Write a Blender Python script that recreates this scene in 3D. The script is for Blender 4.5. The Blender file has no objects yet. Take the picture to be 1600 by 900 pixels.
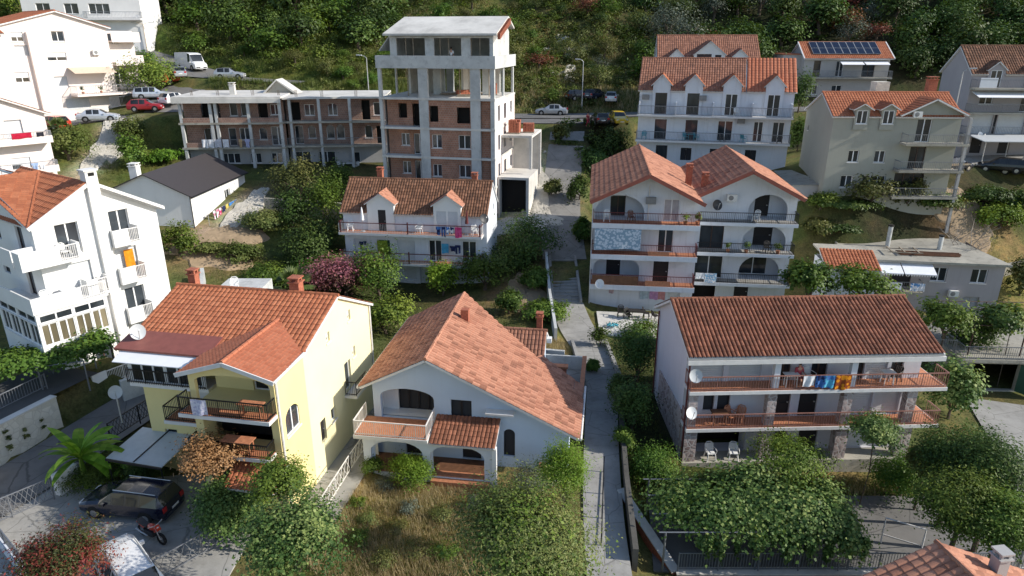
import bpy, math, random
import numpy as np
from mathutils import Vector, Matrix
SC = bpy.context.scene
COL = SC.collection
R = math.radians
rnd = random.Random(7)

# ------------------------------------------------------------------ camera, sky, sun, exposure
FPX, PITCH, CAMZ = 1067.0, R(20), 22.0
cam_d = bpy.data.cameras.new('camera')
cam_d.lens, cam_d.sensor_width = 24.0, 36.0
cam_d.clip_start, cam_d.clip_end = 0.5, 2000
cam = bpy.data.objects.new('camera', cam_d)
COL.objects.link(cam)
cam.location = (0, 0, CAMZ)
cam.rotation_euler = (R(90) - PITCH, 0, 0)
SC.camera = cam
SUN_AZ, SUN_EL = R(-8), R(29.5)          # direction towards the sun, from +x, counted towards +y
w = bpy.data.worlds.new("World")
SC.world = w
w.use_nodes = True
nt = w.node_tree
sky = nt.nodes.new('ShaderNodeTexSky')
sky.sky_type = 'NISHITA'
sky.sun_disc = False
sky.ozone_density = 1.8
sky.dust_density = 0.6
sky.sun_elevation = SUN_EL
sky.sun_rotation = R(90) - SUN_AZ
nt.links.new(sky.outputs[0], nt.nodes['Background'].inputs[0])
nt.nodes['Background'].inputs[1].default_value = 0.14
sun_d = bpy.data.lights.new('sun', 'SUN')
sun_d.energy = 4.5
sun_d.angle = R(0.5)
sun_d.color = (1.0, 0.94, 0.84)
sun = bpy.data.objects.new('sun', sun_d)
COL.objects.link(sun)
sv = Vector((math.cos(SUN_EL)*math.cos(SUN_AZ), math.cos(SUN_EL)*math.sin(SUN_AZ), math.sin(SUN_EL)))
sun.rotation_euler = sv.to_track_quat('Z', 'Y').to_euler()
sun.location = (40, 0, 60)
SC.view_settings.view_transform = 'Standard'
SC.view_settings.look = 'None'
SC.view_settings.exposure = 0.36
SC.view_settings.gamma = 1
SC.cycles.max_bounces = 6
SC.cycles.diffuse_bounces = 3
SC.cycles.transparent_max_bounces = 6

def at(px, py, d):
    """world point seen at a photo pixel, d metres along the view axis"""
    u, v = (px-800)/FPX, (py-450)/FPX
    c, s = math.cos(PITCH), math.sin(PITCH)
    return Vector((u*d, (c-v*s)*d, CAMZ+(-s-v*c)*d))

# ------------------------------------------------------------------ materials
def mat(name):
    m = bpy.data.materials.new(name)
    m.use_nodes = True
    n = m.node_tree.nodes
    return m, n, m.node_tree.links, n['Principled BSDF']

def rgb(c):
    return (c[0], c[1], c[2], 1)

def ramp(n, stops):
    r = n.new('ShaderNodeValToRGB')
    e = r.color_ramp.elements
    while len(e) < len(stops):
        e.new(0.5)
    for k, (p, c) in enumerate(stops):
        e[k].position = p
        e[k].color = rgb(c) if len(c) == 3 else c
    return r

def noise(n, l, vec, scale, detail=4, rough=.55):
    t = n.new('ShaderNodeTexNoise')
    t.inputs['Scale'].default_value = scale
    t.inputs['Detail'].default_value = detail
    t.inputs['Roughness'].default_value = rough
    if vec is not None:
        l.new(vec, t.inputs['Vector'])
    return t

def mapping(n, l, vec, scale):
    m = n.new('ShaderNodeMapping')
    m.inputs['Scale'].default_value = scale
    l.new(vec, m.inputs['Vector'])
    return m.outputs[0]

def mix(n, l, fac, a, b, mode='MIX'):
    m = n.new('ShaderNodeMix')
    m.data_type = 'RGBA'
    m.blend_type = mode
    for sock, v in ((m.inputs[0], fac), (m.inputs[6], a), (m.inputs[7], b)):
        if isinstance(v, (int, float)):
            sock.default_value = v
        elif isinstance(v, tuple):
            sock.default_value = rgb(v)
        else:
            l.new(v, sock)
    return m.outputs[2]

def bump(n, l, bs, h, strength=.3, dist=.02):
    b = n.new('ShaderNodeBump')
    b.inputs['Strength'].default_value = strength
    b.inputs['Distance'].default_value = dist
    l.new(h, b.inputs['Height'])
    l.new(b.outputs[0], bs.inputs['Normal'])

def plain(name, c, rough=.6, metal=0, var=.12, scale=3.0, spec=.4):
    m, n, l, bs = mat(name)
    tc = n.new('ShaderNodeTexCoord')
    nz = noise(n, l, tc.outputs['Object'], scale)
    r = ramp(n, [(.3, tuple(x*(1-var) for x in c)), (.7, tuple(min(1, x*(1+var)) for x in c))])
    l.new(nz.outputs[0], r.inputs[0])
    l.new(r.outputs[0], bs.inputs['Base Color'])
    bs.inputs['Roughness'].default_value = rough
    bs.inputs['Metallic'].default_value = metal
    bs.inputs['Specular IOR Level'].default_value = spec
    return m

def stucco(name, c, dirt=(.30, .28, .25), amt=.45, grime=.5):
    """painted render: cloudy variation, rain streaks, patches of grime"""
    m, n, l, bs = mat(name)
    tc = n.new('ShaderNodeTexCoord').outputs['Object']
    big = noise(n, l, tc, .55, 5)
    r1 = ramp(n, [(.35, tuple(x*.93 for x in c)), (.65, c)])
    l.new(big.outputs[0], r1.inputs[0])
    st = noise(n, l, mapping(n, l, tc, (2.2, 2.2, .16)), 1.6, 6, .65)
    r2 = ramp(n, [(.52, (0, 0, 0)), (.78, (1, 1, 1))])
    l.new(st.outputs[0], r2.inputs[0])
    pt = noise(n, l, tc, 1.1, 6, .7)
    r3 = ramp(n, [(.55, (0, 0, 0)), (.75, (1, 1, 1))])
    l.new(pt.outputs[0], r3.inputs[0])
    mm = n.new('ShaderNodeMath'); mm.operation = 'MULTIPLY'
    mm.inputs[1].default_value = amt
    l.new(r2.outputs[0], mm.inputs[0])
    c1 = mix(n, l, mm.outputs[0], r1.outputs[0], tuple(c[k]*.45+dirt[k]*.4 for k in range(3)))
    mm2 = n.new('ShaderNodeMath'); mm2.operation = 'MULTIPLY'
    mm2.inputs[1].default_value = grime*.5
    l.new(r3.outputs[0], mm2.inputs[0])
    c2 = mix(n, l, mm2.outputs[0], c1, dirt)
    l.new(c2, bs.inputs['Base Color'])
    bs.inputs['Roughness'].default_value = .85
    bs.inputs['Specular IOR Level'].default_value = .2
    fine = noise(n, l, tc, 22, 3)
    bump(n, l, bs, fine.outputs[0], .25, .015)
    return m

def tilemat(name, cols, stain=(.10, .07, .05), amt=.5, patch=None):
    """fired clay tiles: each tile its own shade (face attribute), lichen and soot patches"""
    m, n, l, bs = mat(name)
    a = n.new('ShaderNodeAttribute'); a.attribute_name = 'rnd'
    r = ramp(n, [(k/(len(cols)-1), c) for k, c in enumerate(cols)])
    l.new(a.outputs['Fac'], r.inputs[0])
    tc = n.new('ShaderNodeTexCoord').outputs['Object']
    nz = noise(n, l, tc, .8, 6, .7)
    r2 = ramp(n, [(.50, (0, 0, 0)), (.75, (1, 1, 1))])
    l.new(nz.outputs[0], r2.inputs[0])
    mm = n.new('ShaderNodeMath'); mm.operation = 'MULTIPLY'; mm.inputs[1].default_value = amt
    l.new(r2.outputs[0], mm.inputs[0])
    c2 = mix(n, l, mm.outputs[0], r.outputs[0], stain)
    fz = noise(n, l, tc, 9, 4)
    r3 = ramp(n, [(.3, (.8, .8, .8)), (.7, (1, 1, 1))])
    l.new(fz.outputs[0], r3.inputs[0])
    c3 = mix(n, l, 1.0, c2, r3.outputs[0], 'MULTIPLY')
    l.new(c3, bs.inputs['Base Color'])
    bs.inputs['Roughness'].default_value = .8
    bs.inputs['Specular IOR Level'].default_value = .25
    bump(n, l, bs, fz.outputs[0], .3, .01)
    return m

def brickmat(name, c1, c2, mortar, sx=.28, sz=.22):
    m, n, l, bs = mat(name)
    tc = n.new('ShaderNodeTexCoord').outputs['Object']
    sep = n.new('ShaderNodeSeparateXYZ'); l.new(tc, sep.inputs[0])
    ad = n.new('ShaderNodeMath'); ad.operation = 'ADD'
    l.new(sep.outputs[0], ad.inputs[0]); l.new(sep.outputs[1], ad.inputs[1])
    cb = n.new('ShaderNodeCombineXYZ'); l.new(ad.outputs[0], cb.inputs[0]); l.new(sep.outputs[2], cb.inputs[1])
    b = n.new('ShaderNodeTexBrick')
    l.new(cb.outputs[0], b.inputs['Vector'])
    b.inputs['Scale'].default_value = 1
    b.inputs['Brick Width'].default_value = sx
    b.inputs['Row Height'].default_value = sz
    b.inputs['Mortar Size'].default_value = .012
    b.inputs['Color1'].default_value = rgb(c1)
    b.inputs['Color2'].default_value = rgb(c2)
    b.inputs['Mortar'].default_value = rgb(mortar)
    nz = noise(n, l, tc, .9, 6, .7)
    r = ramp(n, [(.3, (.6, .6, .6)), (.7, (1.1, 1.1, 1.1))])
    l.new(nz.outputs[0], r.inputs[0])
    l.new(mix(n, l, 1.0, b.outputs[0], r.outputs[0], 'MULTIPLY'), bs.inputs['Base Color'])
    bs.inputs['Roughness'].default_value = .9
    bump(n, l, bs, b.outputs['Fac'], -.4, .01)
    return m

def stonemat(name, c1, c2, mortar, scale=2.6):
    m, n, l, bs = mat(name)
    tc = n.new('ShaderNodeTexCoord').outputs['Object']
    v = n.new('ShaderNodeTexVoronoi'); v.inputs['Scale'].default_value = scale
    l.new(tc, v.inputs['Vector'])
    e = n.new('ShaderNodeTexVoronoi'); e.feature = 'DISTANCE_TO_EDGE'; e.inputs['Scale'].default_value = scale
    l.new(tc, e.inputs['Vector'])
    r = ramp(n, [(.2, c1), (.8, c2)])
    l.new(v.outputs['Color'], r.inputs[0])
    r2 = ramp(n, [(.03, (1, 1, 1)), (.07, (0, 0, 0))])
    l.new(e.outputs['Distance'], r2.inputs[0])
    l.new(mix(n, l, r2.outputs[0], r.outputs[0], mortar), bs.inputs['Base Color'])
    bs.inputs['Roughness'].default_value = .9
    bump(n, l, bs, e.outputs['Distance'], .6, .04)
    return m

def glassmat(name, c=(.02, .025, .03), rough=.06):
    m, n, l, bs = mat(name)
    tc = n.new('ShaderNodeTexCoord').outputs['Object']
    nz = noise(n, l, mapping(n, l, tc, (.8, .8, .3)), .9, 2)
    r = ramp(n, [(.4, c), (.75, tuple(x*2.5+.012 for x in c))])
    l.new(nz.outputs[0], r.inputs[0])
    l.new(r.outputs[0], bs.inputs['Base Color'])
    bs.inputs['Roughness'].default_value = rough
    bs.inputs['Specular IOR Level'].default_value = .6
    return m

def leafmat(name, stops, trans=.3, hue=.03, val=.35):
    m, n, l, bs = mat(name)
    a = n.new('ShaderNodeAttribute'); a.attribute_name = 'rnd'
    r = ramp(n, [(k/(len(stops)-1), c) for k, c in enumerate(stops)])
    l.new(a.outputs['Fac'], r.inputs[0])
    oi = n.new('ShaderNodeObjectInfo')
    hs = n.new('ShaderNodeHueSaturation')
    mr = n.new('ShaderNodeMapRange')
    mr.inputs[3].default_value = .5-hue; mr.inputs[4].default_value = .5+hue
    l.new(oi.outputs['Random'], mr.inputs[0]); l.new(mr.outputs[0], hs.inputs['Hue'])
    wn = n.new('ShaderNodeTexWhiteNoise'); wn.noise_dimensions = '1D'
    l.new(oi.outputs['Random'], wn.inputs['W'])
    mv = n.new('ShaderNodeMapRange')
    mv.inputs[3].default_value = 1-val; mv.inputs[4].default_value = 1+val
    l.new(wn.outputs['Value'], mv.inputs[0]); l.new(mv.outputs[0], hs.inputs['Value'])
    l.new(r.outputs[0], hs.inputs['Color'])
    l.new(hs.outputs[0], bs.inputs['Base Color'])
    bs.inputs['Roughness'].default_value = .55
    bs.inputs['Specular IOR Level'].default_value = .25
    t = n.new('ShaderNodeBsdfTranslucent')
    mg = mix(n, l, 1.0, hs.outputs[0], (1.0, 1.0, .45), 'MULTIPLY')
    l.new(mg, t.inputs['Color'])
    ms = n.new('ShaderNodeMixShader'); ms.inputs[0].default_value = trans
    l.new(bs.outputs[0], ms.inputs[1]); l.new(t.outputs[0], ms.inputs[2])
    l.new(ms.outputs[0], n['Material Output'].inputs['Surface'])
    return m

def concretemat(name, c, amt=.6, dark=(.07, .065, .06), crack=0):
    m, n, l, bs = mat(name)
    tc = n.new('ShaderNodeTexCoord').outputs['Object']
    a = noise(n, l, tc, .35, 7, .7)
    r = ramp(n, [(.3, tuple(x*.7 for x in c)), (.5, c), (.72, tuple(min(1, x*1.2) for x in c))])
    l.new(a.outputs[0], r.inputs[0])
    b = noise(n, l, tc, 1.5, 8, .75)
    r2 = ramp(n, [(.52, (0, 0, 0)), (.72, (1, 1, 1))])
    l.new(b.outputs[0], r2.inputs[0])
    mm = n.new('ShaderNodeMath'); mm.operation = 'MULTIPLY'; mm.inputs[1].default_value = amt
    l.new(r2.outputs[0], mm.inputs[0])
    col = mix(n, l, mm.outputs[0], r.outputs[0], dark)
    if crack:
        wv = mix(n, l, .18, tc, noise(n, l, tc, 1.2, 5).outputs['Color'])
        e = n.new('ShaderNodeTexVoronoi'); e.feature = 'DISTANCE_TO_EDGE'; e.inputs['Scale'].default_value = crack
        l.new(wv, e.inputs['Vector'])
        r4 = ramp(n, [(.003, (1, 1, 1)), (.011, (0, 0, 0))]); l.new(e.outputs['Distance'], r4.inputs[0])
        col = mix(n, l, r4.outputs[0], col, tuple(x*.6 for x in c))
    l.new(col, bs.inputs['Base Color'])
    bs.inputs['Roughness'].default_value = .9
    bs.inputs['Specular IOR Level'].default_value = .2
    bump(n, l, bs, b.outputs[0], .3, .03)
    return m

def clothmat(name, c, c2=None, scale=5.0):
    m, n, l, bs = mat(name)
    tc = n.new('ShaderNodeTexCoord').outputs['Object']
    v = n.new('ShaderNodeTexVoronoi'); v.inputs['Scale'].default_value = scale
    l.new(tc, v.inputs['Vector'])
    r = ramp(n, [(.45, c), (.55, c2 or tuple(x*.85 for x in c))])
    l.new(v.outputs['Distance'], r.inputs[0])
    l.new(r.outputs[0], bs.inputs['Base Color'])
    bs.inputs['Roughness'].default_value = .9
    bs.inputs['Specular IOR Level'].default_value = .1
    return m

M = {}
M['white'] = stucco('white_render', (.80, .79, .77), amt=.12, grime=.10)
M['white_old'] = stucco('aged_white_render', (.68, .71, .76), amt=.5, grime=.4)
M['blue_white'] = stucco('bluish_white_render', (.50, .60, .73), amt=.15, grime=.12)
M['cream'] = stucco('cream_render', (.82, .69, .33), amt=.10, grime=.08)
M['cream_pale'] = stucco('sunlit_cream_render', (.84, .76, .48), amt=.08, grime=.05)  # paler copy of the cream, the gable's stronger sun put into colour
M['pinkish'] = stucco('pinkish_render', (.82, .73, .68), amt=.12, grime=.1)
M['lavender'] = stucco('lavender_grey_render', (.62, .62, .67), amt=.3, grime=.3)
M['grey_olive'] = stucco('weathered_grey_render', (.35, .35, .30), amt=.5, grime=.5)
M['grey'] = stucco('grey_render', (.42, .41, .40), amt=.4, grime=.4)
M['mauve'] = stucco('greyish_mauve_render', (.40, .37, .38), amt=.35, grime=.35)
M['concrete'] = concretemat('raw_concrete', (.52, .53, .52), .4)
M['concrete_pale'] = concretemat('pale_concrete', (.60, .58, .54), .25, (.3, .28, .25))
M['concrete_old'] = concretemat('stained_concrete', (.36, .34, .29))
M['paving'] = concretemat('concrete_paving', (.33, .32, .30), .5, (.15, .14, .12), .55)
M['paving_old'] = concretemat('old_lane_concrete', (.25, .24, .225), .55, (.12, .11, .09), .4)
M['asphalt'] = concretemat('asphalt', (.085, .085, .085), .3, (.05, .05, .05))
M['asphalt_pale'] = concretemat('worn_asphalt', (.17, .165, .16), .4, (.09, .09, .08), .4)
M['rubble'] = concretemat('pale_rubble', (.50, .47, .41), .6, (.26, .23, .18))
M['earth'] = concretemat('tan_earth', (.34, .25, .16), .6, (.16, .13, .07))
M['brick'] = brickmat('hollow_clay_brick', (.46, .22, .14), (.36, .17, .11), (.42, .36, .30))
M['brick_old'] = brickmat('weathered_clay_brick', (.36, .20, .145), (.28, .155, .115), (.38, .35, .31))
M['stone'] = stonemat('rubble_stone_cladding', (.22, .16, .15), (.46, .38, .36), (.50, .47, .45), 3.4)
M['stone_pale'] = stonemat('pale_stone_cladding', (.60, .56, .47), (.70, .66, .57), (.57, .53, .45), 2.4)
M['wall_dark'] = concretemat('dark_wall_concrete', (.10, .095, .085), .5, (.04, .04, .035))  # dark grey with random darker blotches
M['tile_red'] = tilemat('red_clay_tiles', [(.17, .07, .042), (.25, .10, .058), (.33, .135, .08)], (.09, .05, .035), .4)
M['tile_orange'] = tilemat('orange_clay_tiles', [(.36, .12, .06), (.43, .15, .072), (.48, .18, .092)], (.20, .08, .05), .35)
M['tile_fresh'] = tilemat('fresh_orange_tiles', [(.42, .14, .075), (.47, .165, .09), (.49, .18, .10)], (.30, .12, .08), .2)
M['tile_salmon'] = tilemat('salmon_clay_tiles', [(.30, .135, .085), (.43, .19, .12), (.50, .235, .15), (.53, .25, .16), (.56, .27, .175)], (.28, .13, .10), .3)
M['tile_brown'] = tilemat('brown_clay_tiles', [(.13, .065, .04), (.19, .092, .052), (.28, .14, .085)], (.07, .05, .035), .5)
M['tile_mixed'] = tilemat('weathered_clay_tiles', [(.24, .11, .075), (.32, .145, .09), (.38, .18, .12)], (.13, .08, .06), .5)
M['tile_floor'] = plain('terracotta_floor', (.46, .19, .10), .6, var=.2, scale=6)
M['ridge'] = plain('ridge_tile_clay', (.40, .16, .09), .8, var=.25, scale=5)
M['metal_red'] = plain('red_metal_sheet', (.30, .10, .075), .45, .2)
M['metal_dark'] = plain('dark_grey_roof_sheet', (.058, .05, .05), .55, .1, var=.06)
M['frame_white'] = plain('white_window_frame', (.80, .80, .80), .4, var=.04)
M['frame_brown'] = plain('brown_window_frame', (.07, .04, .03), .5)
M['shutter_dark'] = plain('dark_shutter', (.020, .018, .020), .6)
M['shutter_brown'] = plain('brown_shutter', (.06, .028, .02), .6)
M['shutter_white'] = plain('white_roller_shutter', (.62, .64, .66), .5, var=.05)
M['shutter_grey'] = plain('grey_louvre_shutter', (.36, .35, .34), .6)
M['green_metal'] = plain('green_painted_metal', (.03, .09, .06), .5)
M['blue_metal'] = plain('blue_painted_door', (.03, .05, .22), .5)
M['glass'] = glassmat('window_glass')
M['glass_tan'] = glassmat('curtained_glass', (.13, .11, .07), .15)
M['curtain'] = plain('lace_curtain', (.42, .40, .42), .8)
M['void'] = plain('opening_shade_cap_black', (.012, .011, .010), .9)  # near-black, painting the shade inside openings; also chimney caps
M['rail_red'] = plain('dark_red_rail', (.12, .025, .025), .5)
M['rail_white'] = plain('white_rail', (.72, .70, .68), .5, var=.05)
M['rail_black'] = plain('black_iron', (.016, .016, .018), .45, .3)
M['rail_orange'] = plain('orange_brown_rail', (.30, .15, .12), .5)
M['rail_grey'] = plain('grey_rail', (.22, .23, .25), .45, .4)
M['dish'] = plain('dish_grey', (.50, .52, .53), .5, .0, var=.05)
M['dish_white'] = plain('dish_white', (.80, .80, .79), .5, var=.03)
M['dish_dark'] = plain('dish_dark', (.035, .035, .04), .5)
M['ac'] = plain('air_conditioner_white', (.70, .70, .68), .5, var=.05)
M['ac_old'] = plain('air_conditioner_grey', (.22, .22, .22), .5)
M['gutter'] = plain('gutter_white', (.70, .68, .66), .4)
M['fascia'] = plain('white_fascia', (.68, .67, .66), .7, var=.08)
M['brown_wood'] = plain('brown_wood', (.14, .065, .035), .6, var=.3)
M['timber'] = plain('grey_timber', (.30, .25, .19), .8, var=.3)
M['brick_red'] = plain('chimney_brick', (.36, .12, .07), .85, var=.3, scale=9)
M['awning_white'] = plain('white_awning', (.82, .82, .84), .8, var=.03)
M['awning_tan'] = plain('tan_awning', (.60, .49, .38), .8, var=.06)
M['plastic_white'] = plain('white_plastic', (.80, .80, .78), .4, var=.03)
M['plastic_dark'] = plain('dark_wicker', (.03, .026, .024), .6)
M['plastic_teal'] = plain('teal_plastic', (.05, .30, .38), .5)
M['bark'] = plain('bark', (.10, .075, .055), .9, var=.3, scale=8)
M['deadwood'] = plain('dead_wood', (.34, .29, .24), .9, var=.25, scale=8)
M['steel'] = plain('galvanised_steel', (.50, .50, .50), .45, .5)
M['solar'] = plain('solar_glass', (.012, .018, .04), .15, .2)
M['tyre'] = plain('tyre_rubber', (.014, .014, .014), .85)
M['rim'] = plain('alloy_rim', (.42, .42, .43), .35, .8)
M['light_red'] = plain('tail_lamp', (.45, .02, .02), .3)
M['light_clear'] = plain('head_lamp', (.65, .66, .68), .15)
M['skin'] = plain('skin', (.50, .28, .19), .6, var=.05)
M['hair'] = plain('dark_hair', (.02, .014, .01), .6)

# ------------------------------------------------------------------ mesh builder
class MB:
    def __init__(s):
        s.v, s.f, s.r = [], [], []
    def face(s, pts, r=None):
        b = len(s.v)
        s.v.extend(tuple(p) for p in pts)
        s.f.append(tuple(range(b, b+len(pts))))
        s.r.append(rnd.random() if r is None else r)
    def raw(s, vs, fs, r=None):
        b = len(s.v)
        s.v.extend(tuple(p) for p in vs)
        for f in fs:
            s.f.append(tuple(b+i for i in f))
            s.r.append(rnd.random() if r is None else r)
    def hexa(s, p, r=None):
        s.raw(p, [(3, 2, 1, 0), (4, 5, 6, 7), (0, 1, 5, 4), (1, 2, 6, 5), (2, 3, 7, 6), (3, 0, 4, 7)], r)
    def box(s, x0, x1, y0, y1, z0, z1, r=None):
        s.hexa([(x0, y0, z0), (x1, y0, z0), (x1, y1, z0), (x0, y1, z0), (x0, y0, z1), (x1, y0, z1), (x1, y1, z1), (x0, y1, z1)], r)
    def beam(s, p, q, w, h=None, up=(0, 0, 1)):
        p, q = Vector(p), Vector(q)
        h = h or w
        d = (q-p)
        if d.length < 1e-6: return
        d.normalize()
        a = d.cross(Vector(up))
        if a.length < 1e-3: a = d.cross(Vector((1, 0, 0)))
        a.normalize(); b = a.cross(d)
        a *= w/2; b *= h/2
        s.hexa([p-a-b, p+a-b, q+a-b, q-a-b, p-a+b, p+a+b, q+a+b, q-a+b])
    def tube(s, pts, rads, n=7, cap=True):
        pts = [Vector(p) for p in pts]
        if isinstance(rads, (int, float)): rads = [rads]*len(pts)
        b = len(s.v); prev = None
        for i, p in enumerate(pts):
            d = (pts[min(i+1, len(pts)-1)]-pts[max(i-1, 0)]).normalized()
            a = d.cross(Vector((0, 0, 1))) if prev is None else prev-d*prev.dot(d)
            if a.length < 1e-3: a = d.cross(Vector((1, 0, 0)))
            a.normalize(); prev = a; c = d.cross(a)
            for k in range(n):
                t = 2*math.pi*k/n
                s.v.append(tuple(p+(a*math.cos(t)+c*math.sin(t))*rads[i]))
        for i in range(len(pts)-1):
            for k in range(n):
                s.f.append((b+i*n+k, b+i*n+(k+1) % n, b+(i+1)*n+(k+1) % n, b+(i+1)*n+k)); s.r.append(rnd.random())
        if cap:
            s.f.append(tuple(b+k for k in range(n))[::-1]); s.r.append(.5)
            e = b+(len(pts)-1)*n
            s.f.append(tuple(e+k for k in range(n))); s.r.append(.5)
    def lathe(s, prof, c=(0, 0, 0), n=14, axis='z'):
        b = len(s.v)
        for (r, h) in prof:
            for k in range(n):
                t = 2*math.pi*k/n
                x, y = r*math.cos(t), r*math.sin(t)
                p = (x, y, h) if axis == 'z' else ((x, h, y) if axis == 'y' else (h, x, y))
                s.v.append((c[0]+p[0], c[1]+p[1], c[2]+p[2]))
        for i in range(len(prof)-1):
            for k in range(n):
                s.f.append((b+i*n+k, b+i*n+(k+1) % n, b+(i+1)*n+(k+1) % n, b+(i+1)*n+k)); s.r.append(rnd.random())
    def prism(s, poly, off, r=None):
        """closed solid: polygon swept by the vector off"""
        n = len(poly); o = Vector(off)
        a = [Vector(p) for p in poly]; bb = [p+o for p in a]
        s.raw(a+bb, [tuple(range(n))[::-1], tuple(range(n, 2*n))]+[(i, (i+1) % n, n+(i+1) % n, n+i) for i in range(n)], r)
    def build(s, name, m, parent=None, smooth=False):
        me = bpy.data.meshes.new(name)
        me.from_pydata(s.v, [], s.f)
        me.materials.append(m if not isinstance(m, str) else M[m])
        at_ = me.attributes.new('rnd', 'FLOAT', 'FACE')
        at_.data.foreach_set('value', np.array(s.r, dtype=np.float32))
        if smooth:
            me.polygons.foreach_set('use_smooth', [True]*len(me.polygons))
        me.update()
        o = bpy.data.objects.new(name, me)
        COL.objects.link(o)
        if parent is not None: o.parent = parent
        return o

def tag(o, label, cat, group=None, kind=None):
    if label: o['label'] = label
    if cat: o['category'] = cat
    if group: o['group'] = group
    if kind: o['kind'] = kind
    return o

def thing(name, label, cat, loc=(0, 0, 0), rz=0, group=None):
    o = bpy.data.objects.new(name, None)
    COL.objects.link(o)
    o.empty_display_size = .3
    o.location = loc
    o.rotation_euler = (0, 0, R(rz))
    return tag(o, label, cat, group)

CHILD = {}
def dup(root, loc=None, rz=None, label=None, group=None, scale=None):
    def cp(o, par):
        c = o.copy(); COL.objects.link(c); c.parent = par
        for ch in o.children: cp(ch, c)
        return c
    r = cp(root, None)
    if loc is not None: r.location = loc
    if rz is not None: r.rotation_euler = (0, 0, rz)
    if scale is not None: r.scale = scale if not isinstance(scale, (int, float)) else (scale,)*3
    if label: r['label'] = label
    if group: r['group'] = group
    return r

# ------------------------------------------------------------------ house kit (all in the house's own frame)
class House:
    def __init__(h, name, label, loc, rz, wall, cat='house'):
        h.root = thing(name, label, cat, loc, rz)
        h.wall = wall
        h.a = R(rz); h.loc = Vector(loc); h.s = 1.0
    def size(h, s):
        h.s = s; h.root.scale = (s, s, s); return h
    def w(h, x, y, z):
        x, y, z = x*h.s, y*h.s, z*h.s
        return Vector((h.loc.x+x*math.cos(h.a)-y*math.sin(h.a), h.loc.y+x*math.sin(h.a)+y*math.cos(h.a), h.loc.z+z))
    def deg(h): return math.degrees(h.a)

def P3(O, U, N, u, n, z):
    return (O[0]+U[0]*u+N[0]*n, O[1]+U[1]*u+N[1]*n, z)

def wbox(mb, O, U, N, u0, u1, n0, n1, z0, z1):
    p = lambda u, n, z: P3(O, U, N, u, n, z)
    mb.hexa([p(u0, n1, z0), p(u1, n1, z0), p(u1, n0, z0), p(u0, n0, z0), p(u0, n1, z1), p(u1, n1, z1), p(u1, n0, z1), p(u0, n0, z1)])

def window(par, k, O, U, N, u, z, wd, ht, ins):
    """k: w1/w2 framed panes, d2 glazed door, sh* closed shutters, rs roller shutter, half, dk dark panel door, open = nothing"""
    if k == 'open': return
    fr = 'frame_white'
    kk = k
    if k.endswith('b'): fr, kk = 'frame_brown', k[:-1]
    f = .06
    mb = MB(); gl = MB()
    B = lambda m, a, b, c, d, n0, n1: wbox(m, O, U, N, u+a, u+b, n0, n1, z+c, z+d)
    n0, n1 = -ins-.03, -ins+.04
    if kk in ('w1', 'w2', 'w3', 'd1', 'd2', 'd3', 'half', 'tan', 'cur'):
        nl = {'w1': 1, 'w3': 3, 'd1': 1, 'd3': 3}.get(kk, 2)
        B(mb, 0, wd, 0, f, n0, n1); B(mb, 0, wd, ht-f, ht, n0, n1)
        for i in range(nl+1):
            c = wd*i/nl
            a, b = (0, f) if i == 0 else ((wd-f, wd) if i == nl else (c-f*.7, c+f*.7))
            B(mb, a, b, f, ht-f, n0, n1)
        B(gl, f*.5, wd-f*.5, f*.5, ht-f*.5, -ins-.02, -ins)
        o = mb.build('door' if kk[0] == 'd' else 'window', fr, par)
        gl.build('pane', {'tan': 'glass_tan', 'cur': 'curtain'}.get(kk, 'glass'), o)
        if kk == 'half':
            s = MB(); B(s, .02, wd-.02, ht*.45, ht, -ins+.042, -ins+.07)
            s.build('roller_shutter', 'shutter_white', o)
        if kk[0] == 'w' or kk == 'half':
            s = MB(); B(s, -.06, wd+.06, -.07, -.005, -ins+.02, .06)
            s.build('sill', 'fascia', o)
        return o
    if kk in ('sh', 'shg', 'shr'):
        nl = max(1, round(wd/.6))
        for i in range(nl):
            a, b = wd*i/nl+.01, wd*(i+1)/nl-.01
            B(mb, a, a+.05, 0, ht, n0, n1); B(mb, b-.05, b, 0, ht, n0, n1)
            B(mb, a+.05, b-.05, 0, .06, n0, n1); B(mb, a+.05, b-.05, ht-.06, ht, n0, n1)
            ns = max(4, int(ht/.11))
            for q in range(ns):
                zz = .06+(ht-.12)*q/ns
                pp = lambda uu, n, zc: P3(O, U, N, u+uu, n, z+zc)
                t = (ht-.12)/ns
                mb.face([pp(a+.05, -ins+.02, zz), pp(b-.05, -ins+.02, zz), pp(b-.05, -ins-.03, zz+t*1.1), pp(a+.05, -ins-.03, zz+t*1.1)])
        return mb.build('shutter', {'sh': 'shutter_dark', 'shg': 'shutter_grey', 'shr': 'shutter_brown'}[kk], par)
    if kk == 'rs':
        ns = max(4, int(ht/.12))
        for q in range(ns):
            B(mb, 0, wd, ht*q/ns, ht*(q+1)/ns-.012, -ins-.03, -ins+.01)
        return mb.build('roller_shutter', 'shutter_white', par)
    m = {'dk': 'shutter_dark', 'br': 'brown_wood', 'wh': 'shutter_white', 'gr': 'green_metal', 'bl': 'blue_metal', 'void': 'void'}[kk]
    if kk == 'void': n0 = -ins-.5; n1 = -ins-.45  # void is no door: a near-black sheet painting the opening's shade
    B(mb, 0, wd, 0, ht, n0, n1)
    if kk != 'void':
        for a, b in ((.12, .45), (.55, .9)):
            B(mb, wd*.12, wd*.88, ht*a, ht*b, n1, n1+.02)
    o = mb.build('door', m, par)
    if kk != 'void':
        hb = MB(); B(hb, wd*.84, wd*.92, ht*.46, ht*.49, n1, n1+.06)
        hb.build('handle', 'steel', o)
    return o

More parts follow.
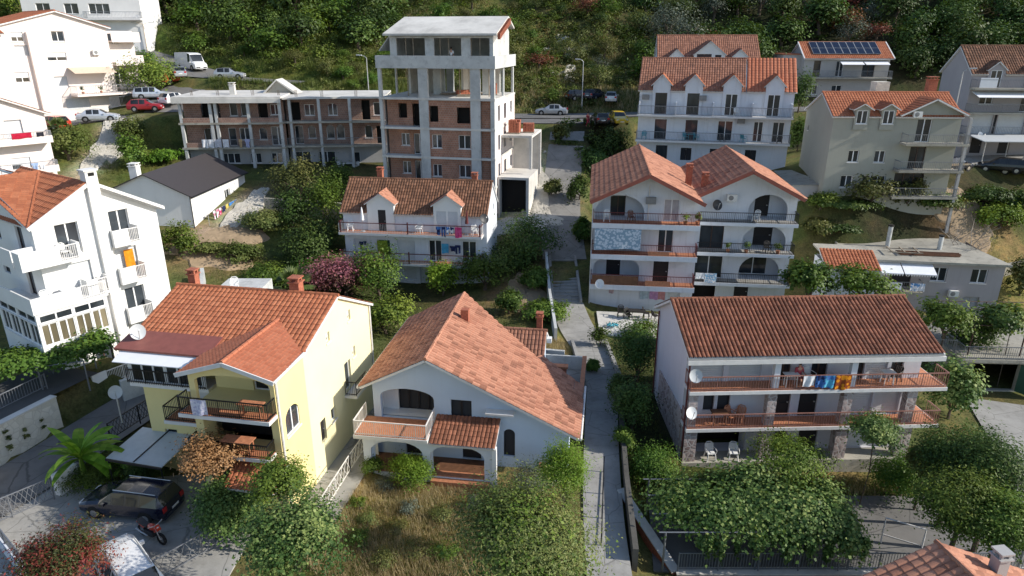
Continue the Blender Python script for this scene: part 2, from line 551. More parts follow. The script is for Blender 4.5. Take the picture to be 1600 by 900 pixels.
def facade(h, mb, O, U, W, z0, top, ops=(), rev=.2, back=False):
    """wall panel with real openings. top: height or [(u,z)..]; ops: (kind,u,z,w,h[,arch])"""
    N = (U[1], -U[0])
    if isinstance(top, (int, float)): top = [(0, top), (W, top)]
    def tz(u):
        for (a, za), (b, zb) in zip(top, top[1:]):
            if a-1e-6 <= u <= b+1e-6: return za+(zb-za)*(u-a)/max(1e-6, b-a)
        return top[-1][1]
    us = sorted({0, W, *[t[0] for t in top], *[o[1] for o in ops], *[o[1]+o[3] for o in ops]})
    us = [u for u in us if -1e-6 <= u <= W+1e-6]
    p = lambda u, n, z: P3(O, U, N, u, n, z)
    for a, b in zip(us, us[1:]):
        if b-a < 1e-5: continue
        m = (a+b)/2
        iv = sorted((o[2], o[2]+o[4]) for o in ops if o[1] < m < o[1]+o[3])
        z = z0
        for (c, d) in iv:
            if c > z+1e-4: mb.face([p(a, 0, z), p(b, 0, z), p(b, 0, c), p(a, 0, c)])
            z = max(z, d)
        if tz(m) > z+1e-4: mb.face([p(a, 0, z), p(b, 0, z), p(b, 0, tz(b)), p(a, 0, tz(a))])
    for o in ops:
        k, u, z, wd, ht = o[:5]; arch = o[5] if len(o) > 5 else 0
        rv = rev if len(o) < 7 else o[6]
        i = -rv
        zt = z+ht-arch
        mb.face([p(u, 0, z), p(u, i, z), p(u, i, zt), p(u, 0, zt)])
        mb.face([p(u+wd, i, z), p(u+wd, 0, z), p(u+wd, 0, zt), p(u+wd, i, zt)])
        mb.face([p(u, i, z), p(u, 0, z), p(u+wd, 0, z), p(u+wd, i, z)])
        if not arch:
            mb.face([p(u, 0, zt), p(u, i, zt), p(u+wd, i, zt), p(u+wd, 0, zt)])
        else:
            n = 12
            cv = [(u+wd/2-wd/2*math.cos(math.pi*q/n), zt+arch*math.sin(math.pi*q/n)) for q in range(n+1)]
            for (ua, za), (ub, zb) in zip(cv, cv[1:]):
                if z+ht-min(za, zb) > 1e-4:
                    mb.face([p(ua, 0, za), p(ub, 0, zb), p(ub, 0, z+ht), p(ua, 0, z+ht)])
                mb.face([p(ua, 0, za), p(ua, i, za), p(ub, i, zb), p(ub, 0, zb)])
        window(h.root, k, O, U, N, u, z, wd, ht, rv-.03)

def block(h, mb, x0, x1, y0, y1, z0, zt, front=(), right=(), left=(), back=(), gable=None, zb=None, zl=None):
    """four walls; gable=(apex position along y, apex z) gives pointed side walls; gable=('x',pos,z) pointed front/back"""
    zb = zt if zb is None else zb
    if gable and gable[0] == 'x':
        tf = [(0, zt), (gable[1]-x0, gable[2]), (x1-x0, zb)]
        tbk = [(0, zb), (x1-gable[1], gable[2]), (x1-x0, zt)]
        tr = zb; tl = zt
    elif gable:
        tf, tbk = zt, zb
        tr = [(0, zt), (gable[0]-y0, gable[1]), (y1-y0, zb)]
        tl = [(0, zb), (y1-gable[0], gable[1]), (y1-y0, zt)]
    else:
        tf = tbk = tr = tl = zt
    facade(h, mb, (x0, y0), (1, 0), x1-x0, z0, tf, front)
    facade(h, mb, (x1, y0), (0, 1), y1-y0, z0, tr, right)
    facade(h, mb, (x1, y1), (-1, 0), x1-x0, z0, tbk, back)
    facade(h, mb, (x0, y1), (0, -1), y1-y0, z0, tl, left)

def clip_u(poly, u):
    vs = []
    n = len(poly)
    for i in range(n):
        (a, va), (b, vb) = poly[i], poly[(i+1) % n]
        if abs(a-b) < 1e-9:
            if abs(a-u) < 1e-6: vs += [va, vb]
            continue
        t = (u-a)/(b-a)
        if -1e-7 <= t <= 1+1e-7: vs.append(va+(vb-va)*t)
    return (min(vs), max(vs)) if vs else None

def tiles(mb, P0, eu, ev, poly, cw=.24, rl=.38, amp=.055, th=.024, ns=4):
    """barrel tiles over a convex polygon given in (along eave, up slope) metres"""
    P0, eu, ev = Vector(P0), Vector(eu).normalized(), Vector(ev).normalized()
    n = eu.cross(ev).normalized()
    u0, u1 = min(p[0] for p in poly), max(p[0] for p in poly)
    v0, v1 = min(p[1] for p in poly), max(p[1] for p in poly)
    nc = max(1, round((u1-u0)/cw)); cw = (u1-u0)/nc
    nr = max(1, round((v1-v0)/rl)); rl = (v1-v0)/nr
    prof = [0, .85, 1, .85] if ns == 4 else [0, 1, 1][:ns]
    us, hs, vr = [], [], []
    for i in range(nc*ns+1):
        u = u0+cw*i/ns
        c = clip_u(poly, min(max(u, u0+1e-6), u1-1e-6)) or (v0, v0)
        us.append(u); hs.append(prof[i % ns]*amp); vr.append(c)
    lev = []
    for k in range(nr):
        lev += [(v0+k*rl, th), (v0+(k+1)*rl, 0.0)]
    b = len(mb.v); L = len(lev)
    for i, u in enumerate(us):
        lo, hi = vr[i]
        for (v, e) in lev:
            vv = min(max(v, lo), hi)
            mb.v.append(tuple(P0+eu*u+ev*vv+n*(hs[i]+e)))
    tr = {}
    for i in range(len(us)-1):
        lo, hi = min(vr[i][0], vr[i+1][0]), max(vr[i][1], vr[i+1][1])
        for j in range(L-1):
            if lev[j+1][0] <= lo+1e-6 and j % 2 == 0: continue
            if lev[j][0] >= hi-1e-6: continue
            if j % 2 == 1 and not (lo < lev[j][0] < hi): continue
            key = (i//ns, j//2)
            if key not in tr: tr[key] = rnd.random()
            mb.f.append((b+i*L+j, b+(i+1)*L+j, b+(i+1)*L+j+1, b+i*L+j+1)); mb.r.append(tr[key])

def ridge_caps(mb, p, q, r=.11, step=.4):
    p, q = Vector(p), Vector(q)
    n = max(1, int((q-p).length/step))
    for i in range(n):
        a, b = p.lerp(q, i/n), p.lerp(q, (i+1)/n)
        mb.tube([a, b+(b-a)*.08], [r, r*.86], 7)

def roof_plane(tm, deck, A, B, Cc, Dd, cw=.24, rl=.38, amp=.055, ns=4, th=.12):
    """plane A(eave left) B(eave right) C(top right) D(top left), seen from outside; tiles on tm, board beneath on deck"""
    A, B, Cc, Dd = map(Vector, (A, B, Cc, Dd))
    eu = (B-A).normalized()
    n = (B-A).cross(Dd-A).normalized()
    if n.z < 0: n = -n
    ev = n.cross(eu).normalized()
    q = lambda p: ((p-A).dot(eu), (p-A).dot(ev))
    pts = [q(A), q(B), q(Cc)]
    if (Cc-Dd).length > 1e-3: pts.append(q(Dd))
    tiles(tm, A+n*.03, eu, ev, pts, cw, rl, amp, ns=ns)
    if deck is not None:
        poly = [A, B, Cc]+([Dd] if (Cc-Dd).length > 1e-3 else [])
        deck.prism([p-n*th for p in poly], n*(th+.005))

def railing(par, pts, z, ht=.95, mtl='rail_white', top=None, step=.13, bw=.017, name='railing', closed=False, solid=0):
    mb = MB()
    pts = [Vector((p[0], p[1], z)) for p in pts]
    for a, b in zip(pts, pts[1:]):
        Lh = (b-a).length
        n = max(1, int(Lh/step))
        for i in range(n+1):
            p = a.lerp(b, i/n)
            bb = bw*1.9 if i % 10 == 0 else bw
            mb.beam(p+Vector((0, 0, .02)), p+Vector((0, 0, ht)), bb, bb, (0, 1, 0))
        mb.beam(a+Vector((0, 0, .1)), b+Vector((0, 0, .1)), .035)
        if top is None: mb.beam(a+Vector((0, 0, ht)), b+Vector((0, 0, ht)), .05)
    o = mb.build(name, mtl, par)
    if top is not None:
        t = MB()
        for a, b in zip(pts, pts[1:]):
            t.beam(a+Vector((0, 0, ht+.02)), b+Vector((0, 0, ht+.02)), .06)
        t.build('handrail', top, o)
    return o

def balcony(h, x0, x1, y0, y1, z, rail='rail_white', top=None, sides='lfr', th=.18, ht=.95, mtl='fascia', floor=None, step=.13):
    """slab with its floor surface at z (front edge y0), railing along the given sides"""
    mb = MB(); mb.box(x0, x1, y0, y1, z-th, z)
    b = mb.build('balcony', mtl, h.root)
    if floor:
        f = MB(); f.box(x0+.05, x1-.05, y0+.05, y1-.003, z+.002, z+.02); f.build('floor_tiles', floor, b)
    e = .06
    pts = []
    if 'l' in sides: pts.append((x0+e, y1))
    pts += [(x0+e, y0+e), (x1-e, y0+e)]
    if 'r' in sides: pts.append((x1-e, y1))
    if 'f' in sides: railing(b, pts, z, ht, rail, top, step)
    return b

def chimney(par, x, y, z0, z1, w=.45, m='brick_red', cap=True, pots=True):
    mb = MB(); mb.box(x-w/2, x+w/2, y-w/2, y+w/2, z0, z1)
    c = mb.build('chimney', m, par)
    if cap:
        k = MB(); k.box(x-w/2-.07, x+w/2+.07, y-w/2-.07, y+w/2+.07, z1+.002, z1+.07)
        for sx in (-1, 1):
            for sy in (-1, 1):
                k.box(x+sx*w*.36-.05, x+sx*w*.36+.05, y+sy*w*.36-.05, y+sy*w*.36+.05, z1+.07, z1+.24)
        k.box(x-w/2-.05, x+w/2+.05, y-w/2-.05, y+w/2+.05, z1+.24, z1+.31)
        k.build('chimney_cap', m, c)
    return c

def aircon(h, p, nx, ny, m='ac'):
    """outdoor unit on a wall at p with outward normal (nx,ny)"""
    mb = MB(); U = (-ny, nx); N = (nx, ny)
    O = (p[0], p[1])
    wbox(mb, O, U, N, -.4, .4, .12, .42, p[2], p[2]+.55)
    o = mb.build('air_conditioner', m, h.root)
    f = MB()
    c = Vector(P3(O, U, N, -.1, .425, p[2]+.28))
    uu, nn = Vector((U[0], U[1], 0)), Vector((nx, ny, 0))
    n = 14
    f.raw([c+nn*.01]+[c+uu*(.21*math.cos(2*math.pi*i/n))+Vector((0, 0, .21*math.sin(2*math.pi*i/n))) for i in range(n)],
          [(0, 1+i, 1+(i+1) % n) for i in range(n)])
    f.build('fan_grille', 'ac_old', o)
    b = MB()
    for s in (-.3, .3): wbox(b, O, U, N, s-.02, s+.02, .003, .42, p[2]-.04, p[2]-.002)
    b.build('bracket', 'steel', o)
    return o

def dish(loc, az, label, r=.45, m='dish', pole=None, tilt=30, group='satellite dishes'):
    """satellite dish on an arm; az = direction (deg from +x) it faces"""
    t = thing('satellite_dish', label, 'satellite dish', loc, az, group)
    mb = MB()
    prof = [(r*k/6, .22*r*(k/6)**2) for k in range(7)]
    n = 18; T = Matrix.Rotation(R(90-tilt), 4, 'Y')
    for (rr, hh) in prof:
        for k in range(n):
            a = 2*math.pi*k/n
            mb.v.append(tuple(T @ Vector((rr*math.cos(a), rr*.93*math.sin(a), hh))))
    for i in range(6):
        for k in range(n):
            mb.f.append((i*n+k, i*n+(k+1) % n, (i+1)*n+(k+1) % n, (i+1)*n+k)); mb.r.append(.5)
    mb.build('reflector', m, t, True)
    a = MB(); f = T @ Vector((-.1*r, 0, 1.05*r))
    a.tube([T @ Vector((r*.9, 0, .2*r)), f], .018, 5)
    a.tube([f, f+(T @ Vector((0, 0, .12)))], .04, 6)
    a.build('feed_arm', 'steel', t)
    p = MB()
    if pole: p.tube([(0-.06, 0, 0), (-.06, 0, -pole)], .035, 6)
    else: p.tube([(0, 0, 0), (-.3, 0, -.05), (-.3, 0, -.35)], .025, 6)
    p.build('mount', 'steel', t)
    return t

def gable_roof(h, x0, x1, ye, yr, yb, zf, zr, zb, mt='tile_brown', cw=.24, rl=.38, amp=.055, ns=4, deckm='fascia', gaps=(), back=True):
    """roof with the ridge along x; front eave (ye,zf), ridge (yr,zr), rear eave (yb,zb); gaps (xa, xb, y): dormers, where the tiles start at y"""
    t, d = MB(), MB()
    k = (zr-zf)/(yr-ye)
    cuts = [(x0, None)]
    for (a, b, y) in gaps: cuts += [(a, y), (b, None)]
    cuts.append((x1, None))
    for (a, y), (b, _) in zip(cuts, cuts[1:]):
        if b-a < .02: continue
        y_ = ye if y is None else y
        z_ = zf+k*(y_-ye)
        roof_plane(t, d, (a, y_, z_), (b, y_, z_), (b, yr, zr), (a, yr, zr), cw, rl, amp, ns)
    if back: roof_plane(t, d, (x1, yb, zb), (x0, yb, zb), (x0, yr, zr), (x1, yr, zr), cw*1.5, rl*1.5, amp, 2)
    ridge_caps(t, (x0, yr, zr+.05), (x1, yr, zr+.05))
    r = t.build('roof', mt, h.root)
    d.build('roof_board', deckm, r)
    return r

def each(h, name, m, *bx, parent=None):
    """like boxes of one material, each a part of its own"""
    for b in bx:
        mb = MB(); mb.box(*b); mb.build(name, m, parent or h.root)
def each_tube(par, name, m, r, *segs, n=6):
    for (p, q) in segs:
        mb = MB(); mb.tube([p, q], r, n); mb.build(name, m, par)

def gable_roof_y(h, y0, y1, xe, xr, xb, zl, zr, zrr, mt, cw=.24, rl=.38, amp=.055, ns=4, deckm='fascia', y1l=None, y1r=None):
    """ridge along y; left eave (xe,zl), ridge (xr,zr), right eave (xb,zrr)"""
    t, d = MB(), MB()
    yl, yr_ = y1l if y1l is not None else y1, y1r if y1r is not None else y1
    roof_plane(t, d, (xe, yl, zl), (xe, y0, zl), (xr, y0, zr), (xr, y1, zr), cw, rl, amp, ns)
    roof_plane(t, d, (xb, y0, zrr), (xb, yr_, zrr), (xr, y1, zr), (xr, y0, zr), cw, rl, amp, ns)
    ridge_caps(t, (xr, y0, zr+.05), (xr, y1, zr+.05))
    r = t.build('roof', mt, h.root)
    d.build('roof_board', deckm, r)
    return r

def dormer(h, x0, x1, yf, ze, za, sl_y, sl_z, sl_t, z0, win, wallm, mt, ov=.15, name='dormer'):
    """gabled dormer: front wall at yf; main roof plane z = sl_z + sl_t*(y-sl_y)"""
    yb = lambda z: sl_y+(z-sl_z)/sl_t
    xm = (x0+x1)/2
    dm = MB(); kids = []
    zs = max(z0, sl_z+sl_t*(yf-sl_y))
    yf -= .1
    for xs in (x0, x1):
        dm.face([(xs, yf, z0), (xs, yb(zs), zs), (xs, yb(ze), ze), (xs, yf, ze)])
    facade_into(dm, kids, (x0, yf), (1, 0), x1-x0, z0, [(0, ze), (xm-x0, za), (x1-x0, ze)], win)
    o = dm.build(name, wallm, h.root)
    for k in kids: window(o, *k)
    t, d = MB(), MB()
    k = (za-ze)/(xm-x0)
    zo = ze-k*ov
    roof_plane(t, d, (x0-ov, yb(zo), zo), (x0-ov, yf-ov, zo), (xm, yf-ov, za), (xm, yb(za), za), .24, .38, .045, 4, .07)
    roof_plane(t, d, (x1+ov, yf-ov, zo), (x1+ov, yb(zo), zo), (xm, yb(za), za), (xm, yf-ov, za), .24, .38, .045, 4, .07)
    ridge_caps(t, (xm, yf-ov, za+.04), (xm, yb(za), za+.04), .09)
    r = t.build('dormer_roof', mt, o)
    d.build('roof_board', 'fascia', r)
    return o

def facade_into(mb, kids, O, U, W, z0, top, ops, rev=.09):
    class Q: pass
    q = Q(); q.root = None
    global window
    keep = window
    def rec(par, *a): kids.append(a)
    window = rec
    try: facade(q, mb, O, U, W, z0, top, ops, rev)
    finally: window = keep

# ------------------------------------------------------------------ terrain
CP = [(-60,18,-1),(-35,20,-.8),(-19,25,0),(-10,24,0),(0,24,-.2),(4,28,.1),(12,25,-1.2),(20,25,-1.4),(30,28,-1.9),(45,30,-2.2),(35,42,-2),(52,42,-2),
 (-34,33,2),(-26,33,.2),(-21,34,.4),(-14,35,.3),(-4,33,-.15),(-8,31,-.15),(1,30,-.1),(5,38,.4),(14,32,-.9),(22,34,-1.1),(-45,30,1.5),
 (-38,48,1.5),(-29,48,1.0),(-20,50,1.2),(-14,52,.6),(-4,50,.6),(4,50,.5),(9,47,.2),(18,46,-.6),(30,50,-1.2),(42,56,-1.6),(55,52,-2),
 (-46,62,5),(-36,62,4.4),(-27,60,3.6),(-23,66,3.9),(-17,57,.6),(-8,57,.3),(0,60,1.4),(4.6,60,2.3),(9,58,.4),(16,58,.3),(26,62,0),(40,62,-.6),(52,62,.5),
 (-50,74,8.5),(-38,75,7),(-28,76,6.6),(-17,74,4.9),(-5,77,4.9),(3,73,4.6),(12,76,4.6),(24,74,6),(33,66,7),(44,68,7.6),(48,76,9.6),(60,78,10.2),
 (-62,88,13.2),(-54,95,13.4),(-59,98,14.2),(-48,89,13.2),(-36,85,8.6),(-22,86,8.2),(-10,88,9),(0,88,10.6),(6,90,11.4),(15,90,8.5),(28,88,8.6),(45,90,11),(65,92,12.5),
 (-75,104,19),(-47,104,17),(-32,100,15.8),(-10,100,13.4),(5,99,12.2),(20,99,12.6),(40,103,13.6),(60,104,16),
 (-75,122,27),(-43,122,23),(-10,116,20),(13,116,18.5),(40,120,20.5),(70,122,25),
 (-70,158,40),(0,155,34),(65,152,38),(0,205,58),(-90,205,60),(90,205,60),(-95,60,8),(-95,90,14),(95,60,0),(95,90,12),(-60,8,-2),(0,8,-.5),(60,8,-3)]
CPa = np.array(CP, float)
def _phi(r2): return .5*r2*np.log(r2+1e-9)
_n = len(CPa)
_K = _phi(((CPa[:, None, :2]-CPa[None, :, :2])**2).sum(2))+np.eye(_n)*6.0
_P = np.hstack([np.ones((_n, 1)), CPa[:, :2]])
_A = np.vstack([np.hstack([_K, _P]), np.hstack([_P.T, np.zeros((3, 3))])])
_sol = np.linalg.solve(_A, np.concatenate([CPa[:, 2], np.zeros(3)]))
def _base(x, y):
    x, y = np.asarray(x, float), np.asarray(y, float)
    o = _sol[_n]+_sol[_n+1]*x+_sol[_n+2]*y
    for i in range(_n):
        o = o+_sol[i]*_phi((x-CPa[i, 0])**2+(y-CPa[i, 1])**2)
    return o
# roads: [(x, y, z)...], half width ; pads: convex polygon, z
ROADS = [([(70,101,13.4),(45,99,12.9),(25,97.5,12.4),(6,97,12.0),(-8,97,12.1),(-20,96,12.3),(-32,94,12.7),(-44,89.5,13.1),(-52,86,12.6),(-62,80,11.4)], 3.0, .8),
         ([(-44,90,13.2),(-45.5,97,15.2),(-45,105,17.2),(-56,113,19.5),(-75,122,24)], 3.2, .8),
         ([(-45,104,17),(-38,102,16.6),(-30,102,16.2)], 3.0, .8),
         ([(7.4,96,12.0),(7.2,89,11.7),(6.6,84,10.3),(5.8,78,7.0),(5.2,72,4.6),(5.0,64,2.7),(5.0,62,2.3)], 2.3, .4),
         ([(4.7,54.5,.75),(5.0,50,.55),(5.7,46.6,.5)], 1.5, .4),
         ([(6.0,40.5,.42),(5.4,36,.35),(4.9,32,.2),(4.4,27,.1),(4.1,20,-.1)], 1.05, .4),
         ([(-34,24,2.2),(-31.4,31,2.2),(-29.4,36,2.2),(-28.3,39.5,2.1)], 2.2, .3),
         ([(31,22,-1.95),(30.5,28,-1.95),(33.5,36,-1.98),(35.5,42,-2.0)], 3.6, .6),
         ([(42,77,8.7),(52,79,9.3),(64,80,9.8)], 4.2, .8),
         ([(-27.6,26.5,.0),(-25.7,31.5,.05),(-24.2,36,.3),(-21.8,41,.8)], 2.2, .3),
         ([(-2.5,92.0,11.92),(4,91.6,11.9),(12.5,91.4,11.95)], 2.8, .6)]
PADS = [([(-27,20),(-12.5,20),(-12.2,28.6),(-17,31.2),(-27,29.5)], -.05, .5),
        ([(6.9,49.3),(14.9,48.3),(15.5,53),(7.2,54)], .15, .4),
        ([(6.6,25.4),(25,25.4),(25,31),(7.4,31)], -1.35, .6),
        ([(-13.2,27.5),(-8.6,26.8),(-6.2,41),(-9.0,42)], .1, .5)]
def _segd(x, y, pts):
    best = np.full(x.shape, 1e9); bz = np.zeros(x.shape)
    for (ax, ay, az), (bx, by, bz2) in zip(pts, pts[1:]):
        dx, dy = bx-ax, by-ay
        t = np.clip(((x-ax)*dx+(y-ay)*dy)/(dx*dx+dy*dy), 0, 1)
        d = np.hypot(x-ax-t*dx, y-ay-t*dy)
        m = d < best
        best = np.where(m, d, best); bz = np.where(m, az+t*(bz2-az), bz)
    return best, bz
def _polyd(x, y, poly):
    d = np.full(x.shape, -1e9)
    n = len(poly)
    for i in range(n):
        (ax, ay), (bx, by) = poly[i], poly[(i+1) % n]
        L = math.hypot(bx-ax, by-ay)
        d = np.maximum(d, ((by-ay)*(x-ax)-(bx-ax)*(y-ay))/L)
    return d
def ground(x, y):
    x, y = np.asarray(x, float), np.asarray(y, float)
    z = _base(x, y)
    z = z+np.where(y > 100, np.clip((y-100)/25, 0, 1)*(1.1*np.sin(x*.21+y*.13)+.8*np.sin(x*.37-y*.29+1)), 0)
    for pts, hw, sh in ROADS:
        d, rz = _segd(x, y, pts)
        t = np.clip((d-hw-.4)/(sh*2.2), 0, 1); t = t*t*(3-2*t)
        z = rz*(1-t)+z*t
    for poly, pz, sh in PADS:
        d = _polyd(x, y, poly)
        t = np.clip((d-.3)/(sh*2.2), 0, 1); t = t*t*(3-2*t)
        z = pz*(1-t)+z*t
    return z
def gz(x, y): return float(ground(np.array([x]), np.array([y]))[0])
def on(px, py, d0=15, d1=190):
    """the ground point seen at a photo pixel"""
    ds = np.arange(d0, d1, .5)
    u, v = (px-800)/FPX, (py-450)/FPX
    c, s = math.cos(PITCH), math.sin(PITCH)
    X, Y, Z = u*ds, (c-v*s)*ds, CAMZ+(-s-v*c)*ds
    k = np.nonzero(Z < ground(X, Y))[0]
    i = k[0] if len(k) else len(ds)-1
    return Vector((X[i], Y[i], gz(X[i], Y[i])))

# zones of ground colour, shade put into many of the DARK ones: (x, y, rx, ry, colour, strength)
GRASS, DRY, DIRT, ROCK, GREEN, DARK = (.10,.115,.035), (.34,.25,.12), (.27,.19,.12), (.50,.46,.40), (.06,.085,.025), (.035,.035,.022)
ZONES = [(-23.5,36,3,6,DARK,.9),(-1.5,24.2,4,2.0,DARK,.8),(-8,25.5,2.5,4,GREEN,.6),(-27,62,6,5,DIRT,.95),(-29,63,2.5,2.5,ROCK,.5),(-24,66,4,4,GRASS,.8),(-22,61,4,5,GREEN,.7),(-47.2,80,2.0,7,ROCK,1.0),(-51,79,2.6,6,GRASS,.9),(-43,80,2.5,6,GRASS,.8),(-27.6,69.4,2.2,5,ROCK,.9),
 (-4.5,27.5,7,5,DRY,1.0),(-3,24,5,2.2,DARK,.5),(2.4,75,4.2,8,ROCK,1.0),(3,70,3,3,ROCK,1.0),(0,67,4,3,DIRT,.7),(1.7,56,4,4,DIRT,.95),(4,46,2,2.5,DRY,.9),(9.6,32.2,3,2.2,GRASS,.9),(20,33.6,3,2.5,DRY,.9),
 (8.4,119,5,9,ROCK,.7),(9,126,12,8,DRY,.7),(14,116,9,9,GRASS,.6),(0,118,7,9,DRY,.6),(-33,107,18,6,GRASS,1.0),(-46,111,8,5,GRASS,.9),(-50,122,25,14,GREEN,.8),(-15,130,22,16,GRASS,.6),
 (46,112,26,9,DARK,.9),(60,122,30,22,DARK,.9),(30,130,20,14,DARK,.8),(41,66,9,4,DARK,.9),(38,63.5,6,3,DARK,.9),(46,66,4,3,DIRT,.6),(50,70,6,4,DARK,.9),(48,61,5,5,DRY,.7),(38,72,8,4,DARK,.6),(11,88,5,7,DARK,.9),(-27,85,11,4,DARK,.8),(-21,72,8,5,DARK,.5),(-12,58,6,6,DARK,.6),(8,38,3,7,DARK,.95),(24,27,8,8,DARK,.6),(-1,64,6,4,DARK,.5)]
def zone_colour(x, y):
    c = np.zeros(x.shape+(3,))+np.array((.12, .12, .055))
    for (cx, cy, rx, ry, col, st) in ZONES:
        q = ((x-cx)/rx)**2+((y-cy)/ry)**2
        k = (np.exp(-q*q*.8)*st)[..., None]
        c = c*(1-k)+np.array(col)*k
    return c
def terrain():
    xs = np.concatenate([np.arange(-110, -66, 2.5), np.arange(-66, 66, .8), np.arange(66, 111, 2.5)])
    ys = np.concatenate([np.arange(6, 18, 2), np.arange(18, 100, .8), np.arange(100, 135, 1.6), np.arange(135, 262, 4)])
    X, Y = np.meshgrid(xs, ys)
    Z = ground(X, Y)-.03
    nx, ny = len(xs), len(ys)
    me = bpy.data.meshes.new('ground')
    i = np.arange((ny-1)*(nx-1)); r, c = i//(nx-1), i % (nx-1)
    a = r*nx+c
    me.from_pydata(np.stack([X, Y, Z], -1).reshape(-1, 3).tolist(), [], np.stack([a, a+1, a+nx+1, a+nx], 1).tolist())
    me.polygons.foreach_set('use_smooth', [True]*len(me.polygons))
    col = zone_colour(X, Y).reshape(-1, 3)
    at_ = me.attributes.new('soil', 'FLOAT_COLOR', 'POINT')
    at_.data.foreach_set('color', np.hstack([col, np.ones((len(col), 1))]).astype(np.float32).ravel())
    m, n, l, bs = mat('ground_soil')
    A = n.new('ShaderNodeAttribute'); A.attribute_name = 'soil'
    tc = n.new('ShaderNodeTexCoord').outputs['Object']
    n1 = noise(n, l, tc, .9, 8, .7); n2 = noise(n, l, tc, 6, 6, .7); n3 = noise(n, l, tc, .22, 5, .6)
    r1 = ramp(n, [(.3, (.45, .5, .4)), (.5, (1, 1, 1)), (.7, (1.35, 1.2, 1.0))]); l.new(n1.outputs[0], r1.inputs[0])
    r2 = ramp(n, [(.3, (.55, .55, .55)), (.7, (1.3, 1.3, 1.3))]); l.new(n2.outputs[0], r2.inputs[0])
    r3 = ramp(n, [(.4, (.8, 1, .7)), (.6, (1.15, 1.0, .9))]); l.new(n3.outputs[0], r3.inputs[0])
    x = mix(n, l, 1.0, A.outputs['Color'], r1.outputs[0], 'MULTIPLY')
    x = mix(n, l, 1.0, x, r2.outputs[0], 'MULTIPLY')
    x = mix(n, l, 1.0, x, r3.outputs[0], 'MULTIPLY')
    l.new(x, bs.inputs['Base Color'])
    bs.inputs['Roughness'].default_value = .95
    bs.inputs['Specular IOR Level'].default_value = .1
    bump(n, l, bs, n2.outputs[0], .6, .12)
    me.materials.append(m)
    o = bpy.data.objects.new('ground', me); COL.objects.link(o); o['kind'] = 'structure'
terrain()

def ribbon(name, pts, hw, m, lift=.05, seg=.8):
    mb = MB(); P = [Vector(p) for p in pts]
    sm = []
    for a, b in zip(P, P[1:]):
        n = max(1, int((b-a).length/seg))
        sm += [a.lerp(b, i/n) for i in range(n)]
    sm.append(P[-1])
    for _ in range(6):
        sm = [sm[0]]+[(sm[i-1]+sm[i]*2+sm[i+1])/4 for i in range(1, len(sm)-1)]+[sm[-1]]
    rows = []
    for i, p in enumerate(sm):
        d = (sm[min(i+1, len(sm)-1)]-sm[max(0, i-1)]); d.z = 0; d.normalize()
        nn = Vector((-d.y, d.x, 0))
        rows.append([p+nn*hw*k+Vector((0, 0, lift)) for k in (-1, -.33, .33, 1)])
    for a, b in zip(rows, rows[1:]):
        for k in range(3): mb.face([a[k], b[k], b[k+1], a[k+1]][::-1])
    o = mb.build(name, m); o['kind'] = 'structure'
    return o
def sheet(name, poly, z, m, lift=.05):
    mb = MB(); mb.prism([(p[0], p[1], z+lift-.3) for p in poly], (0, 0, .3))
    o = mb.build(name, m); o['kind'] = 'structure'
    return o
ribbon('road', ROADS[0][0], 2.9, 'asphalt_pale')
ribbon('road', ROADS[1][0], 3.0, 'asphalt_pale', .06)
ribbon('road', ROADS[2][0], 2.9, 'asphalt_pale', .07)
ribbon('lane', ROADS[3][0], 2.1, 'paving_old', .055)
ribbon('road', ROADS[10][0], 2.7, 'asphalt_pale', .065)
ribbon('path', ROADS[4][0], 1.4, 'paving')
ribbon('path', ROADS[5][0], .98, 'paving')
ribbon('lane', ROADS[9][0], 2.1, 'asphalt_pale', .045)
ribbon('road', ROADS[6][0], 2.2, 'asphalt')
ribbon('driveway', ROADS[7][0], 3.4, 'paving')
ribbon('parking_area', ROADS[8][0], 4.0, 'paving', .06)
sheet('courtyard', PADS[0][0], -.05, 'paving')
sheet('terrace', PADS[1][0], .15, 'concrete_pale', .1)
sheet('courtyard', PADS[2][0], -1.35, 'asphalt_pale')
sheet('path', PADS[3][0], .1, 'paving')

def ground_patch(name, cx, cy, rx, ry, m, rot=0, lift=.05, seed=1):
    """ragged patch of another soil lying on the terrain"""
    g = np.random.default_rng(seed); ph = g.random(5)*6.28
    mb = MB(); n, k = 72, 14; ca, sa = math.cos(R(rot)), math.sin(R(rot)); rows = []
    for j in range(k+1):
        row = []
        for i in range(n):
            a = 2*math.pi*i/n
            q = (j/k)*(1+.16*math.sin(2*a+ph[0])+.13*math.sin(3*a+ph[1])+.09*math.sin(7*a+ph[2])+.06*math.sin(13*a+ph[3]))
            lx, ly = rx*q*math.cos(a), ry*q*math.sin(a)
            x, y = cx+lx*ca-ly*sa, cy+lx*sa+ly*ca
            row.append((x, y, gz(x, y)+lift*(1 if j < k else -1.5)+(g.normal()*.012 if j < k else 0)))
        rows.append(row)
    for j in range(k):
        for i in range(n):
            mb.face([rows[j][i], rows[j+1][i], rows[j+1][(i+1) % n], rows[j][(i+1) % n]])
    o = mb.build(name, m, None, True); o['kind'] = 'structure'; return o
ground_patch('rubble_ground', 2.0, 76.5, 2.3, 8.5, 'rubble', 4, .13, 1)
ground_patch('rubble_ground', 1.2, 69.8, 3.6, 1.9, 'rubble', 0, .14, 2)
ground_patch('rubble_ground', -47.2, 80.5, 1.7, 6.0, 'rubble', 10, .12, 3)
ground_patch('rubble_ground', -27.6, 69.8, 1.5, 5.0, 'rubble', 3, .12, 4)
ground_patch('bare_earth', -27.3, 61.5, 4.6, 3.6, 'earth', 15, .10, 5)
ground_patch('bare_earth', 1.2, 56.0, 1.8, 3.4, 'earth', 0, .10, 6)
ground_patch('bare_earth', 45, 66.5, 3.0, 2.4, 'earth', 0, .10, 7)

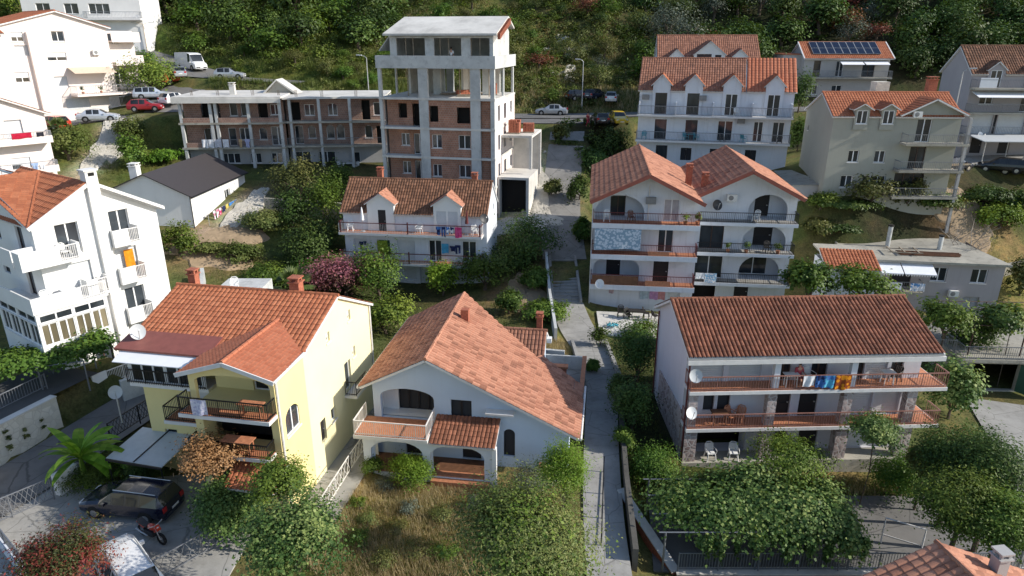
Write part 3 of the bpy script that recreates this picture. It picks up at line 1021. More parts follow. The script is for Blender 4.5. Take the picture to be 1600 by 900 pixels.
def stairs(label, a, b, wd, n, m='paving'):
    """solid flight from a (bottom) up to b (top)"""
    a, b = Vector(a), Vector(b)
    d = b-a; rise = d.z/n; d.z = 0; run = d.length/n; d.normalize()
    s = Vector((-d.y, d.x, 0))*wd/2
    t = thing('outdoor_stairs', label, 'stairs', a)
    mb = MB()
    for i in range(n):
        p, q = d*(run*i), d*(run*(i+1)+.02)
        z0, z1 = rise*i-.6, rise*(i+1)
        mb.hexa([p-s+Vector((0, 0, z0)), p+s+Vector((0, 0, z0)), q+s+Vector((0, 0, z0)), q-s+Vector((0, 0, z0)),
                 p-s+Vector((0, 0, z1)), p+s+Vector((0, 0, z1)), q+s+Vector((0, 0, z1)), q-s+Vector((0, 0, z1))])
    mb.build('steps', m, t)
    w_ = MB()
    for k in (-1, 1):
        o = s*(1+.2/wd)*k
        w_.prism([o-s*.1-Vector((0, 0, .7)), o+s*.1-Vector((0, 0, .7)), o+s*.1+Vector((0, 0, .35)), o-s*.1+Vector((0, 0, .35))], d*(run*n)+Vector((0, 0, rise*n)))
    w_.build('side_wall', m, t)
    return t
stairs('lower concrete stairs climbing beside the shaded garden towards the terrace', (6.05,40.4,.45), (5.75,46.7,.6), 2.3, 9)
stairs('upper concrete stairs rising beside the arched white duplex', (4.7,54.5,.75), (4.8,62.2,2.35), 2.2, 14)
# ------------------------------------------------------------------ garden walls, fences, gates
def wall(label, pts, th=.25, m='concrete', cap=None, name='retaining_wall', down=1.5):
    """pts: (x, y, z of the top)"""
    t = thing(name, label, 'wall', (pts[0][0], pts[0][1], 0))
    mb, cb = MB(), MB()
    o0 = Vector((pts[0][0], pts[0][1], 0))
    for a, b in zip(pts, pts[1:]):
        A, B = Vector((a[0], a[1], 0))-o0, Vector((b[0], b[1], 0))-o0
        d = (B-A).normalized(); s = Vector((-d.y, d.x, 0))*th/2
        ga, gb = min(gz(a[0], a[1]), a[2])-down, min(gz(b[0], b[1]), b[2])-down
        Z = lambda z: Vector((0, 0, z))
        mb.hexa([A-s+Z(ga), B-s+Z(gb), B+s+Z(gb), A+s+Z(ga), A-s+Z(a[2]), B-s+Z(b[2]), B+s+Z(b[2]), A+s+Z(a[2])])
        if cap:
            s2 = s*(1+.12/th)
            cb.hexa([A-s2+Z(a[2]+.003), B-s2+Z(b[2]+.003), B+s2+Z(b[2]+.003), A+s2+Z(a[2]+.003), A-s2+Z(a[2]+.07), B-s2+Z(b[2]+.07), B+s2+Z(b[2]+.07), A+s2+Z(a[2]+.07)])
    mb.build('wall_body', m, t)
    if cap: cb.build('coping', cap, t)
    return t
def fence(label, pts, ht=1.0, m='rail_grey', step=.14, name='metal_fence', style='bars', cat='fence'):
    t = thing(name, label, cat, (pts[0][0], pts[0][1], pts[0][2]))
    o0 = Vector(pts[0]); mb = MB()
    for a, b in zip(pts, pts[1:]):
        A, B = Vector(a)-o0, Vector(b)-o0
        L = (B-A).length; up = Vector((0, 0, 1))
        mb.beam(A+up*ht, B+up*ht, .045); mb.beam(A+up*.12, B+up*.12, .04)
        n = max(1, int(L/step))
        if style == 'bars':
            for i in range(1, n): p = A.lerp(B, i/n); mb.beam(p+up*.12, p+up*ht, .02, .02, (0, 1, 0))
        else:
            n = max(2, int(L/.45))
            for i in range(n):
                p, q = A.lerp(B, i/n), A.lerp(B, (i+1)/n)
                mb.beam(p+up*.12, q+up*ht, .022); mb.beam(q+up*.12, p+up*ht, .022)
                if style == 'lattice':
                    r_, k = p.lerp(q, .5), up*((ht+.12)/2)
                    mb.beam(p+k, r_+up*ht, .018); mb.beam(p+k, r_+up*.12, .018); mb.beam(q+k, r_+up*ht, .018); mb.beam(q+k, r_+up*.12, .018)
        for i in range(max(1, int(L/1.8))+1):
            p = A.lerp(B, i/max(1, int(L/1.8))); pb = MB(); pb.beam(p-up*.1, p+up*(ht+.04), .055, .055, (0, 1, 0)); pb.build('post', m, t)
    mb.build('fence_panel', m, t)
    return t
# ------------------------------------------------------------------ houses
def pbox(h, name, m, *bx, parent=None):
    mb = MB()
    for b in bx: mb.box(*b)
    return mb.build(name, m, parent or h.root)

def gutter(h, a, b, par=None, r=.07, m='gutter'):
    g = MB(); g.tube([a, b], r, 8); return g.build('gutter', m, par or h.root)
def downpipe(h, x, y, z0, z1, m='gutter'):
    g = MB(); g.tube([(x, y, z0), (x, y, z1)], .05, 6); return g.build('downpipe', m, h.root)

# K ---- long house with the dark red ribbed roof and three tiers of balconies
h = K = House('house', 'long three storey house with dark red ribbed tile roof and stone pillared balconies', (9.55, 33.66, -.94), 2.2, 'lavender')
W, D_, e, hr = 13.17, 6.3, 7.18, 1.65
f1, f2 = 5.15, 2.85
mb = MB()
sl = hr/(D_/2+1.16)
ez = e+1.16*sl
facade(h, mb, (0, 0), (1, 0), W, f1-.2, ez, [('rs', .4, f1, 1.7, 1.75), ('rs', 2.4, f1, 1.8, 1.75), ('d2b', 5.1, f1, .75, 1.75), ('d2b', 7.0, f1, .9, 1.75), ('d2b', 9.2, f1, .8, 1.75), ('rs', 10.1, f1, 1.2, 1.75), ('d2b', 11.5, f1, .7, 1.75)])
facade(h, mb, (0, 0), (1, 0), W, f2-.2, f1-.2, [('sh', 1.15, f2+.5, .62, 1.05), ('sh', 1.95, f2+.5, .7, 1.05), ('dk', 5.15, f2, .95, 1.85), ('dk', 6.6, f2, 1.05, 1.85), ('rs', 9.3, f2, 1.5, 1.85), ('rs', 10.9, f2, 1.5, 1.85)])
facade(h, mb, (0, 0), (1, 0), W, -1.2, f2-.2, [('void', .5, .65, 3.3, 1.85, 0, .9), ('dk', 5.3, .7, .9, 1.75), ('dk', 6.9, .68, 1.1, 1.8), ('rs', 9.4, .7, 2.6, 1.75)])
facade(h, mb, (W, 0), (0, 1), D_, -1.2, [(0, ez), (D_/2, e+hr), (D_, e)], [('sh', 2.5, 5.8, .9, 1.0)])
facade(h, mb, (W, D_), (-1, 0), W, -1.2, e)
facade(h, mb, (0, D_), (0, -1), D_, -1.2, [(0, e), (D_/2, e+hr), (D_, ez)])
mb.build('wall', 'lavender', h.root)
pbox(h, 'stone_cladding', 'stone', (-.06, -.003, -.05, 5.0, -1.2, 3.4))
for z in (f1, f2):
    balcony(h, -.05, W+.95, -1.16, -.003, z, 'rail_orange', None, 'lfr', .2, .85, 'fascia', 'tile_floor', .14)
    b = balcony(h, W+.003, W+.95, .0, 2.6, z-.004, 'rail_orange', None, 'r', .2, .85, 'fascia', 'tile_floor', .14)
for x0, x1 in ((0, .5), (4.35, 4.85), (8.55, 9.05), (12.1, 12.65)):
    pbox(h, 'stone_pillar', 'stone', (x0, x1, -1.0, -.55, f2+.025, f1-.203))
    pbox(h, 'stone_pillar', 'stone', (x0-.05, x1+.15, -1.0, -.45, -1.2, f2-.203))
for x in (4.5, 8.7):
    pbox(h, 'pillar', 'white_old', (x, x+.32, -1.0, -.7, f1+.025, e-.1))
pbox(h, 'fascia', 'fascia', (-.3, W+.45, -1.22, -1.04, e-.40, e-.14))
gable_roof(h, -.3, W+.35, -1.22, D_/2, D_+.4, e, e+hr, e-.2, 'tile_red', .23, .40, .095, 4)
downpipe(h, -.1, -.9, -1, e-.4, 'rail_red')
downpipe(h, -.1, D_-.3, -1, e-.2, 'rail_red')
pbox(h, 'terrace', 'concrete_old', (-.1, W, -1.15, -.01, -1.2, .68))

# I ---- bluish white house with the salmon roof in the middle
h = Ih = House('house', 'bluish white house with wide salmon tile roof and white railed arched balcony', (-7.58, 32.98, .18), -8.17, 'blue_white')
W, D_, e, e2, hr, xr = 10.72, 9.4, 4.3, 2.13, 1.87, 3.14
zr = e+hr; f = 2.28
mb = MB()
s1 = hr/(xr+.56); s2 = (zr-e2)/(W+.56-xr)
topf = [(0, e+.56*s1), (xr, zr-.05), (W, e2+.56*s2)]
facade(h, mb, (0, 0), (1, 0), W, f-.15, topf, [('open', .4, f, 3.0, 1.85, .55, .3), ('sh', 4.33, f+.3, 1.14, 1.1)])
facade(h, mb, (0, 0), (1, 0), W, -1.5, f-.15, [('dk', 1.7, .05, 1.0, 1.85), ('dk', 4.9, .05, 1.05, 1.85), ('sh', 7.2, .42, .62, 1.7, .3)])
facade(h, mb, (W, 0), (0, 1), 5.5, -1.5, e2+.56*s2, [('br', 1.2, -.6, 1.8, 2.1)])
facade(h, mb, (W, 5.5), (-1, 0), 2.4, -1.5, [(0, e2+.5*s2-.2), (2.4, e2+.5*s2+.6)])
facade(h, mb, (8.5, 9.0), (-1, 0), 8.5, -1.5, [(0, e2+.4), (8.5-xr, zr-.35), (8.5, e+.56*s1)])
facade(h, mb, (0, 9.0), (0, -1), 9.0, -1.5, e+.56*s1, [('sh', 3.0, 2.6, .9, 1.0)])
mb.build('wall', 'blue_white', h.root)
rb = MB(); facade(h, rb, (.2, 1.0), (1, 0), 3.4, f, f+2.0, [('sh', .9, f, 2.3, 1.75)]); rb.face([(.4, .25, f), (3.4, .25, f), (3.6, 1.0, f), (.2, 1.0, f)]); rb.face([(.2, 1.0, f), (.2, .2, f), (.2, .2, f+2), (.2, 1.0, f+2)]); rb.face([(3.6, .2, f), (3.6, 1.0, f), (3.6, 1.0, f+2), (3.6, .2, f+2)]); rb.build('loggia_wall', 'white', h.root)
# porch: two arches carry the balcony and a strip of tiles
pm = MB()
ya = -1.75
facade(h, pm, (-.1, ya), (1, 0), 6.95, -1.5, f-.2, [('open', .4, .0, 2.85, 1.95, .7), ('open', 3.65, .0, 2.9, 1.95, .7)], .28)
facade(h, pm, (6.85, ya), (0, 1), -ya, -1.5, f-.2, [('open', .35, .0, 1.05, 1.85, .3)], .28)
facade(h, pm, (-.1, 0), (0, -1), -ya, -1.5, f-.2, [('open', .3, .0, 1.05, 1.85, .3)], .28)
facade(h, pm, (6.57, ya+.28), (-1, 0), 6.4, -1.5, f-.2, [('open', .02, .0, 2.9, 1.95, .7), ('open', 3.27, .0, 2.85, 1.95, .7)], .01)
pm.build('porch', 'white_old', h.root)
pbox(h, 'porch_floor', 'brown_wood', (-.05, 6.8, ya+.45, -.003, -1.5, .02)); each(h, 'porch_step', 'tile_floor', (-.05, 6.8, ya+.02, ya+.448, -1.5, .06), (3.6, 6.75, ya-.35, ya, -1.5, -.08))
b = balcony(h, -.5, 3.5, -2.0, -.003, f, 'rail_white', None, 'lfr', .2, .85, 'fascia', 'tile_floor', .11)
t, d = MB(), MB()
roof_plane(t, d, (3.55, -1.95, f-.22), (7.05, -1.95, f-.22), (7.05, -.02, f+.42), (3.55, -.02, f+.42), .22, .36, .05)
r = t.build('lean_to_roof', 'tile_red', h.root); d.build('roof_board', 'fascia', r)
pbox(h, 'pillar', 'white', (6.87, 7.1, ya-.1, ya+.14, -1.5, f-.25))
pbox(h, 'canopy', 'fascia', (6.3, 7.8, -.55, -.003, 3.2, 3.3))
# main roof, ridge towards the hill
rf = gable_roof_y(h, -.5, 9.5, -.56, xr, W+.56, e, zr, e2, 'tile_salmon', .26, .40, .09, 4, y1l=9.2, y1r=3.7)
t, d = MB(), MB()   # lower strip over the garage, a step below the main slope
zz = lambda x: zr-(x-xr)*s2-.14
roof_plane(t, d, (W+.5, 3.75, zz(W+.5)), (W+.5, 5.5, zz(W+.5)), (8.5, 6.7, zz(8.5)), (7.2, 3.75, zz(7.2)), .24, .39, .05)
r = t.build('garage_roof', 'tile_salmon', h.root); d.build('roof_board', 'fascia', r)
# cross wing behind: its front slope looks at us
cw = MB()
block(h, cw, 5.0, 8.5, 6.35, 10.2, -1.5, 2.9, (), (('w1', 1.0, 1.3, .9, 1.0),), (), (), (8.3, 4.25))
cw.build('wing_wall', 'blue_white', h.root)
r = gable_roof(h, 4.0, 8.72, 6.1, 8.3, 10.5, 2.95, 4.35, 2.9, 'tile_mixed', .24, .38, .05)
chimney(r, 8.2, 8.7, 3.9, 5.15, .36, 'brick_red')
pbox(h, 'roof_box', 'plastic_white', (8.75, 9.05, 7.9, 8.3, 3.7, 4.0), parent=r)
chimney(rf, 3.95, 5.9, 5.4, 6.55, .46, 'brick_red', False)
pbox(h, 'coping', 'tile_floor', (10.98, 11.26, 5.6, 10.5, 1.58, 1.72))
pbox(h, 'terrace_wall', 'concrete', (11.05, 11.2, 5.6, 10.5, -1.5, 1.578)); pbox(h, 'terrace_back_wall', 'concrete', (8.0, 11.05, 10.35, 10.5, -1.5, 1.7)); pbox(h, 'terrace_floor', 'paving', (8.52, 11.05, 5.6, 10.35, -1.5, .75))
pbox(h, 'chimney_vent', 'tile_floor', (9.1, 10.1, 8.7, 9.2, 1.55, 1.68)); pbox(h, 'chimney_shaft', 'brick_red', (9.2, 10.0, 8.75, 9.15, -1, 1.548))
gutter(h, (W+.65, -.5, e2-.02), (W+.65, 5.4, e2-.02), rf)
gutter(h, (-.65, -.5, e-.02), (-.65, 9.2, e-.02), rf)
# sloping tiled parapet beside the entry, under the right eave
en = MB(); en.prism([(W-1.5, -.25, -1.5), (W-1.5, -.25, -.1), (W-1.5, 2.2, 1.5), (W-1.5, 2.2, -1.5)], (.24, 0, 0)); en.build('entry_parapet', 'brick_red', h.root)
en = MB(); en.prism([(W-1.57, -.3, -.09), (W-1.57, -.3, .02), (W-1.57, 2.2, 1.62), (W-1.57, 2.2, 1.51)], (.4, 0, 0)); en.build('coping', 'tile_salmon', h.root)

# H ---- yellow house on the left
h = Hh = House('house', 'cream yellow house with orange red roof and gabled balcony wing', (-19.3, 31.8, .9), -10.5, 'cream')
W, D_, e, hr, Dw, xm, zw, xl, yr, eb = 9.25, 8.5, 6.87, 1.36, 2.83, 7.06, 7.5, 4.98, 4.1, 6.1
zr = e+hr
mb = MB()
fa, fb = 5.0, 2.95
facade(h, mb, (W, 0), (0, 1), D_, -2.2, [(0, e), (yr, zr), (D_, eb)], [('half', 5.35, 6.2, .42, .62), ('half', 2.6, 6.1, .42, .55), ('half', 5.6, 3.85, .42, .62), ('w1', 2.3, 1.5, .6, .8), ('dk', 1.0, 1.0, .6, 1.3), ('d1', 4.4, 2.25, .8, 1.75)])  # half windows added where shutters cast shadows on this wall
facade(h, mb, (W, D_), (-1, 0), W, -2.2, eb)
facade(h, mb, (0, D_), (0, -1), D_, -2.2, [(0, eb), (D_-yr, zr), (D_, e)], [('sh', 2, 5, .9, 1.1), ('sh', 2, 2, .9, 1.1)])
mb.build('gable_wall', 'cream_pale', h.root)
mb = MB()
facade(h, mb, (0, 0), (1, 0), xl, -2.2, e, [('wh', 2.6, fb, 1.2, 1.7), ('rs', 3.4, .6, 1.2, 1.9), ('w1', .8, .9, .7, .7)])
# wing: side walls, open loggias at the front
facade(h, mb, (W, -Dw), (0, 1), Dw-.002, -2.2, e, [('w2', .6, 3.4, 1.3, 1.35, .5)], .12)
facade(h, mb, (xl, 0), (0, -1), Dw, -2.2, e, [('open', .6, fa, 1.9, 1.5)], .15)
kx = xm-xl
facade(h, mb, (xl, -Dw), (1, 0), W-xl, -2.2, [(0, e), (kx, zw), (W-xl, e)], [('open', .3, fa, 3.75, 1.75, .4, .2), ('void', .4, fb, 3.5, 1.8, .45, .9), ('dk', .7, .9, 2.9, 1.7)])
mb.build('wall', 'cream', h.root)
rb = MB(); facade(h, rb, (xl, -.9), (1, 0), W-xl-.25, fa-.1, e-.05, [('d2', 2.0, fa, 1.5, 1.6)]); rb.box(xl+.02, W-.02, -Dw+.22, -.9, fa-.19, fa-.003); rb.build('loggia_wall', 'cream', h.root)
# glazed porch on the main front
g = MB(); g.box(.25, xl-.35, -1.1, -.003, fa-.3, fa-.1); g.build('balcony', 'fascia', h.root)
gm = MB()
facade(h, gm, (.3, -1.05), (1, 0), xl-.75, fa-.1, 6.3, [('w3', .12, fa-.03, 1.9, 1.3), ('w3', 2.08, fa-.03, 1.95, 1.3)], .08)
facade(h, gm, (.3, -.003), (0, -1), 1.05, fa-.1, 6.3, [('w1b', .12, fa-.03, .8, 1.3)], .08)
gm.build('glazed_porch', 'white', h.root)
railing(h.root, [(.22, -.4), (.22, -1.16), (xl-.42, -1.16)], fa-.1, .75, 'rail_black', None, .1, .02)
a = MB(); a.prism([(.1, -1.0, 6.62), (.1, -1.75, 6.3), (.1, -1.75, 6.34), (.1, -1.0, 6.66)], (xl-.5, 0, 0)); a.build('awning', 'awning_white', h.root)
a = MB(); a.prism([(-.2, -1.15, 6.66), (-.2, -1.15, 6.76), (-.2, .35, 7.12), (-.2, .35, 7.02)], (xl+.1, 0, 0)); a.build('porch_roof', 'metal_red', h.root)
balcony(h, 1.9, xl-.03, -1.25, -.003, fb, 'rail_black', None, 'lf', .18, .8, 'fascia', 'tile_floor', .1)
balcony(h, xl-.25, W+.003, -Dw-.75, -Dw-.003, fa, 'rail_black', None, 'lfr', .18, .85, 'fascia', 'tile_floor', .1)
balcony(h, xl-.1, W-.3, -Dw-.7, -Dw-.003, fb, 'rail_black', None, 'lfr', .18, .7, 'fascia', 'tile_floor', .1)
balcony(h, W+.003, W+.75, 4.1, 5.6, 2.2, 'rail_black', None, 'fr', .15, .85, 'fascia', None, .1)
t, d = MB(), MB()
roof_plane(t, d, (xl+1.9, -Dw-1.5, 1.75), (W+.25, -Dw-1.5, 1.75), (W+.25, -Dw-.02, 2.4), (xl+1.9, -Dw-.02, 2.4), .24, .38, .05)
r = t.build('lean_to_roof', 'tile_orange', h.root); d.build('roof_board', 'fascia', r)
rf = gable_roof(h, -.15, W+.18, -.1, yr, D_+.25, e-.03, zr, eb-.1, 'tile_orange', .26, .40, .05, 4)
# wing roof runs into the main slope
t, d = MB(), MB()
sm = hr/yr; ym = (zw-e)/sm
roof_plane(t, d, (xl-.35, .05, e-.1), (xl-.35, -Dw-.35, e-.1), (xm, -Dw-.35, zw+.03), (xm, ym+.1, zw+.03), .26, .2, .03, 4)
roof_plane(t, d, (W+.2, -Dw-.35, e-.06), (W+.2, .02, e-.06), (xm, ym+.1, zw+.03), (xm, -Dw-.35, zw+.03), .26, .2, .03, 4)
ridge_caps(t, (xm, -Dw-.35, zw+.09), (xm, ym, zw+.09))
r = t.build('wing_roof', 'tile_fresh', h.root); d.build('roof_board', 'white', r)
vb = MB()
for (xa, za), (xb, zb_) in (((xl-.38, e-.12), (xm, zw)), ((xm, zw), (W+.23, e-.1))):
    vb.beam((xa, -Dw-.37, za), (xb, -Dw-.37, zb_), .05, .2)
vb.build('verge_board', 'fascia', r)
chimney(rf, .6, 4.6, 7.7, 8.75, .42, 'brick_red')
chimney(rf, 6.9, 4.4, 7.7, 8.75, .55, 'brick_red', True)
downpipe(h, W+.06, -Dw+.1, -2, e-.1); downpipe(h, W+.06, D_-.12, -2, eb-.1)
gutter(h, (W+.2, -.2, e+.0), (W+.2, -Dw-.3, e-.1), r)
pergola_h = h

# G ---- white house, brown roof, two dormers
h = Gh = House('house', 'white three storey house with brown tile roof, two dormers and striped railings', (-15.44, 60.9, .35), -7.57, 'white_old')
W, D_, e, hr, b_ = 13.3, 5.9, 6.86, 2.56, 1.08
f1, f2 = 5.25, 2.5
mb = MB()
facade(h, mb, (0, 0), (1, 0), W, f1-.2, e, [])
facade(h, mb, (0, 0), (1, 0), W, f2-.2, f1-.2, [('gr', 3.15, f2+.25, 1.1, 1.6), ('rs', 4.9, f2, 1.7, 1.9), ('d2', 7.9, f2, 1.2, 2.0), ('d2', 11.0, f2, 1.3, 2.0), ('rs', .8, f2+.7, 1.3, 1.2)])
facade(h, mb, (0, 0), (1, 0), W, -2, f2-.2, [('rs', 5.4, .6, 1.2, 1.2), ('rs', 7.0, .1, 1.1, 2.0), ('d1', 8.4, .1, .8, 2.0), ('rs', 1.2, .6, 1.3, 1.2), ('rs', 10.4, .6, 1.3, 1.2)])
facade(h, mb, (W, 0), (0, 1), D_, -2, [(0, e), (D_/2, e+hr), (D_, e)], [('w1', 3.6, 6.6, .4, .6)])
facade(h, mb, (W, D_), (-1, 0), W, -2, e)
facade(h, mb, (0, D_), (0, -1), D_, -2, [(0, e), (D_/2, e+hr), (D_, e)])
mb.build('wall', 'white_old', h.root)
for z in (f1, f2):
    b = balcony(h, -.15, W-.3, -b_, -.003, z, 'rail_white', 'rail_red', 'lfr', .22, .9, 'fascia', 'tile_floor', .15)
    each(h, 'rail_post', 'rail_red', *[(x-.05, x+.05, -b_+.02, -b_+.1, z, z+1.1) for x in (0.05, 6.3, 12.85)], parent=b)
rf = gable_roof(h, -.25, W+.12, -.3, D_/2, D_+.3, e-.02, e+hr, e, 'tile_brown', .25, .38, .06, 4, gaps=[(2.35, 4.85, 1.0), (8.5, 11.0, 1.0)])
st = hr/(D_/2+.3)
for x0, dk in ((2.35, True), (8.5, False)):
    win = [('dk', 1.0, f1, .72, 1.95)] if dk else [('rs', .25, f1, .9, 2.0), ('rs', 1.3, f1, .9, 2.0)]
    dormer(h, x0, x0+2.5, -.02, 7.85, 8.7, -.3, e, st, f1-.1, win, 'white', 'tile_salmon', .2)
chimney(rf, 2.6, D_/2+.6, 8.9, 10.1, .5, 'brick_red'); chimney(rf, 11.6, D_/2+.7, 8.8, 9.8, .5, 'brick_red')
downpipe(h, 12.9, -.06, f1, e)

# J ---- duplex with arches
h = Jh = House('duplex_house', 'white arched duplex with two gabled clay roofs and four tiers of balconies', (6.64, 54.4, .15), -6.9, 'white_old')
W, W2, q, e, hr = 8.6, 8.3, 2.8, 9.73, 2.13
L3, L2, L1 = 7.8, 5.15, 2.5
mb = MB()
y0 = .9
facade(h, mb, (0, y0), (1, 0), W, L3-.2, [(0, e), (W/2, e+hr-.1), (W, e)], [('open', .15, L3, 4.0, 2.1, 1.4, .22), ('cur', 5.7, L3, 1.25, 1.85)])
facade(h, mb, (0, y0), (1, 0), W, L2-.2, L3-.2, [('open', .15, L2, 3.7, 2.2, .9, .22), ('d2', 5.4, L2, 1.25, 2.0)])
facade(h, mb, (0, y0), (1, 0), W, L1-.2, L2-.2, [('open', .15, L1, 3.9, 2.2, 1.1, .22), ('dk', 5.2, L1, 1.25, 2.0)])
facade(h, mb, (0, y0), (1, 0), W, -2, L1-.2, [('rs', 6.6, .6, 1.0, 1.1)])
# recess walls behind the arches
for L, k, u, wd in ((L3, 'd2b', 1.4, 1.25), (L2, 'dk', 1.4, 1.2), (L1, 'dk', 1.3, 1.2)):
    facade(h, mb, (0, y0+1.5), (1, 0), 4.3, L, L+2.2, [(k, u, L, wd, 1.95)])
    facade(h, mb, (4.3, y0+1.5), (0, -1), 1.3, L, L+2.2)
    mb.box(.02, 4.3, y0+.24, y0+1.5, L-.19, L)
facade(h, mb, (W, y0), (0, 1), q, -2, e)
facade(h, mb, (0, 16), (0, -1), 16-y0, -2, e, [('sh', 4, 5.5, .9, 1.1), ('sh', 9, 5.5, .9, 1.1)])
# right unit
y2 = q+.9; x2 = W; R3, R2, R1 = 7.45, 4.8, 2.1
facade(h, mb, (x2, y2), (1, 0), W2, R3-.2, [(0, e), (W2/2, e+hr-.1), (W2, e)], [('open', 4.4, R3, 3.2, 2.2, 1.3, .22)])
facade(h, mb, (x2, y2), (1, 0), W2, R2-.2, R3-.2, [('d2b', .6, R2, 2.0, 2.05), ('open', 4.2, R2, 3.6, 2.2, 1.4, .22)])
facade(h, mb, (x2, y2), (1, 0), W2, R1-.2, R2-.2, [('d2', .4, R1, 2.4, 2.05), ('open', 4.2, R1, 3.4, 2.2, 1.4, .22)])
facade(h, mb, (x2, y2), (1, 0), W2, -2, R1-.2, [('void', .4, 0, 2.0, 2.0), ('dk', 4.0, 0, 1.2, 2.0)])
for L, k, u, wd in ((R3, 'dk', 5.2, 1.2), (R2, 'dk', 5.4, 1.6), (R1, 'd2', 4.5, 2.4)):
    facade(h, mb, (x2+4.0, y2+1.5), (1, 0), 4.3, L, L+2.2, [(k, u-4.0, L, wd, 2.0)])
    facade(h, mb, (x2+4.0, y2+.24), (0, 1), 1.26, L, L+2.2)
    mb.box(x2+4.0, x2+W2-.02, y2+.24, y2+1.5, L-.19, L)
facade(h, mb, (x2+W2, y2), (0, 1), 16-y2, -2, e, [('sh', 4, 5.5, .9, 1.1)])
facade(h, mb, (W+W2, 16), (-1, 0), W+W2, -2, e)
mb.build('wall', 'white_old', h.root)
for L in (L3, L2, L1):
    balcony(h, -.05, W-.05, -.3, y0-.003, L, 'rail_red', None, 'lfr', .42, .9, 'white_old', 'tile_floor', .13)
for L in (R3, R2, R1):
    balcony(h, W+.05, W+W2, q-.3, y2-.003, L, 'rail_black', None, 'fr', .28, .85, 'white_old', 'paving', .15)
pbox(h, 'balcony_panel', 'brown_wood', (.1, 3.9, -.32, -.302, L1+.1, L1+.85))
each(h, 'balcony_panel', 'tile_floor', (4.6, 6.3, -.32, -.302, L2+.08, L2+.4), (4.5, 6.5, -.32, -.302, L1+.08, L1+.5))
t, d = MB(), MB()
for x0, ya, ye in ((0, -.5, 15.8), (W, q-.5, 15.8)):
    xm_ = x0+(W if x0 == 0 else W2)/2; x1_ = x0+(W if x0 == 0 else W2)
    roof_plane(t, d, (x0-(.3 if x0 == 0 else .0), ye, e-.1), (x0-(.3 if x0 == 0 else .0), ya, e-.1), (xm_, ya, e+hr), (xm_, ye, e+hr), .34, .45, .11)
    roof_plane(t, d, (x1_+(.0 if x0 == 0 else .3), ya, e-.1), (x1_+(.0 if x0 == 0 else .3), ye, e-.1), (xm_, ye, e+hr), (xm_, ya, e+hr), .27, .42, .05)
    ridge_caps(t, (xm_, ya, e+hr+.06), (xm_, ye, e+hr+.06))
rf = t.build('roof', 'tile_salmon', h.root); d.build('roof_board', 'fascia', rf)
vb = MB()
for x0, ya in ((0, -.53), (W, q-.53)):
    xm_ = x0+(W if x0 == 0 else W2)/2; x1_ = x0+(W if x0 == 0 else W2)
    vb.beam((x0-.3, ya, e-.2), (xm_, ya, e+hr-.1), .06, .3); vb.beam((xm_, ya, e+hr-.1), (x1_+.2, ya, e-.2), .06, .3)
vb.build('verge_board', 'metal_red', rf)
chimney(rf, W-.5, 5.6, 9.6, 11.5, .5, 'brick_red'); chimney(rf, W+.7, 4.4, 9.6, 11.0, .5, 'brick_red')
aircon(h, (4.6, y0-.003, L3+1.5), 0, -1, 'ac_old'); aircon(h, (W+2.9, y2-.003, L3+1.3), 0, -1)
downpipe(h, 4.45, y0-.06, L3, e+1); downpipe(h, -.06, .7, -2, e)

# O ---- weathered grey house
h = Oh = House('house', 'weathered grey four storey house with orange roof, small dormers and a wide gable', (30.9, 67.2, 6.4), -3.5, 'grey_olive')
W, D_, e, hr = 11.9, 7.5, 8.75, 1.9
mb = MB()
yr = 3.4; sl = hr/yr
zf1, zf2, zf3 = 6.3, 3.75, 1.2
facade(h, mb, (0, 0), (1, 0), 6.2, -3, e, [('w2', 1.95, 3.75+.55, 1.0, 1.15), ('w2', 4.45, 3.75+.55, 1.0, 1.15), ('w2', 1.6, 1.2+.6, 1.15, 1.2), ('w3', 3.7, 1.2+.6, 2.2, 1.2), ('w1', 1.3, -1.0, 1.1, 1.1)])
facade(h, mb, (6.2, 0), (1, 0), W-6.2, -3, [(0, e), (2.9, e+1.55), (W-6.2, e+.15)], [('d2', 1.7, zf1, 1.35, 2.2), ('d2b', 1.5, zf2, 1.5, 2.1), ('d3b', .5, zf3, 2.8, 2.1)])
facade(h, mb, (W, 0), (0, 1), D_, -3, [(0, e), (yr, e+hr), (D_, e)])
facade(h, mb, (W, D_), (-1, 0), W, -3, e)
facade(h, mb, (0, D_), (0, -1), D_, -3, [(0, e), (D_-yr, e+hr), (D_, e)], [('w1', 3.4, 1.6, .35, .5), ('w1', 1.0, 6.6, .4, .5)])
mb.build('wall', 'grey_olive', h.root)
rf = gable_roof(h, -.2, W+.1, -.25, yr, D_+.2, e-.1, e+hr, e-.1, 'tile_orange', .26, .40, .04, 4, gaps=[(1.9, 3.25, .75), (4.35, 5.7, .75)])
for x0 in (1.9, 4.35):
    dormer(h, x0, x0+1.35, -.03, e+.75, e+1.15, 0, e, sl, e-1.3, [('w2', .18, e-.75, 1.0, 1.25)], 'grey_olive', 'tile_orange', .3)
t, d = MB(), MB()
xg0, xg1, xmg, zg = 6.05, W+.35, 9.1, e+1.62
yk = zg-e
roof_plane(t, d, (xg0, (zg-1.4-e)/sl+.0, e+.1), (xg0, -.5, e+.1), (xmg, -.5, zg), (xmg, (zg-e)/sl, zg), .26, .4, .05)
roof_plane(t, d, (xg1, -.5, e+.15), (xg1, 2.2, e+.15), (xmg, (zg-e)/sl, zg), (xmg, -.5, zg), .26, .4, .05)
r = t.build('gable_roof', 'tile_orange', h.root); d.build('roof_board', 'fascia', r)
for i, z in enumerate((zf1, zf2, zf3)):
    balcony(h, 6.6-.2*i, W+.5, -1.3, -.003, z, 'rail_grey', None, 'lfr', .2, .85, 'concrete_old', None, .16)
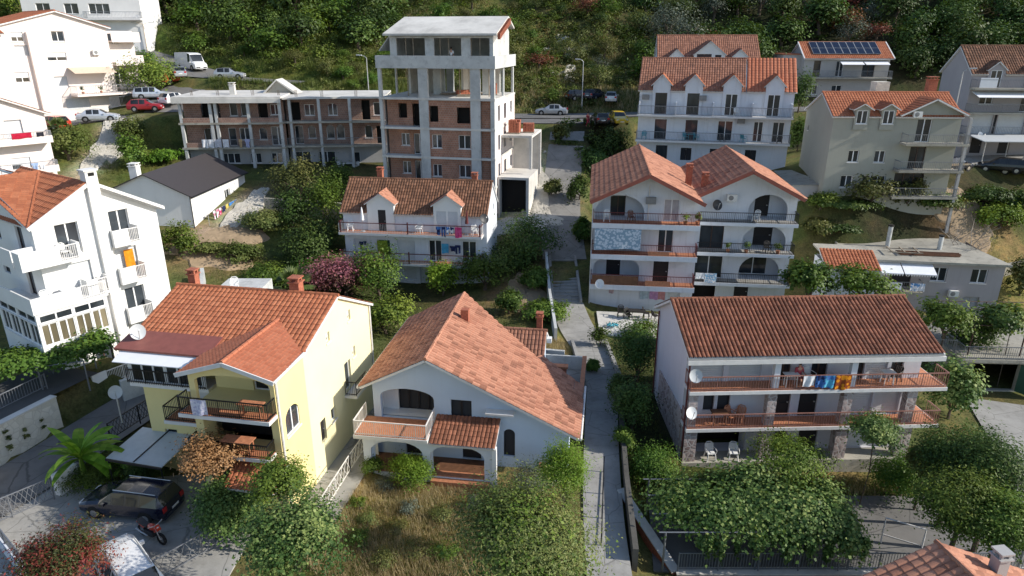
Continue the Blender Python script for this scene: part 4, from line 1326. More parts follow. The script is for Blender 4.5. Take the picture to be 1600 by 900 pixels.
each(h, 'pillar', 'grey', (W+.1, W+.35, -1.2, -.95, zf2, zf1-.2), (W+.1, W+.35, -1.2, -.95, zf3, zf2-.2), (W+.1, W+.35, -1.2, -.95, -3, zf3-.2), (W+.1, W+.35, -1.2, -.95, zf1, e-.05))
chimney(rf, 5.7, 4.3, e+1.2, e+2.9, 1.3, 'stone_pale', False); chimney(rf, 10.6, 4.2, e+1.0, e+3.1, .8, 'brick_red')
aircon(h, (7.6, -.003, e-.1), 0, -1)
t = MB(); t.prism([(-2.8, 1.0, 1.7), (-.01, 1.0, 1.75), (-.01, 7, 2.2), (-2.8, 7, 2.1)], (0, 0, .08)); t.build('shed_roof', 'concrete_old', h.root)
pbox(h, 'shed_wall', 'grey', (-2.6, -.02, 1.2, 1.35, -3, 1.69), (-2.6, -2.45, 1.35, 6.8, -3, 1.69))

# L ---- white row house with dormers
h = Lh = House('row_house', 'long white row house with clay roof, four dormers and blue tinted balconies', (14.4, 79.8, 3.4), -13.8, 'white_old')
W, D_, e, hr = 16.4, 8, 13.26, 3.3
f1, f2 = e-2.55, e-5.35
mb = MB()
facade(h, mb, (0, 0), (1, 0), W, f1-.2, e-.1, [])
facade(h, mb, (0, 0), (1, 0), W, f2-.2, f1-.2, [('d1b', 1.9, f2, 1.3, 2.2), ('d1b', 5.3, f2, 1.3, 2.2), ('d2', 8.8, f2, 1.6, 2.2), ('d2', 12.6, f2, 1.0, 2.2), ('d2', 14.6, f2, 1.2, 2.2)])
facade(h, mb, (0, 0), (1, 0), W, f2-3.0, f2-.2, [('d1b', 2.2, f2-2.8, 1.3, 2.1), ('sh', 5.0, f2-2.3, 1.2, 1.4), ('sh', 8.2, f2-2.3, 1.2, 1.4), ('sh', 12.0, f2-2.3, 1.2, 1.4)])
facade(h, mb, (0, 0), (1, 0), W, -4, f2-3.0, [('sh', 2.2, f2-5.2, 1.2, 1.4), ('sh', 6, f2-5.2, 1.2, 1.4), ('sh', 11.0, f2-5.2, 1.2, 1.4)])
facade(h, mb, (W, 0), (0, 1), D_, -4, [(0, e), (D_/2, e+hr), (D_, e)])
facade(h, mb, (W, D_), (-1, 0), W, -4, e)
facade(h, mb, (0, D_), (0, -1), D_, -4, [(0, e), (D_/2, e+hr), (D_, e)])
mb.build('wall', 'white_old', h.root)
for z in (f1, f2):
    b = balcony(h, -.1, W+.05, -1.2, -.003, z, 'rail_grey', None, 'lfr', .2, .95, 'fascia', None, .15)
each(h, 'balcony_divider', 'white_old', *[(x-.06, x+.06, -1.1, -.003, f1+.002, f1+1.4) for x in (0.1, 4.1, 8.1, 12.2, 16.2)])
rf = gable_roof(h, -.2, 11.35, -.25, D_/2, D_+.3, e-.05, e+hr, e-.1, 'tile_mixed', .26, .40, .04, 4, gaps=[(x, x+1.9, .7) for x in (1.45, 4.95, 9.0)])
t, d = MB(), MB()
ke = (hr+.07)/(D_/2+.28)
for a_, b_, y_ in ((11.45, 13.4, -.28), (13.4, 15.3, .7), (15.3, W+.2, -.28)):
    roof_plane(t, d, (a_, y_, e-.02+ke*(y_+.28)), (b_, y_, e-.02+ke*(y_+.28)), (b_, D_/2, e+hr+.05), (a_, D_/2, e+hr+.05), .40, .42, .07)
r2 = t.build('end_roof', 'tile_fresh', h.root); d.build('roof_board', 'fascia', r2)
st = hr/(D_/2+.25)
for x0 in (1.45, 4.95, 9.0, 13.4):
    two = x0 > 8
    dormer(h, x0, x0+1.9, -.02, e+.75, e+1.75, -.25, e-.05, st, f1, [('d2' if two else 'd1b', .3, f1, 1.3, 2.3)], 'white_old', 'tile_orange', .22)
for x in (.7, 6.9): aircon(h, (x, -.003, e-1.0), 0, -1, 'ac_old')
aircon(h, (11.2, -.003, f2+2.0), 0, -1, 'ac_old')

# M ---- roof with three dormers behind L
h = House('house', 'house behind the white row, weathered roof with one wide and two small dormers', (19.6, 96.3, 12.6), -8.3, 'white_old')
W, D_, e, hr = 13, 9, 6.7, 3.2
mb = MB(); block(h, mb, 0, W, 0, D_, -3, e, [('d2', 1.5, 3.9, 1.4, 2.1), ('d2', 6, 3.9, 1.4, 2.1), ('d2', 10, 3.9, 1.4, 2.1)], (), (), (), (D_/2, e+hr))
mb.build('wall', 'white_old', h.root)
rf = gable_roof(h, -.2, W+.2, -.3, D_/2, D_+.3, e-.05, e+hr, e-.05, 'tile_mixed', .27, .42, .04, 4, gaps=[(1.5, 3.2, .7), (4.6, 8.6, .9), (9.6, 11.4, .7)])
st = hr/(D_/2+.3)
dormer(h, 1.5, 3.2, 0, e+.7, e+1.5, -.3, e-.05, st, e-.6, [('w2', .3, e-.4, 1.1, .9)], 'white', 'tile_mixed', .15)
dormer(h, 4.6, 8.6, -.03, e+.9, e+2.5, -.3, e-.05, st, e-.8, [('d2b', .35, e-.6, 1.9, 1.5), ('d1b', 2.7, e-.6, .8, 1.4)], 'white', 'tile_mixed', .18)
dormer(h, 9.6, 11.4, 0, e+.7, e+1.5, -.3, e-.05, st, e-.6, [], 'white', 'tile_mixed', .15)

# N ---- house with solar panels
h = Nh = House('house', 'grey house with a row of solar panels on its low orange roof', (42.5, 104.5, 14.0), -4.5, 'grey')
W, D_, e, hr = 12.0, 6.8, 5.5, 2.1
mb = MB()
block(h, mb, 0, W, 0, D_, -4, e, [('d1b', 1.4, 2.9, 1.0, 2.2), ('d2', 4.6, 2.9, 1.0, 2.2), ('d2b', 8.3, 2.9, 1.7, 2.2), ('w2', 1.0, .4, 1.4, 1.3), ('w2', 4.4, .4, 1.4, 1.3)], (), (), (), (D_/2, e+hr))
block(h, mb, -2.6, -.003, 1.6, D_, -4, e+.4, [('w2b', .6, 3.3, 1.2, 1.4)])
mb.build('wall', 'grey', h.root)
rf = gable_roof(h, -.2, W+.3, -.6, D_/2, D_+.3, e-.1, e+hr, e, 'tile_orange', .27, .42, .04, 4)
pbox(h, 'side_roof', 'tile_orange', (-2.8, -.21, 1.4, D_, e+.4, e+.55))
vb = MB()
for x in (-.23, W+.33): vb.beam((x, -.62, e-.1), (x, D_/2, e+hr+.05), .14, .16)
vb.build('verge_board', 'fascia', rf)
sl = (hr+.1)/(D_/2+.6)
zz = lambda y: e-.1+(y+.6)*sl+.18
for i in range(9):
    x = 1.2+i*1.06
    p = MB(); p.prism([(x, .2, zz(.2)), (x+1.0, .2, zz(.2)), (x+1.0, 3.1, zz(3.1)), (x, 3.1, zz(3.1))], (0, 0, .05)); o = p.build('solar_panel', 'solar', rf)
    p = MB()
    for yy in (.2, 1.6, 3.1): p.beam((x, yy, zz(yy)+.06), (x+1.0, yy, zz(yy)+.06), .035)
    for xx in (x, x+1.0): p.beam((xx, .2, zz(.2)+.06), (xx, 3.1, zz(3.1)+.06), .035)
    p.build('panel_frame', 'steel', o)
balcony(h, -.1, W+.2, -1.2, -.003, 2.85, 'rail_grey', None, 'lfr', .2, .9, 'concrete_old', None, .16)
for a, b in ((4.9, 8.0), (8.2, 11.5)):
    p = MB(); p.prism([(a, -.3, 5.0), (a, -1.5, 4.6), (a, -1.5, 4.65), (a, -.3, 5.05)], (b-a, 0, 0)); p.build('awning', 'awning_white', h.root)

# P ---- house at the far right edge
h = Ph = House('house', 'pale grey house with brown tile roof and white awning over its balcony', (51.3, 79.5, 9.6), -6, 'mauve')
W, D_, e, hr = 12, 7, 8.8, 2.9
mb = MB()
f1, f2, f3 = e-1.45, e-4.05, e-6.5
block(h, mb, 0, W, 0, D_, -3, e, [('d2', 5.7, f2, 1.6, 1.9), ('w2', 1.3, f2+.8, 1.4, 1.0), ('rs', .6, f3, 2.6, 2.1), ('rs', 3.7, f3, 2.9, 2.1), ('dk', 3.3, f3, .3, 2.1), ('dk', 1.4, .1, 1.2, 1.9), ('dk', 4.4, .1, 1.2, 1.9)], (), [('w1', 3, 5, .8, 1)], (), (D_/2, e+hr))
mb.build('wall', 'mauve', h.root)
rf = gable_roof(h, -.25, W+.2, -.3, D_/2, D_+.3, e-.05, e+hr, e-.05, 'tile_brown', .27, .42, .05, 4, gaps=[(1.5, 3.3, .4), (5.6, 7.4, .4)])
st = hr/(D_/2+.3)
for x0 in (1.5, 5.6):
    dormer(h, x0, x0+1.8, -.02, e+.55, e+1.35, -.3, e-.05, st, f1-.2, [('d2', .3, f1, 1.2, 1.85)], 'mauve', 'tile_brown', .18)
for z in (f1, f2, f3):
    balcony(h, -.1, W, -1.3, -.003, z, 'rail_grey', None, 'lfr', .2, .9, 'concrete_old', None, .16)
a = MB(); a.prism([(.2, -.2, f1-.45), (.2, -1.9, f1-.95), (.2, -1.9, f1-.9), (.2, -.2, f1-.4)], (W-1, 0, 0)); a.build('awning', 'awning_white', h.root)
pbox(h, 'balcony_screen', 'awning_white', (.3, 2.1, -1.26, -1.22, f1+.05, f1+1.1))

# Q ---- flat roofed house
h = Qh = House('flat_roofed_house', 'low mauve house with stained flat concrete roof and two blue striped awnings', (30.4, 58.5, -1.75), -9, 'mauve')
W, D_, e = 13.3, 10.5, 5.3
mb = MB()
block(h, mb, .35, W-.25, .5, D_-.3, -3, e-.2, [('rs', 1.0, 2.7, 2.0, 2.0), ('dk', 3.4, 2.7, 1.8, 2.0), ('w2', 6.8, 3.35, 1.3, 1.3), ('w2', 10.1, 3.35, 1.3, 1.3), ('shg', 6.6, .7, 1.2, 1.25), ('shg', 9.9, .7, 1.3, 1.35), ('sh', 3.0, .2, 1.2, 1.9)], (), [('dk', 2, 2.8, 1, 1)])
mb.build('wall', 'mauve', h.root)
s = MB(); s.prism([(0, 0, e-.2), (W, 0, e-.2), (W-1.0, D_*.62, e-.2), (W-2.2, D_, e-.2), (0, D_, e-.2)], (0, 0, .2))
rf = s.build('flat_roof', 'concrete_old', h.root)
pbox(h, 'roof_kerb', 'concrete_old', (0, .15, .002, D_, e+.003, e+.12), parent=rf)
for x, y, z in ((4.6, 4.6, 1.95), (9.0, 4.2, 1.25)):
    m_ = MB(); m_.tube([(x, y, e-.1), (x, y, e+z)], .2, 10); c = m_.build('chimney', 'concrete', rf)
    m_ = MB(); m_.tube([(x, y, e+z+.002), (x, y, e+z+.14)], .25, 10); m_.build('chimney_cap', 'void', c)
balcony(h, .5, 6.3, -.7, .497, 2.6, 'rail_grey', None, 'lfr', .2, .9, 'concrete_old', None, .2)
aw = clothmat('striped_awning', (.82, .83, .86), (.78, .8, .84), 2)
for a, b in ((1.7, 4.3), (4.4, 7.0)):
    p = MB(); p.prism([(a, .4, 4.95), (a, -1.0, 4.35), (a, -1.0, 4.4), (a, .4, 5.0)], (b-a, 0, 0)); o = p.build('awning', aw, h.root)
    p = MB()
    for i in range(12):
        x = a+(b-a)*i/12; p.face([(x, -1.01, 4.35), (x+(b-a)/12, -1.01, 4.35), (x+(b-a)/24, -1.01, 4.15)])
    p.build('awning_valance', 'rail_white', o)
aircon(h, (9.2, .497, 2.1), 0, -1)
# annex with a small tile roof beside it
h = House('annex', 'small annex with an orange ribbed tile roof beside the flat roofed house', (26.6, 54.6, -.5), -9, 'white_old')
mb = MB(); block(h, mb, 0, 4.0, 0, 4.2, -2, 4.4, [('dk', 1, .2, 1, 1.9)]); mb.build('wall', 'white_old', h.root)
t, d = MB(), MB(); roof_plane(t, d, (-.2, -.3, 4.4), (4.2, -.3, 4.4), (4.2, 2.6, 5.35), (-.2, 2.6, 5.35), .27, .4, .07)
r = t.build('roof', 'tile_orange', h.root); d.build('roof_board', 'fascia', r)
pbox(h, 'back_roof', 'concrete_old', (-.2, 4.2, 2.65, 4.6, 5.1, 5.25))

# D ---- low white house with dark sheet roof
h = Dh = House('bungalow', 'low white house with smooth dark grey roof and washing along its sunny wall', (-31.0, 64.6, 4.4), 87, 'white')
W, D_, e, hr = 12.5, 8.8, 3.52, 1.98
mb = MB()
block(h, mb, 0, W, 0, D_, -3, e, [('w2', 7.2, 1.2, 1.3, 1.3)], (), [('w1', 3.5, 1.2, .9, 1.0)], (), (D_/2-.3, e+hr))
mb.build('wall', 'white', h.root)
d = MB()
yr = D_/2-.3
d.prism([(-.3, -.35, e-.15), (W+.2, -.35, e-.15), (W+.2, yr, e+hr), (-.3, yr, e+hr)], (0, 0, .1))
d.prism([(-.3, D_+.35, e-.15), (W+.2, D_+.35, e-.15), (W+.2, yr, e+hr), (-.3, yr, e+hr)], (0, 0, .1))
rf = d.build('roof', 'metal_dark', h.root)
chimney(rf, 1.6, D_-2.9, e+.8, e+2.5, .75, 'white', True)
downpipe(h, -.05, -.08, -.5, e, 'rail_black')
gutter(h, (-.3, -.4, e-.12), (W+.2, -.4, e-.12), rf, .07, 'rail_black')
pbox(h, 'terrace', 'concrete_pale', (.6, W, -1.3, -.003, -3, .12))
pbox(h, 'plinth', 'grey', (-.04, -.003, 0, D_, -3, .3))

# A ---- tall white apartment house
h = Ah = House('apartment_house', 'tall bright white apartment house with balconies and a glazed corner sunroom', (-28.5, 39.2, .5), 55, 'white')
W, D_, e, e2, ea, xa, y2, xv, yv = 7.8, 9.0, 11.1, 10.76, 13.1, 3.5, 9.2, 4.2, 7.0
mb = MB()
lv = [8.9, 6.35, 3.5, .6]; rv = [9.0, 6.45, 3.65]
# sunny facade (front), shaded facade (left side)
facade(h, mb, (0, 0), (1, 0), 3.9, -3, [(0, e), (xa-.2, ea), (3.9, ea)], [('d2', 1.2, lv[0], 1.35, 2.0), ('rs', 1.4, lv[1], 1.4, 2.0), ('d2b', 1.9, .6, 1.1, 2.0)])
facade(h, mb, (3.9, .5), (1, 0), W-3.9, -3, [(0, ea-.25), (W-3.9, e2)], [('d2', .75, rv[0], 1.25, 2.0), ('rs', .7, rv[1], 1.4, 2.0), ('d2', .8, rv[2], 1.3, 2.0), ('dk', .5, .6, .9, 2.0)])
facade(h, mb, (3.9, 0), (0, 1), .5, -3, ea)
facade(h, mb, (W, .5), (0, 1), D_-.5, -3, e2, [])
facade(h, mb, (W, D_), (-1, 0), W, -3, e2)
facade(h, mb, (0, D_), (0, -1), D_, -3, [(0, ea), (D_*.3, ea+.4), (D_, e)], [('d1b', 6.5, lv[0], 1.0, 2.0), ('d1b', 6.5, lv[1], 1.0, 2.0), ('sh', 3.0, lv[1]+.8, 1.0, 1.2), ('d1b', 6.5, lv[3], 1.0, 2.0), ('sh', 3.0, lv[0]+.6, 1.0, 1.3)])
mb.build('wall', 'white', h.root)
# roofs: main gable towards the sun, cross gable towards the left, valley between
t, d = MB(), MB()
# front slope of the main gable: eave at c0, ridge from the apex to the back
pa, pb_ = (xa, -.2, ea+.05), (xa+.1, y2, ea+.05)
roof_plane(t, d, (-.2, y2, e-.1), (-.2, -.2, e-.1), pa, (xa, y2, ea+.05), .27, .42, .06)
# the slope away from us
roof_plane(t, d, (W+.3, .2, e2-.15), (W+.3, D_, e2-.15), (xa, D_, ea+.05), (xa, .2, ea+.05), .27, .42, .05, 2)
ridge_caps(t, pa, (xa, y2, ea+.08))
# cross gable: ridge along x from the left facade, at y 6.6
yc, zc = 6.3, ea+.05
roof_plane(t, d, (-.25, yc-6.4, e-.08), (xa, yc-6.4+5.9, ea-.05), (xa, yc, zc), (-.25, yc, zc), .27, .42, .06)
ridge_caps(t, (-.25, yc, zc+.05), (xa, yc, zc+.05)); ridge_caps(t, (-.2, -.15, e+.0), (xa-.2, yc-.3, zc), .1)
rf = t.build('roof', 'tile_orange', h.root); d.build('roof_board', 'white', rf)
vb = MB(); vb.prism([(xa+.3, -.05, ea-.1), (xa+.3, -.05, ea+.12), (W+.35, .0, e2+.02), (W+.35, .0, e2-.2)], (0, .55, 0)); vb.build('verge_coping', 'white', rf)
vb = MB(); vb.beam((-.25, -.2, e-.14), (xa, -.2, ea-.05), .08, .22); vb.build('verge_board', 'white', rf)
c = pbox(h, 'chimney', 'white', (3.45, 4.15, -.28, .45, -3, ea+.75)); pbox(h, 'flue_shade_plate', 'void', (3.62, 3.98, -.3, -.281, ea+.45, ea+.66), parent=c)  # near-black plate painting the shade inside the flue
pbox(h, 'chimney_cap', 'white', (3.37, 4.23, -.36, .53, ea+.752, ea+.84), parent=c)
def pbalc(x0, x1, y0, y1, z, gap, side='front'):
    """balcony with solid parapet and one barred gap"""
    m_ = MB(); m_.box(x0, x1, y0, y1, z-.16, z)
    b = m_.build('balcony', 'white', h.root)
    t_ = .09; ht = .95
    each(h, 'parapet', 'white', (x0, x0+t_, y0, y1, z+.002, z+ht), (x1-t_, x1, y0, y1, z+.002, z+ht), (x0+t_, x0+t_+(x1-x0)*gap, y0, y0+t_, z+.002, z+ht), (x1-t_-.1, x1-t_, y0, y0+t_, z+.002, z+ht), parent=b)
    railing(b, [(x0+t_+(x1-x0)*gap, y0+.04), (x1-t_-.1, y0+.04)], z, .9, 'rail_white', None, .1, .025)
pbalc(-1.3, 2.0, -1.0, -.003, lv[0], .62); pbalc(2.0, 3.4, -.8, -.003, lv[1]-.05, .4)
for z in rv: pbalc(4.2, 6.0, -.6, .497, z, .5)
# shaded side balconies at the corner
for z in (lv[0],):
    m_ = MB(); m_.box(-1.3, -.003, .2, 3.4, z-.16, z); b = m_.build('balcony', 'white', h.root)
    each(h, 'parapet', 'white', (-1.3, -1.21, .2, 3.4, z+.002, z+.95), (-1.21, -.003, .2, .29, z+.002, z+.95), parent=b)
# sunroom around the corner
sr = MB()
z0, z1 = 3.55, 6.15
facade(h, sr, (-1.3, -1.2), (1, 0), 4.1, z0, z1, [('tan', .15, z0+.5, .9, 1.35), ('tan', 1.12, z0+.5, .9, 1.35), ('tan', 2.1, z0+.5, .9, 1.35), ('tan', 3.07, z0+.5, .88, 1.35), ('w2', .15, z0+1.95, 1.87, .5), ('w2', 2.1, z0+1.95, 1.85, .5)], .1)
facade(h, sr, (-1.3, 4.5), (0, -1), 5.7, z0, z1, [('w2', .3, z0+.5, 1.2, 1.35), ('w2', 1.65, z0+.5, 1.2, 1.35), ('w2', 3.0, z0+.5, 1.2, 1.35), ('w2', 4.35, z0+.5, 1.2, 1.35), ('w2', .3, z0+1.95, 2.5, .5), ('w2', 3.0, z0+1.95, 2.5, .5)], .1)
facade(h, sr, (2.8, -1.2), (0, 1), 1.197, z0, z1)
sr.box(-1.28, 2.78, -1.18, -.003, z0-.15, z0); sr.box(-1.28, -.003, -.003, 4.5, z0-.15, z0)
sr.box(-1.4, 2.9, -1.3, -.003, z1+.003, z1+.16); sr.box(-1.4, -.003, -.003, 4.6, z1+.003, z1+.16)
sr.build('sunroom', 'white', h.root)
p = MB(); p.box(-1.4, -1.31, -1.3, 4.6, z1+.163, z1+1.0); p.box(-1.31, 1.4, -1.3, -1.21, z1+.163, z1+1.0); p.build('terrace_parapet', 'white', h.root)
railing(h.root, [(1.4, -1.25), (2.85, -1.25), (2.85, -.1)], z1+.16, .85, 'rail_white', None, .1, .025)
pbalc(.6, 3.3, -2.0, -.003, .62, .3)
aircon(h, (4.2, .497, 11.3), 1e-9, -1)
# low rear wing with its own orange roof
mb = MB(); block(h, mb, 2.5, 7.8, D_+.003, D_+5.5, -3, 10.2); mb.build('rear_wing_wall', 'white', h.root)
t, d = MB(), MB(); roof_plane(t, d, (8.1, D_+.1, 10.1), (8.1, D_+5.8, 10.1), (4.0, D_+5.8, 12.4), (4.0, D_+.1, 12.4), .27, .42, .06)
r = t.build('rear_wing_roof', 'tile_orange', h.root); d.build('roof_board', 'fascia', r)

# B ---- pink white block at the upper left
h = Bh = House('apartment_block', 'pinkish white apartment block with red roof, roller shutters and a tan awning', (-60.6, 85.2, 12.4), 52, 'pinkish').size(1.09)
W, D_, e = 11.5, 9, 10.2
mb = MB()
v = [.6, 3.4, 6.2, 8.9]
block(h, mb, 0, W, 0, D_, -4, e, [('half', 1.0, v[1]+.9, 1.4, 1.1), ('rs', 1.6, v[2]+.9, 1.4, 1.1), ('half', 1.5, v[3]-.3, 1.2, 1.0), ('w2', 5.5, v[3]-.3, 1.3, 1.1), ('half', 4.6, v[2]+.3, 2.0, .9), ('rs', 4.8, v[1]+.2, 1.4, 1.2), ('rs', 5.5, .0, 2.6, 2.3)], [('d2', 1.5, v[1], 1.4, 2.1), ('d2', 1.5, v[2], 1.4, 2.1)], [('half', 2, v[1]+.8, 1.2, 1.1), ('half', 5, v[2]+.8, 1.2, 1.1)], (), ('x', 6.2, e+1.6))
block(h, mb, W+.003, W+3.6, 1.5, D_, 2.6, e-.4, [('w2', .6, v[3]-.6, 1.3, 1.2), ('d2', .5, v[1]-.2, 1.5, 2.1), ('d3', .4, v[1]-.2, .1, 2.1)])
mb.build('wall', 'pinkish', h.root)
t, d = MB(), MB()
roof_plane(t, d, (-.3, D_, e-.1), (-.3, -.4, e-.1), (6.2, -.4, e+1.65), (6.2, D_, e+1.65), .3, .45, .06)
roof_plane(t, d, (W+.4, -.4, e-.1), (W+.4, D_, e-.1), (6.2, D_, e+1.65), (6.2, -.4, e+1.65), .3, .45, .06)
ridge_caps(t, (6.2, -.4, e+1.7), (6.2, D_, e+1.7))
rf = t.build('roof', 'tile_orange', h.root); d.build('roof_board', 'fascia', rf)
pbox(h, 'corner_pier', 'pinkish', (2.9, 3.5, -.5, -.003, -4, e-.6))
for z in v[1:]:
    m_ = MB(); m_.box(W+.5, W+3.9, .2, 1.497, z-.4, z-.22); b = m_.build('balcony', 'pinkish', h.root)
    each(h, 'parapet', 'pinkish', (W+.5, W+3.9, .2, .3, z-.218, z+.75), (W+3.8, W+3.9, .302, 1.497, z-.218, z+.75), parent=b)
balcony(h, 6.2, W+1.2, -1.9, -.003, v[1]-.6, 'rail_grey', None, 'lfr', .25, .9, 'pinkish', None, .2)
a = MB(); a.prism([(6.4, -.1, v[2]-.5), (6.4, -1.9, v[2]-1.1), (6.4, -1.9, v[2]-1.04), (6.4, -.1, v[2]-.44)], (4.6, 0, 0)); a.build('awning', 'awning_tan', h.root)
aircon(h, (9.8, -.003, v[2]+.9), 1e-9, -1)
m_ = MB(); facade(h, m_, (-8, -2.0), (1, 0), 8, -4, e-.8, [('half', 2.2, v[2]+.2, 1.4, 1.0), ('half', 4.5, v[1]+.2, 1.4, 1.1), ('rs', 4.5, v[0]+.2, 1.4, 1.2), ('half', 5.6, v[3]-1.2, 1.3, .8)]); facade(h, m_, (0, -2.0), (0, 1), 1.997, -4, e-.8); m_.build('side_wall', 'pinkish', h.root)
t, d = MB(), MB(); roof_plane(t, d, (-8, -2.3, e-.85), (.3, -2.3, e-.85), (.3, 3, e+1.0), (-8, 3, e+1.0), .3, .45, .05); r = t.build('side_roof', 'tile_orange', h.root); d.build('roof_board', 'fascia', r)

# C ---- lower pink house below it
h = Ch = House('house', 'pinkish house at the road bend with washing on its parapet balconies', (-50.3, 61.5, 6.9), 50, 'pinkish')
W, D_, e = 8.0, 8, 8.5
mb = MB()
block(h, mb, 0, W, 0, D_, -3, e+1.2, [('rs', 4.6, 6.0, 1.4, 2.0), ('half', 4.4, 3.3, 1.6, 1.2), ('w3', 4.7, .6, 2.2, 1.6), ('rs', 2.2, 3.2, 1.3, 2.0)], [('w2', 3, 4, 1.2, 1.2)], (), (), ('x', 3.0, e+2.2), e-.0)
mb.build('wall', 'pinkish', h.root)
t, d = MB(), MB()
roof_plane(t, d, (W+.5, -.4, e-.15), (W+.5, D_, e-.15), (3, D_, e+2.25), (3, -.4, e+2.25), .3, .45, .05)
r = t.build('roof', 'tile_mixed', h.root); d.build('roof_board', 'pinkish', r)
for z in (6.0, 3.2):
    m_ = MB(); m_.box(2.8, W-.1, -1.3, -.003, z-.2, z); b = m_.build('balcony', 'pinkish', h.root)
    p = MB(); p.box(2.8, W-.1, -1.3, -1.2, z+.002, z+.45); p.build('parapet', 'pinkish', b)
    railing(b, [(2.8, -1.25), (W-.15, -1.25), (W-.15, -.05)], z+.4, .5, 'rail_grey', None, .12)

# top left white building on the hill
h = House('building', 'white flat building on the hillside cut by the picture top', (-74.5, 112, 20.5), 8, 'white')
mb = MB(); block(h, mb, 0, 17, 0, 9, -4, 9, [('w2', 2, 5.2, 2, 1.5), ('w2', 6, 5.2, 2, 1.5), ('w3', 9.5, 5.2, 3, 1.5), ('rs', 14, 1.4, 2.4, 1.2)]); mb.build('wall', 'white', h.root)
balcony(h, 9, 17.2, -1.3, -.003, 4.6, 'rail_grey', None, 'lfr', .3, .9, 'fascia', None, .2)

# open carport on the parking ledge at the right
t = thing('carport', 'pale carport roof on thin posts over the parked cars at the right edge', 'carport', (51.0, 74.6, 9.3), -4)
m_ = MB(); m_.prism([(0, 0, 2.3), (9, 0, 2.3), (9, 3.4, 2.6), (0, 3.4, 2.6)], (0, 0, .08)); m_.build('roof_sheet', 'dish', t)
each_tube(t, 'post', 'steel', .05, *[((x, y, -.3), (x, y, 2.3+y*.088)) for x in (.2, 4.5, 8.8) for y in (.1, 3.3)])
# ------------------------------------------------------------------ F: unfinished tower
h = Fh = House('unfinished_tower', 'unfinished concrete and brick apartment tower with open top storey and white roof slab', (-13.86, 73.65, 4.87), -12.1, 'concrete', 'building')
W, D_ = 12.37, 9.86
lev = [-.5, 2.5, 5.5, 8.5, 11.5, 14.6]
each(h, 'floor_slab', 'concrete_pale', *[(-.05, W+.05, -.05, D_, z-.22, z) for z in lev[1:]])
cols = [(0, .32), (4.35, 5.35), (9.85, 10.85), (W-.42, W)]
for a, b in cols:
    each(h, 'column', 'concrete', *[(a, b, 0, .4, z0+.002, z1-.222) for z0, z1 in zip(lev, lev[1:])])
for a, b in cols:
    each(h, 'inner_column', 'concrete', *[(a+.1, b-.1, yy, yy+.4, lev[4]+.002, lev[5]-.222) for yy in (4.6, D_-.45)])
bk = MB()
for i, z in enumerate(lev[:-2]):
    t_ = lev[i+1]-.223
    y_ = 1.3
    if i == 3: L_ = [('void', 1.25, z+.8, .95, 1.5), ('void', 2.8, z, 1.25, 2.3)]; Mid = [('void', .05, z+.6, .95, 1.6), ('void', 3.0, z+.5, 1.4, 1.6)]
    elif i == 2: L_ = [('w2', 1.4, z+.9, .95, 1.3), ('d2', 2.8, z, 1.25, 2.2)]; Mid = [('w2', .2, z+.9, 1.1, 1.4), ('w2', 3.1, z+.9, 1.3, 1.4)]
    elif i == 1: L_ = [('w2', 1.4, z+.9, .95, 1.3), ('d2', 2.8, z, 1.25, 2.3)]; Mid = [('w2', .2, z+.9, 1.0, 1.3), ('w2', 3.1, z+.9, 1.3, 1.3)]
    else: L_ = [('w2', 1.4, z+.9, .95, 1.3)]; Mid = [('w2', .2, z+.9, 1.1, 1.4)]
    facade(h, bk, (.32, y_), (1, 0), 4.03, z, t_, L_)
    facade(h, bk, (5.35, .12), (1, 0), 4.5, z, t_, Mid)
    facade(h, bk, (10.85, .5), (1, 0), 1.1, z, t_)
    facade(h, bk, (4.35, .4), (0, 1), .9, z, t_)
bk.build('brick_infill', 'brick', h.root)
sw = MB()
for i, z in enumerate(lev[:-2]):
    t_ = lev[i+1]-.223
    facade(h, sw, (W-.02, .4), (0, 1), D_-.4, z, t_, [('void', 1.2, z+.6, .9, 1.6), ('void', 4.0, z+.6, 1.1, 1.6), ('w2', 7.0, z+.9, 1.2, 1.3)])
    facade(h, sw, (.02, D_), (0, -1), D_-1.3, z, t_, [('void', 3, z+.6, 1.1, 1.6)])
    facade(h, sw, (W, D_-.02), (-1, 0), W, z, t_)
sw.build('side_infill', 'pinkish', h.root)  # pale pinkish instead of brick: sunlight on the side put into its colour
# open storey: stub walls at the back
z = lev[4]
each(h, 'partition', 'concrete_pale', *[(x0, x1, D_-1.6, D_-1.35, z+.002, lev[5]-.223) for x0, x1 in ((2.2, 4.6), (6.6, 8.0), (9.0, 11.0))], (1.3, 1.55, 5.5, D_-.5, z+.002, lev[5]-.223), (7.2, 7.45, 6.0, D_-1.62, z+.002, lev[5]-.223))
pp = MB()
pp.box(-.12, W+.12, -.12, .06, 14.382, 15.6); pp.box(W-.06, W+.12, .06, D_, 14.382, 15.6); pp.box(-.12, .06, .06, D_, 14.382, 15.6)
pp.build('parapet', 'concrete', h.root)
